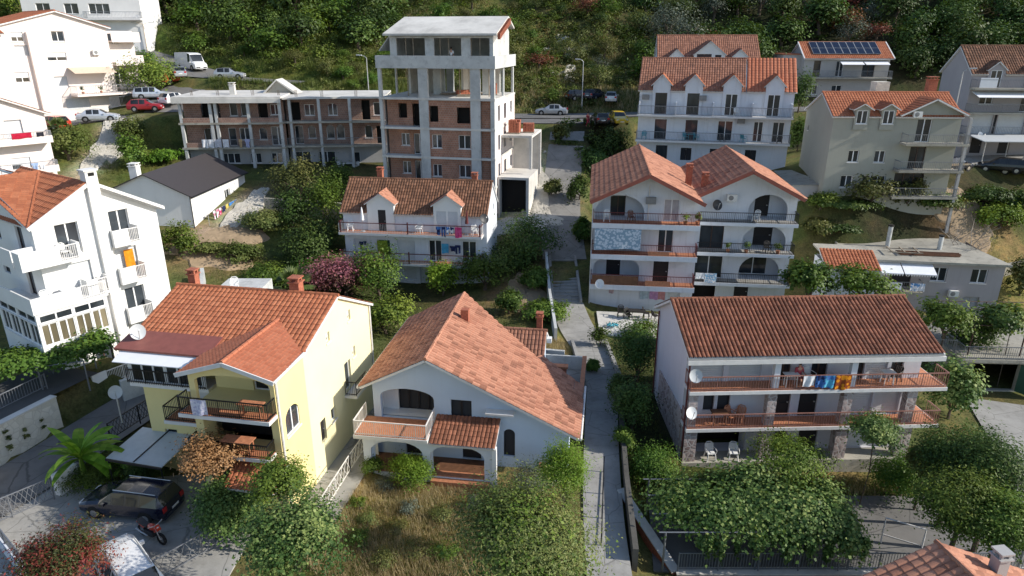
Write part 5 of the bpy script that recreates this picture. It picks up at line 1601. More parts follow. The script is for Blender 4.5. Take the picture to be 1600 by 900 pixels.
# set back roof storey
ph = MB()
facade(h, ph, (1.0, 1.3), (1, 0), W-1.4, 14.602, 17.45, [('open', .7, 14.62, 3.1, 2.65), ('open', 4.75, 14.62, 2.9, 2.65), ('open', 8.6, 14.62, 2.0, 2.65)], .25)
facade(h, ph, (W-.4, 1.3), (0, 1), 7.4, 14.602, [(0, 17.45), (5.0, 19.0), (7.4, 18.0)])
facade(h, ph, (1.0, 8.7), (0, -1), 7.4, 14.602, [(0, 18.0), (2.4, 19.0), (7.4, 17.45)])
facade(h, ph, (W-.4, 8.7), (-1, 0), W-1.4, 14.602, 18.0)
ph.build('roof_storey_wall', 'concrete', h.root)
r = MB()
r.prism([(.5, .75, 17.5), (W+.1, .75, 17.5), (W+.1, 6.3, 19.25), (.9, 6.3, 19.25)], (0, 0, .2))
r.prism([(.9, 6.302, 19.25), (W+.1, 6.302, 19.25), (W+.1, 9.2, 18.2), (.9, 9.2, 18.2)], (0, 0, .2))
r.build('roof_slab', 'concrete_pale', h.root)
each(h, 'roof_brick', 'brick_red', *[(W+.12, W+.4, 1.0+k*.4, 1.22+k*.4, 17.15+k*.126, 17.72+k*.126) for k in range(13)])
lo = MB(); lo.prism([(-.3, 1.5, 16.0), (.98, 1.5, 17.5), (.98, 5, 17.5), (-.3, 5, 16.0)], (0, 0, .1)); lo.build('side_slope', 'concrete', h.root)
each_tube(h.root, 'prop', 'timber', .045, *[((x, 1.7, 14.6), (x, 1.7, 17.4)) for x in (2.6, 3.4, 6.3, 7.2, 9.6, 10.5)])
each_tube(h.root, 'prop', 'timber', .05, *[((x, y, 11.5), (x, y, 14.38)) for x, y in ((2.5, 2.0), (7.9, 3.0), (11.2, 2.5))])
an = MB()
an.box(W+.06, W+3.3, 3.0, 9.0, 7.3, 7.55); an.box(W+3.0, W+3.3, 3.0, 3.4, 4.0, 7.3); an.box(W+3.0, W+3.3, 8.6, 9.0, 2.0, 7.3)
an.box(W+.06, W+3.4, 1.0, 6.5, 3.2, 3.45); an.box(W+3.1, W+3.4, 1.0, 1.4, -1, 3.2); an.box(W+.06, W+.2, 1.0, 6.5, -1, 3.2); an.box(W+.2, W+3.4, 6.2, 6.5, -1, 3.2)
an.box(W+.06, W+3.0, 8.7, 8.95, -1, 7.3); an.box(W+3.1, W+3.4, 1.402, 6.2, -1, 3.198)
pbox(h, 'garage_shade_sheet', 'void', (W+.21, W+3.09, 2.2, 2.3, -1, 3.19))  # near-black sheet painting the shade inside the garage
an.build('side_annex', 'concrete_pale', h.root)
def pile(label, loc, rz, nx, ny, nz, m='brick_red', cat='bricks', name='brick_stack'):
    t = thing(name, label, cat, loc, rz)
    mb = MB()
    for i in range(nx):
        for j in range(ny):
            for k in range(nz-(1 if rnd.random() < .25 else 0)):
                mb.box(i*.3, i*.3+.27, j*.28, j*.28+.25, k*.22+.14, k*.22+.345)
    mb.build('bricks', m, t)
    p = MB()
    for j in range(3): p.box(-.02, nx*.3, j*(ny*.28-.1)/2, j*(ny*.28-.1)/2+.1, 0, .1)
    p.box(-.02, nx*.3, -.01, ny*.28, .1, .135)
    p.build('pallet', 'timber', t)
    return t
pile('tall brick pallet at the near end of the concrete platform beside the tower', h.w(W+.5, 4.2, 7.55), -12, 4, 4, 6)
pile('smaller brick pallet behind the tall one on the concrete platform', h.w(W+1.9, 5.2, 7.55), -5, 4, 4, 4)
pile('pallet of orange bricks on the open top storey by its right edge', h.w(10.2, 4.6, 11.5), -12, 4, 3, 5)
pile('spilled low pallet of bricks in the middle of the open storey', h.w(7.6, 3.2, 11.5), 20, 5, 3, 2)

# ------------------------------------------------------------------ E: low unfinished row with arched windows
h = Eh = House('unfinished_building', 'low unfinished three tier row of brick infill, concrete slabs and arched windows', (-38.56, 81.37, 7.0), 4, 'concrete', 'building')
for z in (0, 3.0, 5.85): each(h, 'floor_slab', 'concrete_old', (-.3, 11.6, -.1, 9, z-.22, z), (11.602, 23.5, .7, 9.4, z-.22, z))
r = MB(); r.prism([(-.6, -.5, 8.6), (11.7, -.4, 8.55), (11.7, 9, 8.7), (-.6, 9, 8.7)], (0, 0, .22))
r.prism([(11.702, .3, 8.4), (18, 1.2, 8.4), (23.5, .5, 8.45), (23.5, 9.4, 8.6), (11.702, 9.4, 8.6)], (0, 0, .2))
r.build('flat_roof', 'concrete_pale', h.root)
r = MB(); r.box(-.62, 11.68, -.52, -.3, 8.1, 8.58); r.build('roof_beam', 'concrete_pale', h.root)
for x in (-.1, 3.3, 3.9, 7.6, 11.2):
    each(h, 'column', 'concrete', *[(x, x+.32, -.05, .3, z0, z1) for z0, z1 in ((-3, -.222), (.002, 2.778), (3.002, 5.628), (5.852, 8.55))])
for x in (12.2, 15.6, 19.2, 22.9):
    each(h, 'column', 'concrete', *[(x, x+.3, .75, 1.1, z0, z1) for z0, z1 in ((-3, -.222), (.002, 2.778), (3.002, 5.628), (5.852, 8.42))])
bk = MB()
A = 'void'
facade(h, bk, (0, 1.2), (1, 0), 11.6, 5.85, 8.6, [('void', 2.0, 6.35, 1.0, 1.7, .5), ('dk', 3.2, 5.86, 1.0, 2.2, .4), ('w1', 5.3, 6.5, .9, 1.6, .45), ('w1', 6.6, 6.5, .9, 1.6, .45), ('void', 8.6, 5.86, 1.1, 2.1), ('w2', 10.0, 6.6, 1.1, 1.2)])
facade(h, bk, (0, 1.2), (1, 0), 11.6, 3.0, 5.64, [('d2', 2.0, 3.01, 1.5, 2.1, .3), ('d1', 4.8, 3.01, .9, 2.1), ('w2', 6.1, 3.7, 1.2, 1.4), ('w1', 8.4, 3.7, .9, 1.4, .4), ('d2', 9.8, 3.01, 1.5, 2.2)])
facade(h, bk, (11.6, 2.0), (1, 0), 11.9, 5.85, 8.45, [('void', .6, 5.86, 1.1, 2.1), ('w2', 2.2, 6.4, 1.2, 1.3), ('w2', 5.0, 6.4, 1.1, 1.4, .4), ('void', 9.0, 5.86, 1.0, 2.3), ('w1', 10.4, 6.4, .8, 1.5)])
facade(h, bk, (11.6, 2.0), (1, 0), 11.9, 3.0, 5.64, [('d1', .8, 3.01, 1.0, 2.2), ('w1', 2.4, 3.7, .9, 1.5, .4), ('w1', 4.6, 3.6, .95, 1.7, .45), ('w1', 5.8, 3.6, .95, 1.7, .45), ('w1', 9.2, 3.7, .9, 1.5, .4), ('void', 10.6, 3.01, .9, 2.1)])
bk.build('brick_infill', 'brick_old', h.root)
wl = MB()
facade(h, wl, (0, 1.2), (1, 0), 11.6, -3, 2.78, [('w3', 3.6, .9, 2.2, 1.2), ('w2', 7.0, .9, 1.3, 1.2), ('w2', 9.5, .9, 1.3, 1.2)])
facade(h, wl, (11.6, 2.0), (1, 0), 11.9, -3, 2.78, [('d2', .5, .01, 1.9, 2.1), ('d2', 3.4, .01, 2.0, 2.1), ('w1', 7.6, .7, .8, 1.3)])
facade(h, wl, (23.5, 2.0), (0, 1), 7.4, -3, 8.45); facade(h, wl, (0, 9), (0, -1), 7.8, -3, 8.6); facade(h, wl, (23.5, 9.4), (-1, 0), 23.5, -3, 8.45)
wl.build('wall', 'grey', h.root)
for z in (3.0, 5.85):
    each(h, 'brick_parapet', 'brick_old', *[(a, b, -.06, .08, z+.002, z+.55) for a, b in ((.25, 3.28), (4.25, 7.58), (7.95, 11.18)) if z > 5 or a < 4])
railing(h.root, [(3.9, -.05), (11.4, -.05)], 3.0, .9, 'rail_grey', None, .14)
railing(h.root, [(11.7, .75), (23.4, .75)], 3.0, .9, 'rail_grey', None, .14)
g_ = MB(); g_.prism([(8.6, 5.0, 8.7), (12.2, 5.0, 8.7), (10.2, 5.0, 10.3)], (0, 2.5, 0)); g_.build('roof_hut', 'concrete_old', h.root)
g_ = MB(); g_.prism([(8.3, 4.6, 8.75), (10.2, 4.6, 10.45), (10.2, 4.6, 10.3), (8.5, 4.6, 8.7)], (0, 3.2, 0)); g_.prism([(10.2, 4.6, 10.45), (12.6, 4.6, 8.75), (12.3, 4.6, 8.7), (10.2, 4.6, 10.3)], (0, 3.2, 0)); g_.build('hut_roof', 'concrete_pale', h.root)
chimney(h.root, 5.4, 3.0, 8.7, 9.9, .6, 'concrete_pale', True)
for x in (1, 4, 8, 11, 13, 16, 20, 23):
    each_tube(h.root, 'rebar', 'bark', .025, *[((x+.12*k, 1.5, 8.6), (x+.12*k+rnd.uniform(-.05, .05), 1.5, 9.4)) for k in range(3)], n=4)

# ------------------------------------------------------------------ S: roof at the lower right corner
h = Sh = House('house', 'near house at the bottom right corner, only its salmon tile roof and chimney show', (15.6, 20.4, -2.2), 8, 'pinkish')
mb = MB(); block(h, mb, -4.2, 4.8, -9, -.3, -3, 4.6, (), (), (), (), ('x', 0, 6.6), 4.3); mb.build('wall', 'pinkish', h.root)
rf = gable_roof_y(h, -9.4, 0, -4.6, 0, 5.2, 4.75, 6.8, 4.5, 'tile_salmon', .30, .42, .065)
chimney(rf, 1.9, -.9, 5.6, 6.7, .42, 'grey', True)

# ------------------------------------------------------------------ garage at the right
h = Gg = House('garage', 'concrete garage with green metal doors standing open under a railed vine terrace', (32.2, 44.2, -1.95), -3, 'concrete_old', 'garage')
mb = MB()
facade(h, mb, (0, 0), (1, 0), 9, -1, 2.35, [('open', .9, .02, 3.3, 2.1), ('gr', 5.6, .02, 2.6, 2.1)], .3)
facade(h, mb, (9, 0), (0, 1), 6, -1, 2.35); facade(h, mb, (0, 6), (0, -1), 6, -1, 2.35); facade(h, mb, (9, 5.9), (-1, 0), 9, -1, 2.35)
mb.build('wall', 'concrete_old', h.root)
pbox(h, 'roof_terrace', 'concrete_old', (-.2, 9.2, -.35, 6.2, 2.353, 2.6))
for a, sgn in ((.9, -1), (4.2, 1)):
    m_ = MB(); m_.beam((a, -.04, 1.07), (a+sgn*.75, -1.2, 1.07), .06, 2.1); m_.build('garage_door', 'green_metal', h.root)
railing(h.root, [(-.1, 5.5), (-.1, -.25), (9.1, -.25)], 2.6, .95, 'rail_grey', None, .15)
p = MB()
for x in (.6, 4.2, 8.4):
    for y in (.4, 5.2): p.tube([(x, y, 2.6), (x, y, 4.9)], .05, 6)
for y in (.4, 2.0, 3.6, 5.2): p.tube([(.2, y, 4.92), (8.8, y, 4.92)], .035, 5)
p.build('pergola_frame', 'shutter_brown', h.root)

# ------------------------------------------------------------------ garden walls and fences
wall('pale stone retaining wall with plant pockets below the asphalt terrace', [(-30.2, 26.5, 2.3), (-28.0, 32.4, 2.3), (-27.0, 35.6, 2.25)], .35, 'stone_pale', 'concrete_pale')
wall('low grey wall beside the white apartment house entrance', [(-24.6, 38.2, 1.9), (-21.9, 40.6, 1.9)], .3, 'concrete')
wall('concrete garden wall stepping down beside the white low house', [(-26.6, 55.6, 3.6), (-24.9, 51.2, 2.8), (-24.4, 48.5, 2.2)], .3, 'concrete')
wall('grey block wall on the slope behind the brown roofed house', [(-26, 70.5, 6.4), (-19, 69.6, 6.2), (-14.6, 69.0, 5.8)], .3, 'concrete_old')
wall('red brown plastered wall carrying the courtyard fence', [(5.6, 29.5, .2), (7.6, 25.3, -1.25), (24.5, 25.3, -1.25)], .35, 'brick_red', 'concrete_pale', down=3)
wall('dark narrow wall along the shaded path', [(5.5, 24.5, .75), (5.95, 30, .8), (6.75, 37.5, .95)], .25, 'wall_dark')
wall('concrete wall edging the upper garden beside the stairs', [(3.3, 47.2, 1.6), (3.2, 54.3, 2.0), (3.2, 61, 3.4)], .22, 'concrete')
wall('grey garden wall behind the salmon roof terrace', [(3.6, 42.4, 2.0), (-1.2, 43.4, 2.0)], .22, 'concrete')
wall('terrace wall under the white duplex', [(6.7, 49.2, .2), (14.9, 48.1, .2)], .3, 'concrete', 'concrete_pale')
wall('low white wall at the lower left corner', [tuple(on(40, 905))[:2]+(.55,), tuple(on(-30, 812))[:2]+(.55,)], .25, 'white_old')
wall('rough stone wall under the flat roofed house garden', [(44, 61, 1.6), (52, 63.5, 2.2)], .4, 'concrete_old')
wall('whitewashed gate post wall beside the banana plant', [(-23.3, 29.3, 1.2), (-22.9, 30.4, 1.2)], .35, 'white')
wall('grey parking wall below the parked cars at the right', [(42.5, 72.6, 8.9), (50, 74.2, 9.4), (60, 75.5, 9.8)], .3, 'concrete_old')
wall('pale road wall beside the apartment block gate', [(-58.5, 83.2, 13.4), (-52.6, 91.5, 14.0)], .3, 'concrete_pale')
fence('grey bar fence on top of the red brown courtyard wall', [(7.7, 25.3, -1.18), (24.4, 25.3, -1.18)], 1.0, 'rail_grey', .13)
fence('grey lattice gate of the parking yard', [(-25.6, 26.2, .0), (-23.3, 29.0, .0)], 1.25, 'rail_grey', name='lattice_gate', style='lattice', cat='gate')
fence('white zigzag railing beside the dry garden', [(-9.3, 27.2, .15), (-8.7, 31.2, .15), (-8.0, 35, .15)], 1.0, 'rail_white', name='zigzag_railing', style='zigzag')
fence('dark lattice fence along the path below the white apartment house', [(-22.6, 33.2, .75), (-21.2, 37.0, .9)], 1.1, 'rail_black', name='lattice_fence', style='lattice')
fence('grey railing on the low white corner wall', [tuple(on(-30, 812))[:2]+(.55,), tuple(on(40, 905))[:2]+(.55,)], .7, 'rail_grey', .14)
fence('grey folding gate beside the white parked car', [(-15.3, 23.4, .0), (-12.8, 26.6, .0)], 1.1, 'rail_grey', name='folding_gate', style='zigzag', cat='gate')
fence('thin white railing beside the asphalt terrace', [(-31.5, 27, 2.3), (-29.0, 33.6, 2.3), (-28.0, 36.6, 2.3)], .9, 'rail_grey', .16)
fence('thin black handrail along the shaded path', [(4.1, 25.5, .12), (4.9, 31, .2)], .95, 'rail_black', 1.4)
fence('grey railing of the white low house yard', [(-52.3, 91.8, 13.6), (-49.5, 94.0, 13.9)], 1.3, 'rail_grey', .16)
fence('grey bar fence beside the garage terrace', [(28.0, 45.2, .6), (32.0, 44.8, .6)], 1.1, 'rail_grey', .15)
# carport roof beside the yellow house
t = thing('carport', 'flat pale carport roof on black posts beside the yellow house', 'carport', (-20.6, 29.6, .5), -14)
m_ = MB(); m_.prism([(0, 0, 1.5), (3.3, 0, 1.5), (3.3, 2.6, 1.75), (0, 2.6, 1.75)], (0, 0, .06)); m_.build('roof_sheet', 'dish', t)
m_ = MB()
for x in (.05, 3.2):
    for y in (.05, 2.5): m_.tube([(x, y, -.6), (x, y, 1.5+y*.09)], .04, 6)
m_.beam((0, -.05, 1.48), (3.3, -.05, 1.48), .06, .12); m_.beam((1.65, 0, 1.58), (1.65, 2.6, 1.83), .05, .05)
m_.build('frame', 'rail_black', t)
# metal frame (swing or goal) in the courtyard
t = thing('goal', 'tall white metal goal frame standing in the shaded courtyard', 'goal frame', (18.9, 26.9, -1.32), -30)
m_ = MB(); m_.tube([(-.85, 0, 0), (-.85, 0, 1.5), (.85, 0, 1.5), (.85, 0, 0)], .04, 7); m_.build('goal_posts', 'rail_white', t)
m_ = MB()
m_.tube([(-.85, 0, 1.48), (-.85, .7, .05), (.85, .7, .05), (.85, 0, 1.48)], .022, 5); m_.build('back_stay', 'rail_white', t)
# ------------------------------------------------------------------ plants
LF = {
 'dark': leafmat('leaf_dark_green', [(0.026, 0.051, 0.012), (0.062, 0.111, 0.022), (0.119, 0.178, 0.035)], .22, .015, .3),
 'mid': leafmat('leaf_mid_green', [(0.039, 0.078, 0.013), (0.105, 0.176, 0.026), (0.211, 0.281, 0.046)], .3, .02, .25),
 'lime': leafmat('leaf_lime', [(0.066, 0.121, 0.013), (0.154, 0.253, 0.026), (0.286, 0.374, 0.044)], .35, .02, .2),
 'olive': leafmat('leaf_olive', [(0.055, 0.075, 0.022), (0.117, 0.138, 0.037), (0.207, 0.2, 0.062)], .2, .02, .3),
 'grey': leafmat('leaf_grey_green', [(0.054, 0.072, 0.054), (0.114, 0.138, 0.102), (0.18, 0.204, 0.156)], .15, .01, .2),
 'scrub': leafmat('leaf_scrub', [(0.055, 0.072, 0.019), (0.117, 0.137, 0.036), (0.205, 0.195, 0.065)], .25, .03, .3),
 'brown': leafmat('leaf_dry_brown', [(.11,.065,.025), (.26,.15,.06), (.42,.27,.12)], .25, .02, .2),
 'red': leafmat('leaf_red_flower', [(.030,.045,.014), (.060,.075,.022), (.10,.10,.035), (.20,.035,.03), (.27,.05,.05)], .2, .01, .1),
 'pink': leafmat('leaf_bougainvillea', [(.030,.050,.015), (.24,.11,.08), (.44,.14,.20), (.52,.22,.27), (.38,.20,.12)], .25, .01, .1),
 'rust': leafmat('leaf_rust', [(.05,.06,.02), (.18,.06,.03), (.28,.09,.05)], .2, .02, .2),
 'vine': leafmat('leaf_vine', [(0.026, 0.06, 0.015), (0.065, 0.125, 0.03), (0.138, 0.21, 0.056), (0.308, 0.355, 0.112)], .28, .01, .15),
 'banana': leafmat('leaf_banana', [(.11,.23,.02), (.18,.34,.03), (.28,.44,.05)], .4, .01, .1),
 'palm': leafmat('leaf_palm', [(.045,.075,.02), (.09,.13,.035), (.15,.19,.06)], .25, .01, .1),
 'straw': leafmat('dry_grass_straw', [(.22,.17,.09), (.42,.34,.19), (.60,.50,.30)], .3, .01, .1),
 'grass': leafmat('green_grass', [(.05,.075,.015), (.10,.14,.03), (.18,.20,.06)], .3, .02, .1),
}
def leafcloud(n, nc, rx, ry, rz, size, seed, hang=0.0, sig=.26, cz=None, inner=.35, up=.6, asp=.62):
    """n leaf blades in nc clumps spread through an uneven ellipsoid; returns (verts, tone per face: clump, chance, lighter higher up)"""
    g = np.random.default_rng(seed)
    d = g.normal(size=(nc, 3)); d /= np.linalg.norm(d, axis=1)[:, None]
    d[:, 2] = np.where(d[:, 2] < -.35, -d[:, 2], d[:, 2])
    rad = (inner+(1-inner)*g.random(nc)**.6)*(.78+.34*g.random(nc))
    c = d*rad[:, None]
    cs = .6+.8*g.random(nc)
    p = g.random(nc)*cs**2; p /= p.sum()
    k = g.choice(nc, n, p=p)
    off = g.normal(size=(n, 3))*sig*cs[k][:, None]
    q = c[k]+off
    R_ = np.array([rx, ry, rz])
    pos = q*R_
    if hang: pos[:, 2] -= hang*g.random(n)**3*(np.linalg.norm(q[:, :2], axis=1) > .6)
    out = q/np.maximum(1e-6, np.linalg.norm(q, axis=1))[:, None]
    nrm = out*.8+np.array([0, 0, up])+g.normal(size=(n, 3))*.42
    nrm /= np.linalg.norm(nrm, axis=1)[:, None]
    t = np.cross(nrm, g.normal(size=(n, 3))); t /= np.linalg.norm(t, axis=1)[:, None]
    b = np.cross(nrm, t)
    s = size*(.6+.8*g.random(n))
    L, Wd = (t*(s*.5)[:, None]), (b*(s*.5*asp)[:, None])
    bend = nrm*(s*.12)[:, None]
    v = np.stack([pos-L-bend, pos+Wd, pos+L-bend, pos-Wd], 1)
    cl = g.random(nc)
    r = np.clip(.68*cl[k]+.26*g.random(n)+.10*(q[:, 2]), 0, 1)
    return v, r
def leafobj(name, parts, m, parent=None, off=(0, 0, 0)):
    V = np.concatenate([p[0] for p in parts]); Rn = np.concatenate([p[1] for p in parts])
    n, k = V.shape[0], V.shape[1]
    me = bpy.data.meshes.new(name)
    me.vertices.add(n*k); me.vertices.foreach_set('co', (V.reshape(-1, 3)+np.array(off)).astype(np.float32).ravel())
    me.loops.add(n*k); me.loops.foreach_set('vertex_index', np.arange(n*k, dtype=np.int32))
    me.polygons.add(n); me.polygons.foreach_set('loop_start', np.arange(0, n*k, k, dtype=np.int32))
    a = me.attributes.new('rnd', 'FLOAT', 'FACE'); a.data.foreach_set('value', Rn.astype(np.float32))
    me.materials.append(LF[m] if isinstance(m, str) else m)
    me.update(calc_edges=True); me.validate()
    o = bpy.data.objects.new(name, me); COL.objects.link(o)
    if parent is not None: o.parent = parent
    return o
def trunk(parent, hgt, r, rx, rz, seed, m='bark', nb=5, bare=False):
    g = random.Random(seed); mb = MB()
    top = Vector((g.uniform(-.15, .15)*rx, g.uniform(-.15, .15)*rx, hgt))
    mb.tube([(0, 0, -.6), (top.x*.3, top.y*.3, hgt*.5), top], [r*1.25, r, r*.75], 8)
    for i in range(nb):
        a = 2*math.pi*i/nb+g.uniform(-.4, .4)
        e = top+Vector((math.cos(a)*rx*.62, math.sin(a)*rx*.62, rz*g.uniform(.35, .95)))
        md = top.lerp(e, .5)+Vector((g.uniform(-.1, .1)*rx, g.uniform(-.1, .1)*rx, .1*rz))
        mb.tube([top*g.uniform(.75, 1), md, e], [r*.55, r*.36, r*.12], 6)
        if bare:
            for q in range(4):
                s = md.lerp(e, g.uniform(.1, .9))
                e2 = s+Vector((g.uniform(-.5, .5)*rx, g.uniform(-.5, .5)*rx, g.uniform(.1, .6)*rz))
                mb.tube([s, s.lerp(e2, .5)+Vector((0, 0, .05)), e2], [r*.2, r*.13, r*.04], 4)
                for w_ in range(3):
                    s2 = s.lerp(e2, g.uniform(.3, 1)); e3 = s2+Vector((g.uniform(-.3, .3)*rx, g.uniform(-.3, .3)*rx, g.uniform(0, .35)*rz))
                    mb.tube([s2, e3], [r*.07, r*.02], 3)
    return mb.build('trunk', m, parent)
_seed = [100]
def tree(name, label, cat, loc, rx, rz, m, n=3200, bare_stem=True, size=.17, th=None, ry=None, nc=46, group=None, extra=(), hang=0, sig=.19, asp=.62, tr=None, inner=.35):
    """crown centre sits th+rz*.6 above the ground point loc"""
    _seed[0] += 1
    loc = Vector(loc)
    t = thing(name, label, cat, loc, rnd.uniform(-180, 180), group)
    ry = ry or rx
    if th is None: th = rz*.5
    if bare_stem: trunk(t, th, tr or max(.05, rx*.065), rx, rz, _seed[0])
    else:
        k = MB(); k.tube([(0, .3, 0), (.15, .25, th*.5), (0, .2, th+.2)], .03, 5); k.build('stem', 'bark', t)
    if size < .19: n, size = int(n*1.6), size*.8
    ps = [leafcloud(n, nc, rx, ry, rz, size, _seed[0], hang, sig, asp=asp, inner=inner)]
    ps[0][0][:, :, 2] += th+rz*.55
    leafobj('crown', ps, m, t)
    for (mm, k, sz) in extra:
        p = leafcloud(k, nc//2, rx*1.02, ry*1.02, rz*1.03, sz, _seed[0]+500, 0, sig)
        p[0][:, :, 2] += th+rz*.55
        leafobj('blossom', [p], mm, t)
    return t
def base(px, py, d):
    """ground below the point seen at the pixel px,py at depth d"""
    p = at(px, py, d); return Vector((p.x, p.y, gz(p.x, p.y)))
def crown_at(name, label, cat, px, py, d, wpx, hpx, m, foot=True, **kw):
    """plant whose crown covers about wpx x hpx photo pixels round (px, py); foot: it stands where the lower rim meets the ground"""
    if foot:
        p = on(px, py+hpx*.42, 18)
        p = p+Vector((p.x, p.y, 0)).normalized()*wpx*.3*p.y/FPX
        p.z = gz(p.x, p.y); d2 = p.y*math.cos(PITCH)-(p.z-CAMZ)*math.sin(PITCH)
        s = d2/FPX; rx = wpx*s/2*.86
        top = at(px, py-hpx*.5, d2).z-p.z
        top = min(max(top, .5), 9)
        rz = top/1.75; th = rz*.3
        return tree(name, label, cat, p, rx, rz, m, th=th, **kw)
    p = at(px, py, d); s = d/FPX
    g = gz(p.x, p.y); rx, rz = wpx*s/2*.86, hpx*s/2*.86
    th = max(.15, p.z-g-rz*.55)
    return tree(name, label, cat, (p.x, p.y, g), rx, rz, m, th=th, **kw)

# the near gardens ------------------------------------------------
crown_at('flowering_tree', 'round shrub tree speckled with red flowers before the white parked car', 'tree', 100, 884, 27.2, 158, 116, 'red', foot=False, n=11000, size=.15, nc=80, asp=.42)
crown_at('shrub', 'dense dark shrub behind the banana plant leaves', 'shrub', 150, 742, 36, 110, 56, 'mid', foot=False, n=3500, size=.16, asp=.35)
crown_at('shrub', 'dark leafy shrub between banana plant and black parked car', 'shrub', 225, 735, 36, 66, 40, 'dark', foot=False, n=2200, size=.15)
crown_at('dry_shrub', 'shrub with golden brown withered leaves under the yellow house', 'shrub', 325, 722, 31.5, 112, 80, 'brown', foot=False, n=4200, size=.15, nc=40)
crown_at('vine_mass', 'large dark leafy vine mound beside the black parked car', 'vine', 366, 806, 28, 122, 130, 'vine', n=7500, size=.15, nc=80, asp=.85, hang=.6)
crown_at('shrub', 'leafy green shrub at the foot of the yellow house corner', 'shrub', 432, 752, 29.5, 100, 80, 'mid', foot=False, n=4500, size=.14, nc=50)
crown_at('tree', 'dense glossy green tree at the bottom edge left of the dry garden', 'tree', 462, 842, 26, 165, 140, 'vine', foot=False, n=9000, size=.14, nc=90, asp=.85)
crown_at('lime_bush', 'bright lime green bush before the arched porch', 'bush', 645, 750, 29, 84, 74, 'lime', n=5200, size=.11, nc=60, inner=.5)
crown_at('bush', 'small fresh green bush beside the left porch arch', 'bush', 583, 735, 30, 44, 42, 'mid', n=1500, size=.11)
crown_at('dead_bush', 'greyish purple withered bush between the two garden bushes', 'bush', 606, 762, 28.8, 50, 34, 'grey', n=900, size=.10, asp=.3)
crown_at('olive_tree', 'grey green olive tree at the right corner of the bluish house', 'tree', 828, 758, 28, 92, 76, 'grey', n=4200, size=.11, asp=.35, nc=50)
crown_at('conifer_bush', 'tall yellow lime bush beside the bluish house corner', 'bush', 880, 742, 29.2, 84, 108, 'lime', foot=False, n=7500, size=.11, nc=60, asp=.4, inner=.5)
crown_at('tree', 'broad olive brown tree at the bottom edge beside the path', 'tree', 818, 842, 24.5, 235, 150, 'olive', foot=False, n=19000, size=.145, nc=130, asp=.42, extra=(('mid', 3600, .14),))
crown_at('tree', 'small rounded tree in the garden left of the long house', 'tree', 1020, 742, 32.5, 96, 92, 'mid', n=4800, size=.14, nc=50, asp=.5)
crown_at('shrub', 'leafy shrub rising behind the grapevine pergola', 'shrub', 1232, 716, 34.5, 130, 62, 'mid', foot=False, n=4500, size=.15, nc=50)
crown_at('tree', 'round sunlit tree left of the dark grove in the courtyard', 'tree', 1402, 752, 32.5, 104, 92, 'mid', n=5200, size=.14, nc=50)
for px, py, d, w_, hh, m, lab in ((1492, 722, 33.5, 140, 112, 'dark', 'dark broad tree nearest the driveway side of the courtyard grove'), (1555, 742, 31.5, 140, 150, 'dark', 'tall dark tree at the road edge of the courtyard grove'),
        (1500, 795, 30, 150, 120, 'mid', 'front tree of the courtyard grove beside the goal frame'), (1562, 822, 29, 140, 120, 'mid', 'feathery tree of the courtyard grove above the corner roof'), (1446, 722, 35, 60, 44, 'olive', 'olive tree behind the courtyard grove near the tiled terrace')):
    crown_at('tree', lab, 'tree', px, py, d, w_, hh, m, foot=False, n=9000, size=.16, nc=70, asp=.5, group='courtyard grove')
crown_at('climber', 'tall climbing vine covering the right end of the long house', 'vine', 1478, 618, 41, 84, 115, 'vine', n=5200, size=.2, nc=50, asp=.8)
crown_at('tree', 'bushy tree behind the right end of the red ribbed roof', 'tree', 1478, 500, 49, 90, 66, 'mid', foot=False, n=3600, size=.22, nc=40)
crown_at('tree', 'dark tree between the red ribbed roof and the garage terrace', 'tree', 1520, 520, 51, 80, 76, 'dark', foot=False, n=3200, size=.22, nc=40)
crown_at('vine', 'vine leaves spread over the pergola on the garage terrace', 'vine', 1578, 500, 48.5, 80, 50, 'vine', foot=False, bare_stem=False, n=3600, size=.22, nc=40, asp=.8)
crown_at('climber', 'vine draped over the lower balcony rail of the long house', 'vine', 1365, 668, 34.6, 92, 40, 'vine', foot=False, bare_stem=False, n=3400, size=.15, nc=26, asp=.8, hang=.3)
crown_at('shrub', 'dark trees in the shaded garden between stairs and long house', 'tree', 992, 560, 42.5, 90, 110, 'dark', n=4800, size=.18, nc=50)
crown_at('tree', 'dark tree beside the lane wall in the shaded garden', 'tree', 985, 640, 38, 70, 110, 'dark', n=3600, size=.17, nc=40)
crown_at('shrub', 'sunlit leafy shrub at the edge of the pale terrace', 'shrub', 1003, 520, 47, 60, 40, 'mid', n=1500, size=.18)
crown_at('shrub', 'low shrub climbing between stairs and terrace wall', 'shrub', 938, 530, 46.5, 34, 40, 'mid', n=900, size=.18)
for i, (px, py, w_, hh, m) in enumerate(((575, 812, 40, 30, 'scrub'), (562, 846, 46, 40, 'mid'), (618, 830, 50, 30, 'scrub'), (690, 806, 44, 34, 'scrub'), (652, 868, 70, 36, 'olive'), (700, 868, 60, 40, 'mid'), (600, 880, 60, 36, 'olive'), (742, 790, 40, 30, 'grey'), (560, 790, 30, 26, 'mid'), (640, 800, 34, 20, 'grey'))):
    crown_at('weed_clump', 'low weedy clump growing in the dry front garden', 'weeds', px, py, 27, w_, hh, m, n=700, size=.12, nc=18, group='weed clumps in the dry garden', asp=.35, bare_stem=False)
for a in (('dark shrub leaning over the path from the shaded garden', 965, 612, 40, 44, 60, 'dark'), ('leafy shrub over the path beside the dark wall', 972, 690, 36, 40, 50, 'mid'), ('small shrub at the foot of the lower stairs', 925, 575, 45, 24, 30, 'mid')):
    crown_at('shrub', a[0], 'shrub', *a[1:], n=1800, size=.16, nc=26)
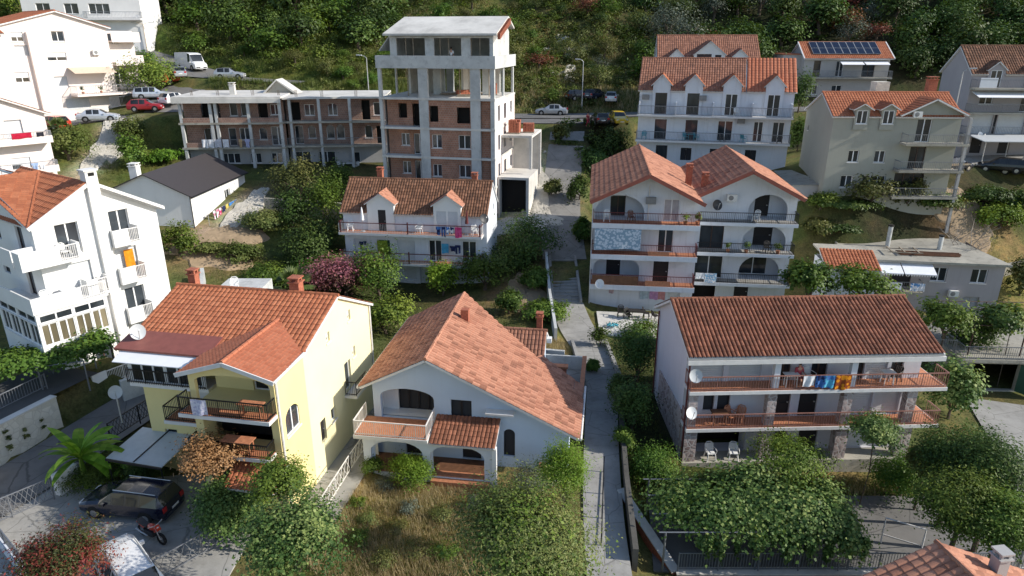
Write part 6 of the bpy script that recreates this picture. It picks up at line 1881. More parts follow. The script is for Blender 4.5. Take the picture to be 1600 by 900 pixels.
# around the banana
crown_at('yucca', 'spiky yucca with narrow leaves right of the banana plant', 'yucca', 217, 735, 34, 44, 36, 'palm', n=500, size=.5, asp=.1, nc=6, sig=.1, inner=.05)
# the middle row
crown_at('bougainvillea', 'bougainvillea bush full of pink blossom behind the yellow house roof', 'shrub', 540, 440, 51.0, 116, 84, 'pink', n=6500, size=.2, nc=50)
for a in (('dark glossy tree right of the pink bougainvillea', 595, 432, 53, 76, 90, 'mid'), ('dark tree on the slope above the fan palm', 458, 335, 63, 60, 60, 'dark'), ('dark tree between the fan palm and the striped railings house', 488, 395, 57, 80, 80, 'dark'), ('shaded tree left of the lower striped balcony', 515, 425, 55, 60, 60, 'dark'), ('tall leafy tree at the left gable of the brown roof', 532, 290, 67, 50, 60, 'mid'), ('small round bush left of the pink bougainvillea', 482, 432, 52, 56, 44, 'mid'),
          ('bright green bush behind the yellow roof ridge', 425, 440, 51, 74, 44, 'mid'), ('sprawling fruit tree between yellow house and salmon roof', 605, 500, 44, 74, 60, 'mid'),
          ('slim young tree before the striped railings house', 692, 440, 54, 44, 58, 'lime'), ('rounded citrus tree before the striped railings house', 758, 432, 54, 84, 66, 'mid'),
          ('small bush beside the upper stairs', 836, 440, 55, 46, 36, 'mid'), ('bush on the brown garden bed behind the salmon roof', 795, 478, 50, 38, 40, 'mid'),
          ('leafy row behind the chimney of the salmon roof', 850, 492, 47, 76, 32, 'mid'), ('dark bush mound left of the lane', 824, 384, 60, 96, 72, 'dark'), ('dark low bush below the bush mound', 800, 405, 58.5, 70, 44, 'dark'),
          ('tall rounded dark tree left of the brown roofed house', 470, 292, 66, 78, 66, 'olive'), ('leafy tree touching the left end of the brown roof', 516, 330, 65, 56, 92, 'mid'), ('dark tree below the leafy tree at the brown roof', 510, 375, 60, 60, 70, 'dark'),
          ('bush on the sunny slope left of the fan palm', 410, 352, 58, 60, 40, 'scrub'), ('green bush at the end of the concrete garden wall', 283, 385, 51, 58, 56, 'mid'), ('low weedy bush on the dirt slope', 330, 395, 51, 44, 26, 'scrub'), ('thin weedy bush at the foot of the slope', 372, 402, 52, 60, 36, 'grass')):
    lab, px, py, d, w_, hh, m = a
    crown_at('bush' if 'bush' in lab or 'row' in lab else 'tree', lab, 'bush' if 'bush' in lab or 'row' in lab else 'tree', px, py, d, w_*1.2, hh*1.2, m, n=int(1800+w_*30), size=.21, nc=40)
for a in (('round sunlit tree behind the red ribbed roof beside the duplex', 1268, 438, 52, 74, 60, 'mid'), ('dark green tree behind the red ribbed roof', 1345, 448, 53, 96, 50, 'mid'), ('leafy tree at the right foot of the grey house', 1450, 330, 66, 60, 50, 'dark'), ('hedge like bush before the grey house left half', 1318, 338, 62, 80, 40, 'dark'), ('dark bush below the parking ledge at the right', 1530, 318, 68, 70, 44, 'dark'), ('second dark bush below the parking ledge near the edge', 1585, 325, 67, 60, 50, 'dark'), ('bush between flat roof corner and duplex', 1300, 372, 60, 60, 36, 'dark'), ('weedy shrub along the left of the flat roof', 1275, 362, 61, 44, 36, 'scrub'),
          ('leafy tree before the weathered grey house', 1352, 316, 63.5, 84, 74, 'scrub'), ('yellowing birch like tree before the weathered grey house', 1408, 318, 62, 50, 70, 'olive'), ('bush at the left corner of the weathered grey house', 1278, 325, 64, 44, 40, 'mid'),
          ('dense round tree behind the flat roof end', 1556, 352, 62, 70, 60, 'mid'), ('bush along the back of the flat roof', 1460, 345, 66, 80, 26, 'scrub'), ('weedy bush beside the flat roofed house end', 1590, 440, 58, 44, 70, 'scrub'),
          ('dark shrub between lane and duplex gable', 905, 300, 70, 34, 44, 'dark'), ('low shrub beside the lane at the duplex corner', 908, 362, 64, 26, 36, 'mid'), ('shrub overhanging the left lane edge below the tower', 862, 300, 72, 30, 30, 'scrub'), ('dark tree beside the white row house near the lane', 950, 236, 74, 70, 60, 'dark'), ('black green tree left of the white row house', 925, 262, 71, 50, 50, 'dark'), ('pale yellow bush at the lane entrance', 876, 214, 84, 26, 32, 'scrub'),
          ('wide leafy tree between pink block and white van', 236, 120, 91, 84, 70, 'mid'), ('dark bush behind the pink apartment block', 178, 32, 100, 60, 28, 'mid'), ('bush on the grassy bank above the dark roofed house', 210, 245, 70, 40, 60, 'mid'), ('light green bush behind the white chimney', 258, 250, 70, 46, 26, 'lime'),
          ('weedy bank bush below the silver car', 110, 232, 76, 70, 60, 'grass'), ('long grass bush on the bank beside the rubble track', 205, 212, 78, 50, 50, 'grass'),
          ('dense dark tree between grey house and solar house', 1245, 155, 84, 40, 70, 'dark'), ('small tree between row house and grey house', 1245, 215, 72, 30, 50, 'dark'), ('dark shrub right of the weathered grey house', 1480, 210, 70, 50, 60, 'dark')):
    lab, px, py, d, w_, hh, m = a
    b_ = 'bush' in lab or 'shrub' in lab
    crown_at('bush' if b_ else 'tree', lab, 'bush' if b_ else 'tree', px, py, d, w_*1.15, hh*1.15, m, foot='behind the red' not in lab, n=int(1500+w_*22), size=.27, nc=36)
# dead tree
t = thing('dead_tree', 'bare grey dead tree beside the garage yard behind the flat roof', 'tree', base(1520, 345, 64), 0)
trunk(t, 1.3, .12, 3.0, 3.0, 5, 'deadwood', 9, True)
# grapevine pergola
t = thing('grapevine_pergola', 'big grapevine spilling over a pergola above the courtyard', 'grapevine', (11.3, 27.4, -1.3), 0)
each_tube(t, 'post', 'rail_grey', .05, *[((x, y, 0), (x, y, 2.2)) for x in (-4.3, 0, 4.3) for y in (-2.0, 2.0)])
each_tube(t, 'rail', 'rail_grey', .035, *[((-4.6, y, 2.22), (4.6, y, 2.22)) for y in (-2, -.7, .7, 2)], n=5)
g = np.random.default_rng(3)
pp = []
for (cx, cy, cz, rx, ry, rz, n, sd) in ((-.6, 0, 2.35, 3.2, 2.2, .6, 11000, 1), (2.0, -.2, 2.5, 2.6, 2.3, .8, 10000, 2), (-3.0, .6, 2.2, 1.6, 1.6, .5, 3800, 3), (3.9, -.3, 2.0, 1.1, 2.1, 1.0, 6500, 6), (.6, 1.2, 2.7, 1.6, 1.0, .8, 4500, 7)):
    v, r = leafcloud(n, 70, rx, ry, rz, .155, 40+sd, .5, .24, asp=.9, inner=.05); v += np.array([cx, cy, cz]); pp.append((v, r))
for k in range(40):
    x, ln = g.uniform(-3.6, 5.0), g.uniform(.4, 1.7)
    n = int(110*ln)
    v, r = leafcloud(n, 8, .14, .14, ln/2, .15, 200+k, 0, .35, asp=.9, inner=.05); v += np.array([x, g.uniform(-2.45, -2.1), 2.15-ln*.5]); pp.append((v, r))
leafobj('vine_leaves', pp, 'vine', t)
# vine over the asphalt terrace at the left
t = thing('vine_pergola', 'bright green vine pergola under the white sunroom', 'grapevine', (-28.6, 37.6, 2.2), 20)
each_tube(t, 'post', 'rail_grey', .045, *[((x, y, -.5), (x, y, 1.5)) for x in (-2.4, 0, 2.4) for y in (-1.2, 1.2)])
each_tube(t, 'rail', 'rail_grey', .03, *[((-2.6, y, 1.52), (2.6, y, 1.52)) for y in (-1.2, 1.2)], n=5)
pp = []
for (cx, cy, cz, rx, ry, rz, n, sd) in ((-1.2, 0, 1.75, 2.4, 1.6, .5, 4200, 1), (1.4, .2, 1.7, 2.0, 1.5, .55, 3800, 2), (2.9, .6, 2.0, 1.0, .9, .7, 1500, 3)):
    v, r = leafcloud(n, 40, rx, ry, rz, .19, 70+sd, .4, .25, asp=.8, inner=.1); v += np.array([cx, cy, cz]); pp.append((v, r))
leafobj('vine_leaves', pp, 'mid', t)

# banana plant
def blade(pts_len, width, az, elev, droop, seed, segs=9):
    """one big leaf along an arc; returns quads and the midrib"""
    g = random.Random(seed); out = []; rib = []
    p = Vector((0, 0, 0)); e = elev
    d0 = Vector((math.cos(az), math.sin(az), 0)); side = Vector((-math.sin(az), math.cos(az), 0))
    rows = []
    for i in range(segs+1):
        t_ = i/segs
        wd = width*math.sin(math.pi*min(1, max(0.02, t_*.93+.07)))**.6*(1 if t_ > .12 else t_/.12*.6+.05)
        d = d0*math.cos(e)+Vector((0, 0, 1))*math.sin(e)
        up = side.cross(d)*-1
        rows.append((p.copy(), side*wd/2+Vector((0, 0, abs(wd)*.12)), wd))
        rib.append(p.copy())
        p = p+d*(pts_len/segs); e -= droop/segs
    for (a, sa, _), (b, sb, _) in zip(rows, rows[1:]):
        gap = g.uniform(.0, .18)
        out.append([a, b, b.lerp(b+sb, 1-gap*.3), a+sa]); out.append([a-sa, b-sb*(1-gap*.3), b, a])
    return out, rib
def bladeplant(name, label, cat, loc, stems, m, L, Wd, n, seed, stem_r=.12, stem_h=1.5):
    t = thing(name, label, cat, loc, 0); g = random.Random(seed)
    for s in range(stems):
        o = Vector((g.uniform(-.5, .5)*(stems > 1), g.uniform(-.5, .5)*(stems > 1), 0)); hh = stem_h*g.uniform(.75, 1.1)
        st = MB(); st.tube([o-Vector((0, 0, .4)), o+Vector((0, 0, hh*.6)), o+Vector((0, 0, hh))], [stem_r*1.2, stem_r, stem_r*.6], 8); st.build('stem', 'bark' if m != 'banana' else LF['lime'], t)
        for k in range(n):
            az = 2*math.pi*k*.382+g.uniform(-.3, .3); el = .15+1.25*(k+.5)/n
            q, rib = blade(L*g.uniform(.75, 1.1), Wd*g.uniform(.8, 1.15), az, el, g.uniform(.9, 1.9), seed*31+k)
            mb = MB()
            for f in q: mb.face([Vector(v)+o+Vector((0, 0, hh)) for v in f], g.random())
            mb.tube([r_+o+Vector((0, 0, hh-.012)) for r_ in rib], [.03]*5+[.012]*(len(rib)-5), 4)
            mb.build('leaf', LF[m], t)
    return t
b_ = base(128, 726, 35.2)
bladeplant('banana_plant', 'banana plant with long arching bright green leaves in the front garden', 'banana plant', b_, 1, 'banana', 2.7, .52, 17, 4, .14, 2.1)
bladeplant('banana_plant', 'smaller young banana shoot left of the yucca', 'banana plant', b_+Vector((1.3, .9, 0)), 1, 'banana', 1.3, .4, 8, 9, .08, .8)
def fanpalm(label, loc, hgt, rad, n, seed):
    t = thing('fan_palm', label, 'palm', loc, 0); g = random.Random(seed)
    tr_ = MB(); tr_.tube([(0, 0, -.5), (0, 0, hgt*.5), (.05, 0, hgt)], [.22, .19, .16], 9); tr_.build('trunk', 'bark', t)
    for k in range(n):
        az = 2*math.pi*k*.382+g.uniform(-.2, .2); el = 1.35-2.0*k/n
        d = Vector((math.cos(az)*math.cos(el), math.sin(az)*math.cos(el), math.sin(el)))
        side = Vector((-math.sin(az), math.cos(az), 0)); up = side.cross(d)
        p0 = Vector((0, 0, hgt)); c_ = p0+d*rad*.5
        mb = MB(); mb.tube([p0, c_], .018, 4)
        for q in range(13):
            a = (q-6)*.21
            e = d*math.cos(a)+side*math.sin(a)
            tip = c_+e*rad*.55*(1-.04*abs(q-6))-Vector((0, 0, .12*rad))
            w_ = (side*math.cos(a)-d*math.sin(a))*.05*rad/1.2
            mb.face([c_, c_.lerp(tip, .55)+w_, tip, c_.lerp(tip, .55)-w_], g.random())
        mb.build('frond', LF['palm'], t)
    return t
fanpalm('small fan palm beside the wall of the pink apartment block', base(86, 172, 76), 2.4, 1.9, 20, 3)
fanpalm('fan palm on the slope left of the striped railings house', base(452, 395, 55.5), 2.0, 1.9, 20, 8)
# potted plants in the stone wall pockets
for i, (px, py) in enumerate(((20, 668), (42, 652), (58, 640), (26, 690), (45, 686), (62, 678), (10, 682))):
    p = at(px, py, 37.6)
    v = leafcloud(90, 5, .16, .16, .16, .12, 900+i, asp=.5, inner=.1)
    o = leafobj('wall_plant', [v], 'olive', None, (0, 0, 0)); o.location = (-28.0+.9*(i % 3)*.32+.28, 32.4+(i % 3)*1.0, .9+.5*(i//3)*.9)
    tag(o, 'small succulent tuft growing from a pocket of the pale stone wall', 'plant', 'tufts in the stone wall pockets')

# ------------------------------------------------------------------ the hillside wood: shrubs and trees one by one
tmpl = {}
for key, m, n, size, rz, asp in (('a', 'dark', 1500, .36, .85, .6), ('b', 'mid', 1400, .34, .8, .6), ('c', 'scrub', 1300, .30, .7, .5), ('d', 'olive', 1200, .28, .75, .4), ('e', 'dark', 1600, .34, 1.25, .5), ('f', 'rust', 900, .3, .7, .6), ('g', 'grey', 1000, .28, .9, .4)):
    for v in range(2):
        root = thing('hillside_tree', '', 'tree', (0, 0, -50), 0)
        trunk(root, .6, .09, 1.0, rz, 70+v+ord(key))
        p = leafcloud(n, 34, 1.0, 1.0, rz, size/2.2, 300+v*17+ord(key), 0, .24, asp=asp)
        p[0][:, :, 2] += .35+rz*.6
        leafobj('crown', [p], m, root)
        tmpl[(key, v)] = root
LAB = {'a': ('dark evergreen tree packed in the wood on the hillside', 'dark evergreens on the hillside'), 'b': ('mid green leafy tree in the wood on the hillside', 'green trees on the hillside'),
       'c': ('yellowish green scrub bush on the open hillside', 'scrub bushes on the hillside'), 'd': ('dull olive bush on the open hillside', 'olive bushes on the hillside'),
       'e': ('tall dark tree standing high in the hillside wood', 'tall trees on the hillside'), 'f': ('rust red leaved bush among the hillside trees', 'rust red bushes on the hillside'), 'g': ('grey green feathery bush on the hillside', 'grey bushes on the hillside')}
HOUSES = [(-38, 80, -14, 92), (-74, 82, -46, 102), (12, 76, 34, 106), (28, 64, 46, 78), (40, 100, 58, 114), (49, 76, 70, 90), (-78, 108, -56, 124), (-16, 70, 4, 86)]
hg = random.Random(21); used = {}
placed = []
cnt = 0
def free(x, y, r):
    if any(a-r*.6 < x < c+r*.6 and b-r*.6 < y < d+r*.6 for a, b, c, d in HOUSES): return False
    d, _ = _segd(np.array([x]), np.array([y]), ROADS[0][0]); 
    if d[0] < 3.0+r: return False
    for k in (1, 2, 8):
        d, _ = _segd(np.array([x]), np.array([y]), ROADS[k][0])
        if d[0] < 2.8+r: return False
    return True
while cnt < 4200 and len(placed) < 285:
    cnt += 1
    y = hg.uniform(99, 172); x = hg.uniform(-.86*y, .86*y)
    zg = gz(x, y)
    dd = y*math.cos(PITCH)-(zg+1.5-CAMZ)*math.sin(PITCH)
    px = 800+FPX*x/dd; py = 450-FPX*(y*math.sin(PITCH)+(zg+1.5-CAMZ)*math.cos(PITCH))/dd
    if not (-40 < px < 1640 and -70 < py < 185): continue
    mid = 610 < px < 1010
    if mid and hg.random() < (.35 if py < 60 else .5): continue
    if px > 1000: key = hg.choice('aaaebeg' if hg.random() < .9 else 'fc'); r = hg.uniform(1.8, 3.4)
    elif mid: key = hg.choice('ccddgbfa' if py > 30 else 'ccbdaf'); r = hg.uniform(1.0, 2.3)
    elif px < 610 and py > 70 and y < 118: key = hg.choice('cbb'); r = hg.uniform(.8, 1.5)
    else: key = hg.choice('aabbbbe'); r = hg.uniform(2.0, 4.0)
    if not free(x, y, r): continue
    if any((x-a)**2+(y-b)**2 < (.62*(r+c))**2 for a, b, c in placed): continue
    placed.append((x, y, r))
    v = hg.randrange(2)
    s = (r*hg.uniform(.9, 1.15), r*hg.uniform(.9, 1.15), r*hg.uniform(.8, 1.2))
    if (key, v) in used:
        t = dup(tmpl[(key, v)], (x, y, zg), hg.uniform(0, 6.28), LAB[key][0], LAB[key][1], s)
    else:
        t = tmpl[(key, v)]; t.location = (x, y, zg); t.scale = s; tag(t, LAB[key][0], 'bush' if 'bush' in LAB[key][0] else 'tree', LAB[key][1]); used[(key, v)] = 1
    t['category'] = 'bush' if 'bush' in LAB[key][0] else 'tree'
for k, root in tmpl.items():
    if k not in used:
        for ch in list(root.children): bpy.data.objects.remove(ch)
        bpy.data.objects.remove(root)
# rocks on the open slope
def rock(loc, r, seed, label, group):
    g = np.random.default_rng(seed); mb = MB(); n, k = 9, 6; ph = g.random(6)*6
    vs = []
    for i in range(k+1):
        t_ = math.pi*i/k
        for j in range(n):
            a = 2*math.pi*j/n; q = r*(.75+.25*math.sin(2*a+ph[0]+t_*2)+.15*math.sin(5*a+ph[1]))+g.normal()*.07*r
            vs.append((q*math.sin(t_)*math.cos(a)*1.3, q*math.sin(t_)*math.sin(a), q*math.cos(t_)*.8))
    mb.raw(vs, [(i*n+j, (i+1)*n+j, (i+1)*n+(j+1) % n, i*n+(j+1) % n) for i in range(k) for j in range(n)])
    o = mb.build('rock', 'rubble'); o.location = loc; return tag(o, label, 'rock', group)
for i in range(22):
    px, py = hg.uniform(850, 900), hg.uniform(62, 125)
    p = on(px, py); rock(p, hg.uniform(.4, 1.3), i, 'pale weathered rock jutting from the open hillside slope', 'rocks on the hillside')
for i in range(16):
    px, py = hg.uniform(800, 870), hg.uniform(235, 330)
    p = on(px, py); rock(p, hg.uniform(.12, .35), 60+i, 'loose pale stone on the rubble beside the unfinished tower', 'loose stones beside the tower')

# ------------------------------------------------------------------ grass and undergrowth (stuff)
def tufts(name, label, m, spots, n, hgt, wd, seed, keep=None):
    g = np.random.default_rng(seed); V = []; Rn = []
    tot = sum(s[4] for s in spots)
    for (cx, cy, rx, ry, wgt) in spots:
        k = int(n*wgt/tot)
        a, r = g.random(k)*2*np.pi, np.sqrt(g.random(k))
        x, y = cx+rx*r*np.cos(a), cy+ry*r*np.sin(a)
        if keep is not None:
            q = keep(x, y); x, y = x[q], y[q]; k = len(x)
        z = ground(x, y)-.05
        nz = .5+.5*np.sin(x*1.3+y*.7)*np.sin(y*1.1-x*.4)
        for b in range(3):
            aa = g.random(k)*2*np.pi; hh = hgt*(.45+.8*g.random(k))*(.6+.7*nz); ln = hh*(.1+.5*g.random(k))
            bx, by = x+g.normal(size=k)*hgt*.25, y+g.normal(size=k)*hgt*.25
            p0 = np.stack([bx-np.sin(aa)*wd, by+np.cos(aa)*wd, z], -1); p1 = np.stack([bx+np.sin(aa)*wd, by-np.cos(aa)*wd, z], -1)
            p2 = np.stack([bx+np.cos(aa)*ln, by+np.sin(aa)*ln, z+hh], -1)
            V.append(np.stack([p0, p1, p2], 1)); Rn.append(np.clip(nz*.5+g.random(k)*.5, 0, 1))
    o = leafobj(name, [(np.concatenate(V), np.concatenate(Rn))], m)
    return tag(o, None, None, None, 'stuff')
def offroad(x, y):
    k = np.ones(x.shape, bool)
    for pts, hw, sh in ROADS:
        d, _ = _segd(x, y, pts); k &= d > hw+.1
    for poly, pz, sh in PADS: k &= _polyd(x, y, poly) > .1
    for H_, (a, b, c, d) in ((Ih, (-.6, -2.1, 11.2, 11.4)), (K, (-.3, -1.8, 13.6, 6.4)), (Hh, (-.1, -3.6, 9.4, 8.6)), (Gh, (0, -.2, 13.3, 6)), (Jh, (0, -.4, 17, 16)), (Oh, (-2.8, 0, 12, 7.6)), (Qh, (0, 0, 13.3, 10.5)), (Dh, (0, -1.3, 12.5, 8.8))):
        lx = (x-H_.loc.x)*math.cos(H_.a)+(y-H_.loc.y)*math.sin(H_.a); ly = -(x-H_.loc.x)*math.sin(H_.a)+(y-H_.loc.y)*math.cos(H_.a)
        k &= ~((lx > a) & (lx < c) & (ly > b) & (ly < d))
    return k
tufts('dry_grass', '', 'straw', [(-4.0, 26.5, 6.0, 4.2, 5), (21, 33, 4, 2.5, .7), (2.0, 45.5, 2.2, 2.5, 1.2), (11, 32, 3, 2, .6)], 15000, .42, .012, 5, offroad)
tufts('garden_grass', '', 'grass', [(-4, 25.5, 6, 4.0, 2.0), (13, 32, 6, 2.4, 1.0), (21, 31.5, 5, 3, .8), (-21, 52, 7, 9, 2.2), (-6, 50, 9, 6, 1.3), (38, 63, 10, 6, 1.8), (-41, 79, 7, 6, 2), (10, 40, 3.5, 6, .8)], 20000, .34, .014, 6, offroad)
tufts('hillside_grass', '', 'grass', [(-30, 112, 34, 14, 3), (6, 112, 17, 15, 2), (-30, 102, 18, 5, 2)], 24000, .75, .035, 7, offroad)
tufts('hillside_straw', '', 'straw', [(8, 112, 16, 14, 3), (-8, 122, 16, 10, 1.0)], 12000, .7, .03, 8, offroad)
def scrubcover(name, m, spots, n, size, seed):
    g = np.random.default_rng(seed); V = []; Rn = []
    for (cx, cy, rx, ry, k, rr) in spots:
        for i in range(k):
            a, r = g.random()*6.28, math.sqrt(g.random())
            x, y = cx+rx*r*math.cos(a), cy+ry*r*math.sin(a)
            if not free(x, y, .4): continue
            q = rr*(.5+g.random())
            v, rn_ = leafcloud(n, 7, q, q, q*.6, size, int(g.integers(1e6)), asp=.5)
            v += np.array([x, y, gz(x, y)+q*.35]); V.append(v); Rn.append(np.clip(rn_*.6+g.random()*.4, 0, 1))
    o = leafobj(name, [(np.concatenate(V), np.concatenate(Rn))], m); return tag(o, None, None, None, 'stuff')
scrubcover('hillside_undergrowth', 'scrub', [(5, 116, 19, 16, 620, .95), (-40, 112, 30, 14, 260, .9), (0, 138, 34, 16, 420, 1.3)], 70, .3, 11)
scrubcover('green_undergrowth', 'mid', [(8, 122, 20, 16, 240, 1.1), (-35, 118, 34, 12, 240, 1.2), (-5, 145, 40, 14, 240, 1.6)], 90, .34, 13)
scrubcover('dark_undergrowth', 'dark', [(48, 112, 36, 16, 240, 1.0), (-45, 135, 40, 18, 260, 1.3), (40, 140, 40, 22, 260, 1.4), (9, 86, 4, 5, 30, .7)], 60, .34, 12)
# ------------------------------------------------------------------ vehicles
PAINT = {}
def paint(name, c, rough=.28, metal=.0):
    if name not in PAINT:
        m, n, l, bs = mat(name)
        tc = n.new('ShaderNodeTexCoord').outputs['Object']
        nz = noise(n, l, tc, 2.5, 4)
        r = ramp(n, [(.35, tuple(x*.9 for x in c)), (.65, c)]); l.new(nz.outputs[0], r.inputs[0]); l.new(r.outputs[0], bs.inputs['Base Color'])
        bs.inputs['Roughness'].default_value = rough; bs.inputs['Metallic'].default_value = metal
        bs.inputs['Coat Weight'].default_value = .5; bs.inputs['Coat Roughness'].default_value = .08
        PAINT[name] = m
    return PAINT[name]
CARGLASS = glassmat('car_glass', (.012, .014, .016), .05)
# (x as part of the length, belt height, top height, cabin?) from nose to tail
PROF = {
 'hatch': (4.1, 1.74, 1.50, [(0, .50, .62, 0), (.02, .66, .74, 0), (.10, .74, .86, 0), (.25, .84, .97, 0), (.27, .86, .99, 'w'), (.44, .92, 1.43, 'w'), (.46, .92, 1.46, 'c'), (.62, .93, 1.50, 'c'), (.64, .93, 1.50, 'p'), (.86, .95, 1.44, 'c'), (.88, .95, 1.42, 'r'), (.985, .92, .98, 'r'), (.99, .80, .84, 0), (1, .52, .60, 0)]),
 'sedan': (4.5, 1.76, 1.45, [(0, .50, .62, 0), (.02, .64, .72, 0), (.10, .72, .84, 0), (.25, .82, .94, 0), (.27, .84, .96, 'w'), (.42, .90, 1.38, 'w'), (.44, .90, 1.41, 'c'), (.58, .91, 1.45, 'c'), (.60, .91, 1.45, 'p'), (.74, .93, 1.38, 'c'), (.76, .93, 1.36, 'r'), (.87, .93, 1.02, 'r'), (.88, .92, 1.01, 0), (.98, .88, .96, 0), (1, .52, .62, 0)]),
 'wagon': (4.65, 1.80, 1.52, [(0, .50, .62, 0), (.02, .66, .74, 0), (.10, .74, .87, 0), (.24, .84, .98, 0), (.26, .86, 1.0, 'w'), (.40, .92, 1.44, 'w'), (.42, .92, 1.47, 'c'), (.56, .93, 1.52, 'c'), (.58, .93, 1.52, 'p'), (.72, .94, 1.51, 'c'), (.74, .94, 1.51, 'p'), (.92, .95, 1.45, 'c'), (.93, .95, 1.43, 'r'), (.985, .92, 1.0, 'r'), (.99, .80, .84, 0), (1, .52, .60, 0)]),
 'suv': (4.45, 1.84, 1.70, [(0, .55, .68, 0), (.02, .76, .86, 0), (.10, .86, .98, 0), (.24, .95, 1.08, 0), (.26, .97, 1.10, 'w'), (.38, 1.04, 1.60, 'w'), (.40, 1.04, 1.65, 'c'), (.55, 1.05, 1.70, 'c'), (.57, 1.05, 1.70, 'p'), (.72, 1.06, 1.69, 'c'), (.74, 1.06, 1.69, 'p'), (.90, 1.08, 1.64, 'c'), (.92, 1.08, 1.62, 'r'), (.98, 1.04, 1.14, 'r'), (.99, .90, .96, 0), (1, .55, .68, 0)]),
 'van': (5.9, 2.02, 2.50, [(0, .55, .70, 0), (.01, .85, .98, 0), (.06, 1.0, 1.14, 0), (.12, 1.10, 1.24, 0), (.13, 1.12, 1.28, 'w'), (.22, 1.22, 2.22, 'w'), (.235, 1.22, 2.32, 'c'), (.34, 1.22, 2.46, 'c'), (.36, 1.22, 2.48, 0), (.6, 1.22, 2.50, 0), (.97, 1.22, 2.48, 0), (.99, 1.2, 2.42, 0), (1, .55, 2.2, 0)]),
}
def car(label, kind, m, loc, rz, cat='car', name='parked_car', group=None, rails=False):
    L, Wd, H_, pr = PROF[kind]
    t = thing(name, label, cat, loc, rz, group)
    body, gl = MB(), MB()
    hw = Wd/2; rings = []
    cab = kind
    for (f, zb, zt, c) in pr:
        x = L/2-f*L
        e = .80 if f in (0, 1) else (.93 if f <= .02 or f >= .985 else 1)
        w_ = hw*e
        roof = zt-zb > .3
        wt = w_*(.74 if roof and kind != 'van' else (.88 if roof else .80))
        zlo = .30 if f not in (0, 1) else .36
        rings.append(([(x, -w_*.9, zlo-.06), (x, -w_*.985, zlo+.08), (x, -w_, (zlo+zb)/2+.08), (x, -w_*.965, zb), (x, -wt, zt-.025), (x, -wt*.8, zt), (x, 0, zt+.02*(1 if roof else .6)),
                       (x, wt*.8, zt), (x, wt, zt-.025), (x, w_*.965, zb), (x, w_, (zlo+zb)/2+.08), (x, w_*.985, zlo+.08), (x, w_*.9, zlo-.06)], c))
    n = 13
    for i, ((A, ca), (B, cb)) in enumerate(zip(rings, rings[1:])):
        for k in range(n-1):
            q = [A[k], A[k+1], B[k+1], B[k]]
            side = k in (3, 8); top = 4 <= k <= 7
            g_ = (side and ca in ('c',) and cb in ('c',)) or (side and ca == 'p' and cb == 'c') or (top and ca == cb and ca in ('w', 'r')) 
            if side and ca == 'c' and cb == 'p': g_ = False
            if side and ca == 'w' and cb == 'w': g_ = False
            (gl if g_ else body).face(q[::-1])
        body.face([A[0], B[0], B[n-1], A[n-1]])
    body.face(rings[0][0]); body.face(rings[-1][0][::-1])
    # wheel sizes; dark discs behind them paint the shade of the wheel wells
    r_ = .31 if kind not in ('van', 'suv') else .36
    xs = (L*.31, -L*.28) if kind != 'van' else (L*.33, -L*.27)
    b = body.build('body', m, t)
    gl.build('window', CARGLASS, t)
    for x in xs:
        for s in (-1, 1):
            ar = MB(); ar.lathe([(0, 0), (r_+.07, 0)], (x, s*(hw+.002), r_+.02), 16, 'y'); ar.build('wheel_well_shade', 'tyre', b)
    for x in xs:
        for s in (-1, 1):
            w_ = MB(); y = s*(hw-.10)
            w_.lathe([(r_*.62, -.11), (r_*.95, -.11), (r_, -.08), (r_, .08), (r_*.95, .115), (r_*.62, .115)], (x, y, r_), 18, 'y')
            o = w_.build('wheel', 'tyre', t)
            k = MB(); k.lathe([(0, s*.118), (r_*.18, s*.122), (r_*.62, s*.116)], (x, y, r_), 10, 'y'); k.build('rim', 'rim', o)
    zl = pr[1][1]
    for s in (-1, 1):
        k = MB(); k.box(L/2-.22, L/2-.02, s*hw*.62-.16, s*hw*.62+.16, zl-.10, zl+.06); k.build('headlight', 'light_clear', t)
        k = MB(); k.box(-L/2+.005, -L/2+.16, s*hw*.74-.12, s*hw*.74+.14, pr[-2][1]-.12, pr[-2][1]+.12); k.build('tail_light', 'light_red', t)
        k = MB(); xm_ = L/2-(.33 if kind != 'van' else .2)*L; k.box(xm_-.08, xm_+.08, s*(hw+.02)-.09, s*(hw+.02)+.09, pr[4][1]-.0, pr[4][1]+.14); k.build('mirror', m, t)
    for bx, nm_, mm_ in (((L/2-.02, L/2+.03, -hw*.78, hw*.78, .36, .52), 'bumper', 'dish_dark' if kind == 'van' else m), ((-L/2-.03, -L/2+.02, -hw*.78, hw*.78, .38, .54), 'bumper', 'dish_dark' if kind == 'van' else m), ((-L/2-.045, -L/2-.031, -.25, .25, .56, .67), 'number_plate', 'frame_white'), ((L/2+.031, L/2+.045, -.25, .25, .38, .48), 'number_plate', 'frame_white')):
        k = MB(); k.box(*bx); k.build(nm_, mm_, t)
    if rails:
        k = MB()
        for s in (-1, 1): k.tube([(L*.08, s*hw*.66, pr[7][2]+.05), (-L*.40, s*hw*.66, pr[-5][2]+.07)], .025, 5)
        k.build('roof_rail', 'steel', t)
    return t
silver, lsilver, white_p = paint('silver_paint', (.50, .51, .53), .3, .5), paint('light_silver_paint', (.56, .60, .66), .3, .4), paint('white_paint', (.80, .80, .80))
navy, red_p, orange_p = paint('dark_navy_paint', (.010, .012, .028), .2), paint('dark_red_paint', (.30, .012, .018)), paint('orange_red_paint', (.55, .06, .03))
yellow_p, black_p = paint('yellow_paint', (.72, .48, .02)), paint('black_paint', (.012, .012, .014), .2)
car('glossy dark navy estate car parked in the concrete yard', 'wagon', navy, on(210, 800)+Vector((0, 0, .06)), 171, rails=True)
car('white estate car nosing out from under the red flowering tree', 'suv', white_p, (-16.55, 23.4, .0), 135, rails=True)
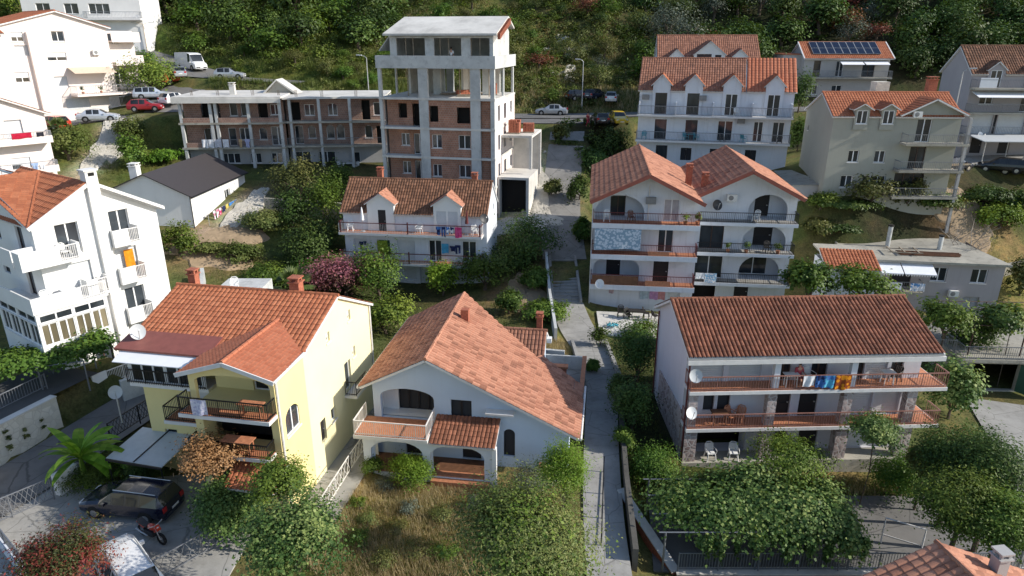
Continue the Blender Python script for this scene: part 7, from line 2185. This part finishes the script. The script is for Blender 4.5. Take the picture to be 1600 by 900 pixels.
def road_car(label, kind, m, px, py, rz, **k):
    p = on(px, py); p.z += .06
    return car(label, kind, m, p, rz, **k)
road_car('silver saloon parked alone across the road right of the unfinished tower', 'sedan', silver, 862, 180, 172)
road_car('black car seen from behind at the top of the lane', 'hatch', black_p, 937, 200, 95)
road_car('bright yellow small car beside the black one at the lane top', 'hatch', yellow_p, 966, 195, -85)
road_car('silver saloon parked at the road bend below the pink apartment block', 'sedan', lsilver, 155, 190, 20)
road_car('dark red hatchback turning at the road bend', 'hatch', red_p, 229, 176, 12)
road_car('pale blue silver estate parked above the dark red hatchback', 'wagon', lsilver, 240, 156, 20)
road_car('small white hatchback beside the unfinished row', 'hatch', white_p, 274, 165, 70)
road_car('orange red van like car parked below the white van', 'suv', orange_p, 267, 132, 80)
road_car('grey car half hidden between orange car and white van', 'hatch', silver, 281, 124, 120)
road_car('large white panel van on the upper road', 'van', white_p, 300, 112, -38, cat='van', name='panel_van')
road_car('silver hatchback right of the white panel van', 'hatch', silver, 360, 124, 8)
road_car('silver car half hidden by the pink apartment block', 'hatch', silver, 191, 96, -30)
road_car('dark blue car parked under the grey house awning side', 'hatch', navy, 1487, 268, 20)
road_car('dark car in deep shade at the right of the parking ledge', 'wagon', black_p, 1562, 272, 150)
road_car('dark car at the right frame edge of the parking ledge', 'suv', black_p, 1592, 274, 150)
road_car('red car peeping over the bank at the pink house', 'hatch', orange_p, 84, 202, 160)
for i, (px, py, m, lb) in enumerate(((905, 158, black_p, 'dark parked car left in the yard behind the street lamp'), (930, 157, navy, 'dark blue parked car in the middle of the yard behind the street lamp'), (955, 160, silver, 'grey parked car at the right of the yard behind the street lamp'))):
    road_car(lb, 'hatch', m, px, py, 20+30*i)
b_ = base(478, 415, 54); b_.z += .05
car('pale car hidden in the shade between bushes and the striped railings house', 'hatch', lsilver, b_, 100)

# motorcycle
t = thing('motorcycle', 'black and orange motorcycle leaning in the concrete yard', 'motorcycle', on(240, 846)+Vector((0, 0, .05)), -28)
for x in (-.68, .68):
    w_ = MB(); w_.lathe([(.20, -.05), (.29, -.055), (.31, 0), (.29, .055), (.20, .05)], (x, 0, .31), 18, 'y'); o = w_.build('wheel', 'tyre', t)
    k = MB(); k.lathe([(.03, -.05), (.05, -.02), (.205, -.015), (.205, .015), (.05, .02), (.03, .05)], (x, 0, .31), 12, 'y'); k.build('rim', 'rim', o)
k = MB(); k.tube([(.68, .07, .31), (.45, .07, .95)], .03, 6); k.tube([(.68, -.07, .31), (.45, -.07, .95)], .03, 6); k.tube([(.4, -.36, 1.05), (.46, -.1, 1.0), (.46, .1, 1.0), (.4, .36, 1.05)], .018, 6); k.build('fork', 'steel', t)
k = MB(); k.box(-.28, .25, -.15, .15, .30, .58); k.tube([(-.68, .1, .31), (-.1, .1, .42)], .03, 5); k.tube([(-.68, -.1, .31), (-.1, -.1, .42)], .03, 5); k.build('engine', 'dish_dark', t)
k = MB(); k.lathe([(.02, -.02), (.14, .06), (.19, .22), (.17, .42), (.08, .52), (.02, .54)], (0, 0, 0), 12, 'x')
k.v = [(x-.12, y*.85, z*.8+.78) for x, y, z in k.v]; k.build('tank', orange_p, t, True)
k = MB(); k.prism([(-.80, -.12, .74), (-.12, -.13, .70), (-.12, -.13, .80), (-.5, -.12, .82), (-.82, -.09, .90)], (0, .25, 0)); k.build('seat', 'dish_dark', t)
k = MB(); k.prism([(-.95, -.08, .72), (-.45, -.1, .55), (-.3, -.1, .68), (-.85, -.08, .82)], (0, .18, 0)); k.prism([(.36, -.1, .60), (.62, -.08, .75), (.50, -.1, 1.0), (.36, -.1, .9)], (0, .2, 0)); k.build('fairing', orange_p, t)
k = MB(); k.tube([(-.1, -.16, .3), (-.5, -.18, .36), (-.85, -.18, .46)], [.035, .045, .05], 7); k.build('exhaust', 'steel', t)
k = MB(); k.lathe([(.0, .05), (.08, .04), (.09, 0)], (.52, 0, .84), 10, 'x'); k.build('headlight', 'light_clear', t)

# ------------------------------------------------------------------ street lamps
def lamp(label, loc, hgt, az, arms=1, arm=1.0, m='steel'):
    t = thing('street_lamp', label, 'street lamp', loc, az)
    k = MB(); k.tube([(0, 0, -.4), (0, 0, 1), (0, 0, hgt)], [.09, .08, .05], 8); k.build('pole', m, t)
    for s in (1, -1)[:arms]:
        k = MB(); k.tube([(0, 0, hgt-.02), (s*arm*.5, 0, hgt+.22), (s*arm, 0, hgt+.28)], .035, 6); o = k.build('arm', m, t)
        k = MB(); k.prism([(s*arm*.92, -.13, hgt+.24), (s*(arm+.65), -.10, hgt+.27), (s*(arm+.65), .10, hgt+.27), (s*arm*.92, .13, hgt+.24)], (0, 0, .12)); k.build('lamp_head', 'dish', o)
    return t
lamp('pale double armed street lamp beside the upper road', on(231, 84), 4.3, 10, 2, 1.0, 'awning_tan')
lamp('thin single armed street lamp by the road right of the tower', on(909, 172), 6.6, 180, 1, .5)
lamp('single armed street lamp behind the weathered grey house', Vector((48.2, 76.4, 8.6)), 10.2, -10, 1, .6)
lamp('street lamp with white head at the courtyard grove corner', Vector((20.6, 22.2, -2.2)), 6.0, -60, 1, .7)
lamp('small lamp post left behind the unfinished tower', Vector((-18.8, 93, 11.8)), 8.0, 170, 1, .7)
# ------------------------------------------------------------------ washing, furniture, dishes, people
CL = {}
def cloth(c, c2=None, sc=5):
    k = (c, c2, sc)
    if k not in CL: CL[k] = clothmat('cloth', c, c2, sc)
    return CL[k]
def garment(label, cat, p, ang, wd, ht, c, shape='towel', group=None, c2=None, name=None, sc=5):
    """cloth hanging down from p (top middle), its width along the direction ang (deg)"""
    g = random.Random(hash((round(p[0], 2), round(p[2], 2), wd)) & 0xffff)
    mb = MB(); nx, nz = 8, 7; th = .008
    ph, am = g.uniform(0, 6), g.uniform(.02, .05)
    def P(i, j, s):
        u, v = i/nx-.5, j/nz
        w_ = wd
        if shape == 'shirt': w_ = wd*(1.0 if v < .3 else .66)
        if shape == 'trousers': w_ = wd*(1-.1*v)
        y = am*math.sin(u*9+ph+v*1.5)*(0.3+v)+s*th
        return (u*w_, y, -v*ht*(1+.05*math.sin(u*5+ph)))
    for i in range(nx):
        for j in range(nz):
            if shape == 'trousers' and v_mid(i, nx) and j > 1: continue
            for s in (-1, 1):
                q = [P(i, j, s), P(i+1, j, s), P(i+1, j+1, s), P(i, j+1, s)]
                mb.face(q if s > 0 else q[::-1])
    o = mb.build(name or cat.replace(' ', '_'), cloth(c, c2, sc))
    o.location = p; o.rotation_euler = (0, 0, R(ang))
    return tag(o, label, cat, group)
def v_mid(i, nx): return i in (nx//2-1, nx//2)
def line(h, z, x0, x1, y, m='rail_grey'): pass

BL, WH, NV, PK, RD, YL, TQ, GN, OR = (.06, .16, .42), (.75, .76, .80), (.02, .03, .09), (.55, .05, .16), (.40, .03, .04), (.60, .48, .12), (.04, .38, .52), (.22, .30, .04), (.70, .26, .02)
# long house, upper rail
for lb, x, wd, ht, c, c2, ct in (('white towel over the upper orange rail of the long house', 6.35, .62, .62, WH, None, 'towel'), ('dark blue cloth over the upper orange rail beside the white towel', 6.95, .45, .7, NV, BL, 'towel'), ('bright blue towel over the upper orange rail', 7.45, .6, .72, BL, (.10, .40, .60), 'towel'), ('orange patterned towel at the end of the rail washing', 8.25, .85, .85, OR, (.25, .06, .02), 'towel')):
    garment(lb, ct, K.w(x, -1.17, 5.15+.86), K.deg(), wd, ht, c, 'towel', 'washing on the long house rail', c2)
# striped railings house
for i, (x, c, c2, wd, ht, sh, lb) in enumerate(((9.15, BL, NV, .45, .75, 'shirt', 'blue shirt at the left end of the striped railing washing'), (9.6, NV, BL, .4, .9, 'trousers', 'navy trousers on the striped railing'), (9.98, BL, WH, .36, .7, 'shirt', 'blue and white shirt on the striped railing'), (10.35, NV, WH, .4, .65, 'shirt', 'dark patterned shirt between blue and pink washing'), (10.95, PK, (.65, .1, .25), .6, .95, 'towel', 'bright pink towel on the striped railing'))):
    garment(lb, 'towel' if sh == 'towel' else ('trousers' if sh == 'trousers' else 'shirt'), Gh.w(x, -1.13, 5.25+.85), Gh.deg(), wd, ht, c, sh, 'washing on the striped railing', c2)
for x, z, c, wd, ht, sh, lb, y in ((1.75, 4.3, NV, .4, .7, 'shirt', 'dark garment hung under the striped balcony', -.6), (2.1, 4.35, NV, .3, .35, 'shirt', 'small dark garment hung beside the larger one', -.6), (3.6, 4.35, GN, 1.0, 1.1, 'towel', 'green cloth panel hung on the middle balcony wall', -.2), (9.5, 4.3, (.10, .40, .62), .65, .9, 'towel', 'sky blue towel hung on the middle balcony', -.3), (10.3, 4.2, NV, .6, .5, 'shirt', 'dark shirt hung before the glazed balcony door', -.6), (10.75, 4.3, NV, .5, .8, 'trousers', 'dark trousers hung before the glazed balcony door', -.6)):
    garment(lb, 'towel' if sh == 'towel' else ('trousers' if sh == 'trousers' else 'shirt'), Gh.w(x, y, z), Gh.deg(), wd, ht, c, sh, 'washing under the striped balcony')
# duplex
for x, c, c2, wd, ht, lb in ((9.35, WH, (.5, .55, .6), .75, .55, 'white sheet on the lower black rail of the duplex'), (10.25, WH, (.25, .45, .65), 1.0, .85, 'blue patterned white towel on the lower black rail of the duplex')):
    garment(lb, 'towel', Jh.w(x, 2.44, 2.1+.87), Jh.deg(), wd, ht, c, 'towel', 'towels on the duplex rail', c2, sc=9)
garment('blue white patterned curtain closing the middle left balcony of the duplex', 'curtain', Jh.w(2.05, -.34, 7.36), Jh.deg(), 3.75, 1.75, (.55, .62, .70), 'towel', None, (.25, .36, .46), sc=5)
for i, (x, c, lb) in enumerate(((4.6, (.45, .55, .62), 'pale blue painted towel on the duplex terrace wall'), (5.4, (.55, .30, .50), 'lilac towel on the duplex terrace wall'), (6.0, (.60, .28, .28), 'rose towel on the duplex terrace wall'), (1.8, (.55, .42, .44), 'small pinkish cloth on the duplex terrace wall'))):
    garment(lb, 'towel', Jh.w(x, .84, 1.75), Jh.deg(), .7 if i != 3 else .4, .8 if i != 3 else .4, c, 'towel', 'towels on the terrace wall')
# low dark roofed house
t = thing('clothes_line', 'washing line on posts along the sunny wall of the low house', 'clothes line', Dh.w(.8, -1.15, .12), Dh.deg())
each_tube(t, 'post', 'steel', .03, *[((x, 0, 0), (x, 0, 1.45)) for x in (0, 3.2, 6.4, 9.6)], n=5)
k = MB(); k.tube([(0, 0, 1.43), (9.6, 0, 1.43)], .012, 4); k.build('line', 'steel', t)
for i, (x, c, c2, wd, sh, lb) in enumerate(((1.3, WH, (.5, .2, .3), .5, 'shirt', 'striped shirt nearest the corner of the low house'), (2.0, (.55, .15, .25), WH, .5, 'towel', 'pink striped towel on the low house line'), (2.6, WH, PK, .45, 'shirt', 'white and pink shirt on the low house line'), (3.4, NV, None, .55, 'towel', 'dark towel on the low house line'), (4.2, YL, None, .55, 'towel', 'yellow towel on the low house line'), (5.3, BL, (.05, .25, .55), 1.1, 'towel', 'large blue sheet on the low house line'), (6.3, BL, NV, .6, 'towel', 'mid blue towel right of the blue sheet'), (7.2, TQ, (.1, .5, .6), .8, 'towel', 'turquoise towel on the low house line'), (8.0, RD, None, .5, 'shirt', 'red shirt on the low house line'), (8.7, PK, None, .55, 'towel', 'pink towel at the far end of the low house line'))):
    garment(lb, 'shirt' if sh == 'shirt' else 'towel', Dh.w(.8+x, -1.15, .12+1.42), Dh.deg(), wd, .85, c, sh, 'washing of the low house', c2)
# unfinished row, pink house
for i, (x, c, wd, lb) in enumerate(((2.4, WH, .7, 'white sheet at the left of the unfinished row'), (3.1, WH, .6, 'second white sheet on the unfinished row beside the column'), (3.9, (.6, .6, .66), .8, 'grey white sheet right of the column on the unfinished row'), (4.8, WH, .7, 'white towel on the grey rail of the unfinished row'), (7.3, (.40, .42, .60), .6, 'lilac shirt on the grey rail of the unfinished row'), (6.5, (.5, .35, .2), .4, 'brown shirt on the grey rail of the unfinished row'))):
    garment(lb, 'sheet' if 'sheet' in lb else ('towel' if 'towel' in lb else 'shirt'), Eh.w(x, -.17, 3.95), Eh.deg(), wd, .95, c, 'towel' if i < 4 else 'shirt', 'washing on the unfinished row')
garment('red blanket over the upper parapet of the pink house', 'blanket', Ch.w(5.4, -1.36, 6.9), Ch.deg(), 1.6, .5, (.45, .02, .05), 'towel')
garment('dark cloth beside the red blanket on the pink house', 'cloth', Ch.w(6.9, -1.36, 6.85), Ch.deg(), .6, .4, (.03, .03, .04), 'towel')
garment('white sheet on the lower rail of the pink house', 'sheet', Ch.w(3.6, -1.36, 4.05), Ch.deg(), .9, .9, WH, 'towel')
for i, (x, c, lb) in enumerate(((5.2, WH, 'white towel on the lower rail of the pink house'), (5.9, (.3, .4, .6), 'blue shirt on the lower rail of the pink house'), (6.5, WH, 'white shirt at the end of the pink house rail'))):
    garment(lb, 'towel' if i == 0 else 'shirt', Ch.w(x, -1.36, 4.05), Ch.deg(), .6, .6, c, 'shirt' if i else 'towel', 'washing on the pink house')
garment('orange towel hung in the middle balcony of the white apartment house', 'towel', Ah.w(5.4, .40, 8.3), Ah.deg(), .6, 1.5, OR, 'towel')
for i, (x, c, lb) in enumerate(((3.9, WH, 'white cloth on the rail below the white awnings'), (5.5, (.12, .28, .55), 'blue patterned sheet on the rail below the white awnings'), (6.1, (.45, .55, .7), 'light blue towel on the rail below the white awnings'))):
    garment(lb, 'cloth' if i == 0 else ('sheet' if i == 1 else 'towel'), Qh.w(x, -.78, 3.48), Qh.deg(), (1.0, .8, .4)[i], .7, c, 'towel', 'washing on the flat roofed house', (.8, .8, .85))
garment('checked lilac cloth over the yellow house wing rail', 'cloth', Hh.w(5.9, -3.62, 5.85), Hh.deg(), .75, .8, (.42, .42, .58), 'towel', None, (.6, .6, .7), sc=9)

def plastic_chair(label, p, ang, m='plastic_white', group='white plastic chairs', name='plastic_chair'):
    t = thing(name, label, 'chair', p, ang, group)
    k = MB(); k.box(-.22, .22, -.22, .22, .40, .44); k.build('seat', m, t)
    k = MB()
    for i in range(5): k.hexa([(-.2+.085*i, .20, .46), (-.14+.085*i, .20, .46), (-.14+.085*i, .23, .46), (-.2+.085*i, .23, .46), (-.2+.085*i, .30, .84), (-.14+.085*i, .30, .84), (-.14+.085*i, .33, .84), (-.2+.085*i, .33, .84)])
    k.tube([(-.23, .2, .44), (-.23, .3, .8), (-.12, .34, .9), (.12, .34, .9), (.23, .3, .8), (.23, .2, .44)], .025, 5); k.build('backrest', m, t)
    for sx in (-1, 1):
        for sy in (-1, 1):
            k = MB(); k.beam((sx*.25, sy*.25, 0), (sx*.2, sy*.2, .42), .045); k.build('leg', m, t)
        k = MB(); k.tube([(sx*.25, -.2, .42), (sx*.27, -.22, .62), (sx*.27, .1, .64), (sx*.24, .26, .64)], .022, 5); k.build('armrest', m, t)
    return t
def table(label, p, ang, w_=.9, d=.7, m='plastic_white', round_=False, name='table'):
    t = thing(name, label, 'table', p, ang)
    k = MB()
    if round_: k.lathe([(0, .70), (w_/2, .70), (w_/2, .74), (0, .74)], (0, 0, 0), 18)
    else: k.box(-w_/2, w_/2, -d/2, d/2, .70, .74)
    k.build('tabletop', m, t)
    for sx in (-1, 1):
        for sy in (-1, 1):
            k = MB(); k.beam((sx*(w_/2-.1), sy*(d/2-.1), 0), (sx*(w_/2-.12), sy*(d/2-.12), .70), .05); k.build('leg', m, t)
    return t
plastic_chair('left white plastic chair under the long house arcade', K.w(1.6, -.75, .68), K.deg()+5)
plastic_chair('right white plastic chair under the long house arcade beside the stone pillar', K.w(2.9, -.8, .68), K.deg()-12)
table('white plastic table on the upper long house balcony at the right', K.w(11.0, -.62, 5.17), K.deg(), .7, .6)
plastic_chair('dark wicker chair beside the white table on the upper balcony', K.w(11.6, -.35, 5.17), K.deg()-60, 'plastic_dark', None, 'wicker_chair')
table('low table on the upper balcony before the seated person', K.w(5.6, -.7, 5.17), K.deg(), .8, .5, 'plastic_white')
plastic_chair('pale chair beside the seated person on the upper balcony', K.w(6.75, -.35, 5.17), K.deg()+20, 'plastic_white', None)
table('dark table on the lower long house balcony at the left', K.w(1.9, -.62, 2.87), K.deg(), .9, .6, 'brown_wood')
for x, a, lb in ((2.6, 30, 'orange cushioned chair on the lower long house balcony'), (3.1, -40, 'second orange cushioned chair on the lower balcony near the white wall')):
    plastic_chair(lb, K.w(x, -.5, 2.87), K.deg()+a, 'tile_floor', None)
plastic_chair('white lattice armchair standing on the flat roof behind the yellow roof ridge', Vector((-18.35, 42.5, 6.31)), 20, 'plastic_white', None)
bx = MB(); bx.box(-1.4, 1.6, -.8, 2.4, 0, 6.3); o = bx.build('annex', 'concrete'); o.location = (-18.4, 42.7, 0); tag(o, 'flat topped concrete annex rising behind the yellow house roof', 'annex')
# duplex terrace: dark tables, mat, basin
table('dark terrace table at the duplex wall', Jh.w(3.9, -1.6, .11), Jh.deg(), 1.4, .7, 'plastic_dark')
for i, x in enumerate((2.6, 3.2, 4.7, 5.4)):
    plastic_chair('dark chair standing by the terrace table of the duplex', Jh.w(x, -1.3-.5*(i % 2), .11), Jh.deg()+40*i, 'plastic_dark', 'dark terrace chairs', 'terrace_chair')
t = thing('towel_heap', 'crumpled teal towel lying on the sunny terrace', 'towel', Jh.w(1.9, -3.6, .26), 0)
v = MB(); g_ = random.Random(4)
for i in range(9):
    a = i*.7; v.tube([(.35*math.cos(a)*g_.random(), .3*math.sin(a)*g_.random(), .05), (.5*math.cos(a), .45*math.sin(a), .03)], [.09, .04], 6)
v.build('folds', 'plastic_teal', t)
# balcony furniture
for H_, x, y, z, lb, m in ((Jh, 1.1, .3, 7.82, 'pale chair behind the top left rail of the duplex', 'plastic_white'), (Jh, 3.1, .35, 7.82, 'wicker chair on the top left balcony of the duplex', 'brown_wood'), (Jh, 13.6, 3.2, 7.47, 'white chair on the top right balcony of the duplex', 'plastic_white'), (Jh, 14.8, 3.1, 4.82, 'dark chair on the middle right balcony of the duplex', 'plastic_dark'),
    (Gh, .8, -.5, 5.27, 'white chair at the left end of the striped balcony', 'plastic_white'), (Gh, 12.3, -.5, 5.27, 'white chair at the right end of the striped balcony', 'plastic_white'), (Gh, 7.2, -.5, 5.27, 'white chair in the middle of the striped balcony', 'plastic_white'), (Gh, .6, -.5, 2.52, 'white chair at the left end of the lower striped balcony', 'plastic_white'),
    (Ah, 1.3, -.5, 8.92, 'white slatted chair on the top balcony of the white apartment house', 'plastic_white'), (Ah, -.3, -.6, 6.33, 'pale chair on the sunroom terrace', 'plastic_white'), (Lh, 10.6, -.6, 10.73, 'white chair on the upper row house balcony', 'plastic_white'), (Eh, 17.6, 1.2, .02, 'white chair left of the table under the unfinished row', 'plastic_white'), (Eh, 19.6, 1.2, .02, 'white chair right of the table under the unfinished row', 'plastic_white')):
    plastic_chair(lb, H_.w(x, y, z), H_.deg()+rnd.uniform(-40, 40), m, None)
table('white table under the unfinished row', Eh.w(18.6, 1.3, .02), Eh.deg(), 1.3, .7)
table('white table on the sunroom terrace of the apartment house', Ah.w(.9, -.6, 6.33), Ah.deg(), .8, .6)
for i, (x, m) in enumerate(((.8, 'plastic_teal'), (5.4, 'plastic_teal'), (6.6, 'plastic_teal'), (9.4, 'plastic_dark'), (11.6, 'plastic_teal'), (15.4, 'plastic_dark'))):
    plastic_chair('dull teal chair on the shaded row house balcony' if m == 'plastic_teal' else 'dark chair on the shaded row house balcony', Lh.w(x, -.6, 7.93), Lh.deg()+i*35, m, 'teal chairs on the row house' if m == 'plastic_teal' else 'dark chairs on the row house', 'balcony_chair')
table('teal table on the shaded row house balcony', Lh.w(6.0, -.65, 7.93), Lh.deg(), .8, .5, 'plastic_teal')
table('wooden table on the yellow house lower loggia', Hh.w(7.3, -3.2, 2.97), Hh.deg(), 1.5, .6, 'tile_floor')
table('low tiled bench on the yellow house wing balcony', Hh.w(8.3, -3.3, 5.02), Hh.deg(), 1.2, .45, 'tile_floor')
# closed parasols
for x, lb in ((2.0, 'closed white parasol at the left of the striped balcony'), (11.6, 'closed dark parasol at the right of the striped balcony')):
    t = thing('parasol', lb, 'parasol', Gh.w(x, -.55, 5.27), 0)
    k = MB(); k.tube([(0, 0, 0), (0, 0, 2.2)], .02, 6); k.lathe([(.22, 0), (.22, .06), (.03, .08)], (0, 0, 0), 12); k.build('pole', 'steel', t)
    k = MB(); k.lathe([(.03, 2.25), (.08, 2.0), (.12, 1.5), (.17, 1.05), (.04, 1.0)], (0, 0, 0), 9); k.build('canopy', 'awning_white' if x < 5 else 'rail_red', t)
t = thing('parasol', 'open blue and white parasol beside the white awnings of the flat roofed house', 'parasol', Qh.w(.9, -.9, 2.62), 0)
k = MB(); k.tube([(0, 0, 0), (0, 0, 2.2)], .025, 6); k.build('pole', 'steel', t)
k = MB(); k.lathe([(1.15, 1.75), (.6, 2.1), (.0, 2.3)], (0, 0, 0), 10); k.build('canopy', clothmat('parasol_cloth', (.65, .68, .74), (.10, .16, .45), 2), t)
# flower pots on rails
for i, (H_, x, y, z) in enumerate(((Jh, 11.5, 2.7, 4.82), (Jh, 13.0, 2.7, 4.82), (Jh, 15.6, 2.75, 4.82), (Jh, 8.35, .1, 7.82), (Jh, 7.4, .0, 7.82), (Bh, 7.0, -1.5, 2.82), (Bh, 9.0, -1.5, 2.82), (Ah, 1.0, -1.5, .64))):
    t = thing('potted_plant', 'leafy potted plant standing on a balcony floor behind the rail', 'potted plant', H_.w(x, y, z), 0, 'potted plants on the balconies')
    k = MB(); k.lathe([(0, 0), (.13, 0), (.18, .28), (.15, .28), (0, .25)], (0, 0, 0), 10); k.build('pot', 'tile_floor', t)
    v = leafcloud(160, 7, .32, .32, .36, .14, 700+i, asp=.5, inner=.1); v[0][:, :, 2] += .6; leafobj('foliage', [v], 'mid', t)
# satellite dishes
dish(K.w(.10, -1.38, 6.25), -95, 'grey dish at the upper left corner of the long house', .37, 'dish', None, 25)
dish(K.w(.05, -1.38, 4.02), -75, 'white dish at the lower left corner of the long house', .34, 'dish_white', None, 25)
dish(Gh.w(13.25, -1.15, 6.95), -60, 'black dish at the right end of the brown roof eave', .45, 'dish_dark', None, 22)
dish(Jh.w(.78, -.45, 2.62), -110, 'white dish low on the left corner of the duplex', .40, 'dish_white', None, 22)
dish(Jh.w(10.3, 3.25, 8.75), -80, 'dark dish on the top right wall of the duplex', .46, 'dish_dark', None, 20)
dish(Hh.w(.55, -.25, 7.3), -50, 'large pale dish on the left roof edge of the yellow house', .40, 'dish', None, 25)
dish(at(180, 613, 36.5), -60, 'pale dish on a tall slanting pole beside the yellow house', .37, 'dish', 1.9, 25)
dish(Ph.w(1.4, -1.5, 2.2), -70, 'white dish on the lowest balcony of the far right house', .48, 'dish_white', None, 22)
# timbers on the flat roof
t = thing('timber_heap', 'heap of long dark timbers and a pale ladder frame on the flat roof', 'timber', Qh.w(3.4, 1.6, 5.31), Qh.deg())
k = MB()
for i in range(9): k.beam((1.2+.2*rnd.random(), .1+.11*i, .06+.05*(i % 3)), (6.2+.5*rnd.random(), .2+.09*i, .06+.05*(i % 3)), .09, .07)
k.build('dark_timbers', 'brown_wood', t)
k = MB()
for y in (.0, 1.3): k.beam((.2, y, .28), (3.2, y, .28), .09, .07)
for x in (.5, 1.6, 2.8): k.beam((x, -.2, .36), (x+.1, 1.6, .36), .1, .07)
k.build('pale_frame', 'timber', t)
# tower debris
for i, (x, y) in enumerate(((8.6, 2.5), (9.2, 5.4), (6.2, 4.2))):
    t = thing('timber_pile', 'heap of scaffold planks on the open tower storey', 'timber', Fh.w(x, y, 11.51), 20*i, 'planks in the open storey')
    k = MB()
    for q in range(7): k.beam((-.8, q*.16-.5, .05+.06*(q % 3)), (.9+rnd.random()*.3, q*.13-.4+rnd.uniform(-.2, .2), .05+.06*(q % 3)), .14, .05)
    k.build('planks', 'timber', t)
# laundry hanger rails behind the arcade
# ------------------------------------------------------------------ people
def person(label, loc, ang, pose, shirt, legs, hairc='hair', group=None):
    """small human figure: one skinned body, clothes and hair over it"""
    t = thing('person', label, 'person', loc, ang, group)
    sit = pose == 'sit'
    hip = .48 if sit else .92
    J = {'pel': (0, 0, hip), 'bel': (0, .0, hip+.18), 'che': (0, .01, hip+.40), 'nec': (0, .01, hip+.56), 'hd0': (0, -.02, hip+.64), 'hd1': (0, -.02, hip+.78)}
    E = [('pel', 'bel'), ('bel', 'che'), ('che', 'nec'), ('nec', 'hd0'), ('hd0', 'hd1')]
    rad = {'pel': .13, 'bel': .115, 'che': .135, 'nec': .055, 'hd0': .085, 'hd1': .085}
    for s, n in ((-1, 'l'), (1, 'r')):
        if sit: kn, an, to = (s*.11, -.42, .47), (s*.11, -.44, .09), (s*.11, -.60, .04)
        else: kn, an, to = (s*.10, -.03+(.10 if pose == 'walk' and s > 0 else 0)*-1, .50), (s*.10, .02+(.18 if pose == 'walk' and s < 0 else (-.15 if pose == 'walk' else 0)), .09), (s*.11, -.13+(.18 if pose == 'walk' and s < 0 else (-.15 if pose == 'walk' else 0)), .035)
        J.update({'hp'+n: (s*.09, 0, hip-.03), 'kn'+n: kn, 'an'+n: an, 'to'+n: to, 'sh'+n: (s*.18, .01, hip+.50), 'el'+n: (s*.25, .02 if not sit else -.05, hip+.23), 'wr'+n: (s*.24, -.12 if not sit else -.28, hip+.02 if not sit else hip+.16), 'ha'+n: (s*.23, -.15 if not sit else -.36, hip-.06 if not sit else hip+.15)})
        E += [('pel', 'hp'+n), ('hp'+n, 'kn'+n), ('kn'+n, 'an'+n), ('an'+n, 'to'+n), ('che', 'sh'+n), ('sh'+n, 'el'+n), ('el'+n, 'wr'+n), ('wr'+n, 'ha'+n)]
        rad.update({'hp'+n: .095, 'kn'+n: .062, 'an'+n: .042, 'to'+n: .035, 'sh'+n: .062, 'el'+n: .043, 'wr'+n: .032, 'ha'+n: .036})
    def skin(name, keys, m, grow):
        ks = [k for k in J if keys is None or k in keys]
        me = bpy.data.meshes.new(name); ix = {k: i for i, k in enumerate(ks)}
        me.from_pydata([J[k] for k in ks], [(ix[a], ix[b]) for a, b in E if a in ix and b in ix], [])
        o = bpy.data.objects.new(name, me); COL.objects.link(o); o.parent = t
        md = o.modifiers.new('skin', 'SKIN'); md.use_smooth_shade = True
        if not me.skin_vertices: 
            bpy.context.view_layer.objects.active = o
        for k in ks:
            if me.skin_vertices: me.skin_vertices[0].data[ix[k]].radius = (rad[k]+grow, rad[k]*.85+grow)
        if me.skin_vertices: me.skin_vertices[0].data[0].use_root = True
        o.modifiers.new('sub', 'SUBSURF').render_levels = 2
        me.materials.append(m); return o
    skin('body', None, M['skin'], 0)
    skin('top', ('pel', 'bel', 'che', 'shl', 'shr', 'ell', 'elr'), shirt, .014)
    skin('trousers', ('pel', 'hpl', 'hpr', 'knl', 'knr')+(() if sit else ('anl', 'anr')), legs, .012)
    k = MB(); c = Vector(J['hd1'])
    k.lathe([(.02, .125), (.085, .10), (.108, .04), (.104, -.02), (.09, -.07)], (c.x, c.y+.015, c.z), 12); k.build('hair', hairc, t, True)
    return t
cs, cd = cloth((.45, .08, .10)), cloth((.05, .06, .10))
person('seated person in a red top on the upper long house balcony', K.w(6.1, -.45, 5.17), K.deg()+10, 'sit', cs, cloth((.35, .10, .10)))
person('standing worker in a white shirt in the tower roof storey', Fh.w(7.4, 1.9, 14.61), Fh.deg(), 'stand', cloth((.80, .80, .82)), cd)
pp_ = on(918, 203); pp_.z += .06
person('woman in a red dress walking along the road toward the black car', pp_, 40, 'walk', cloth((.50, .04, .07)), cloth((.42, .05, .08)))
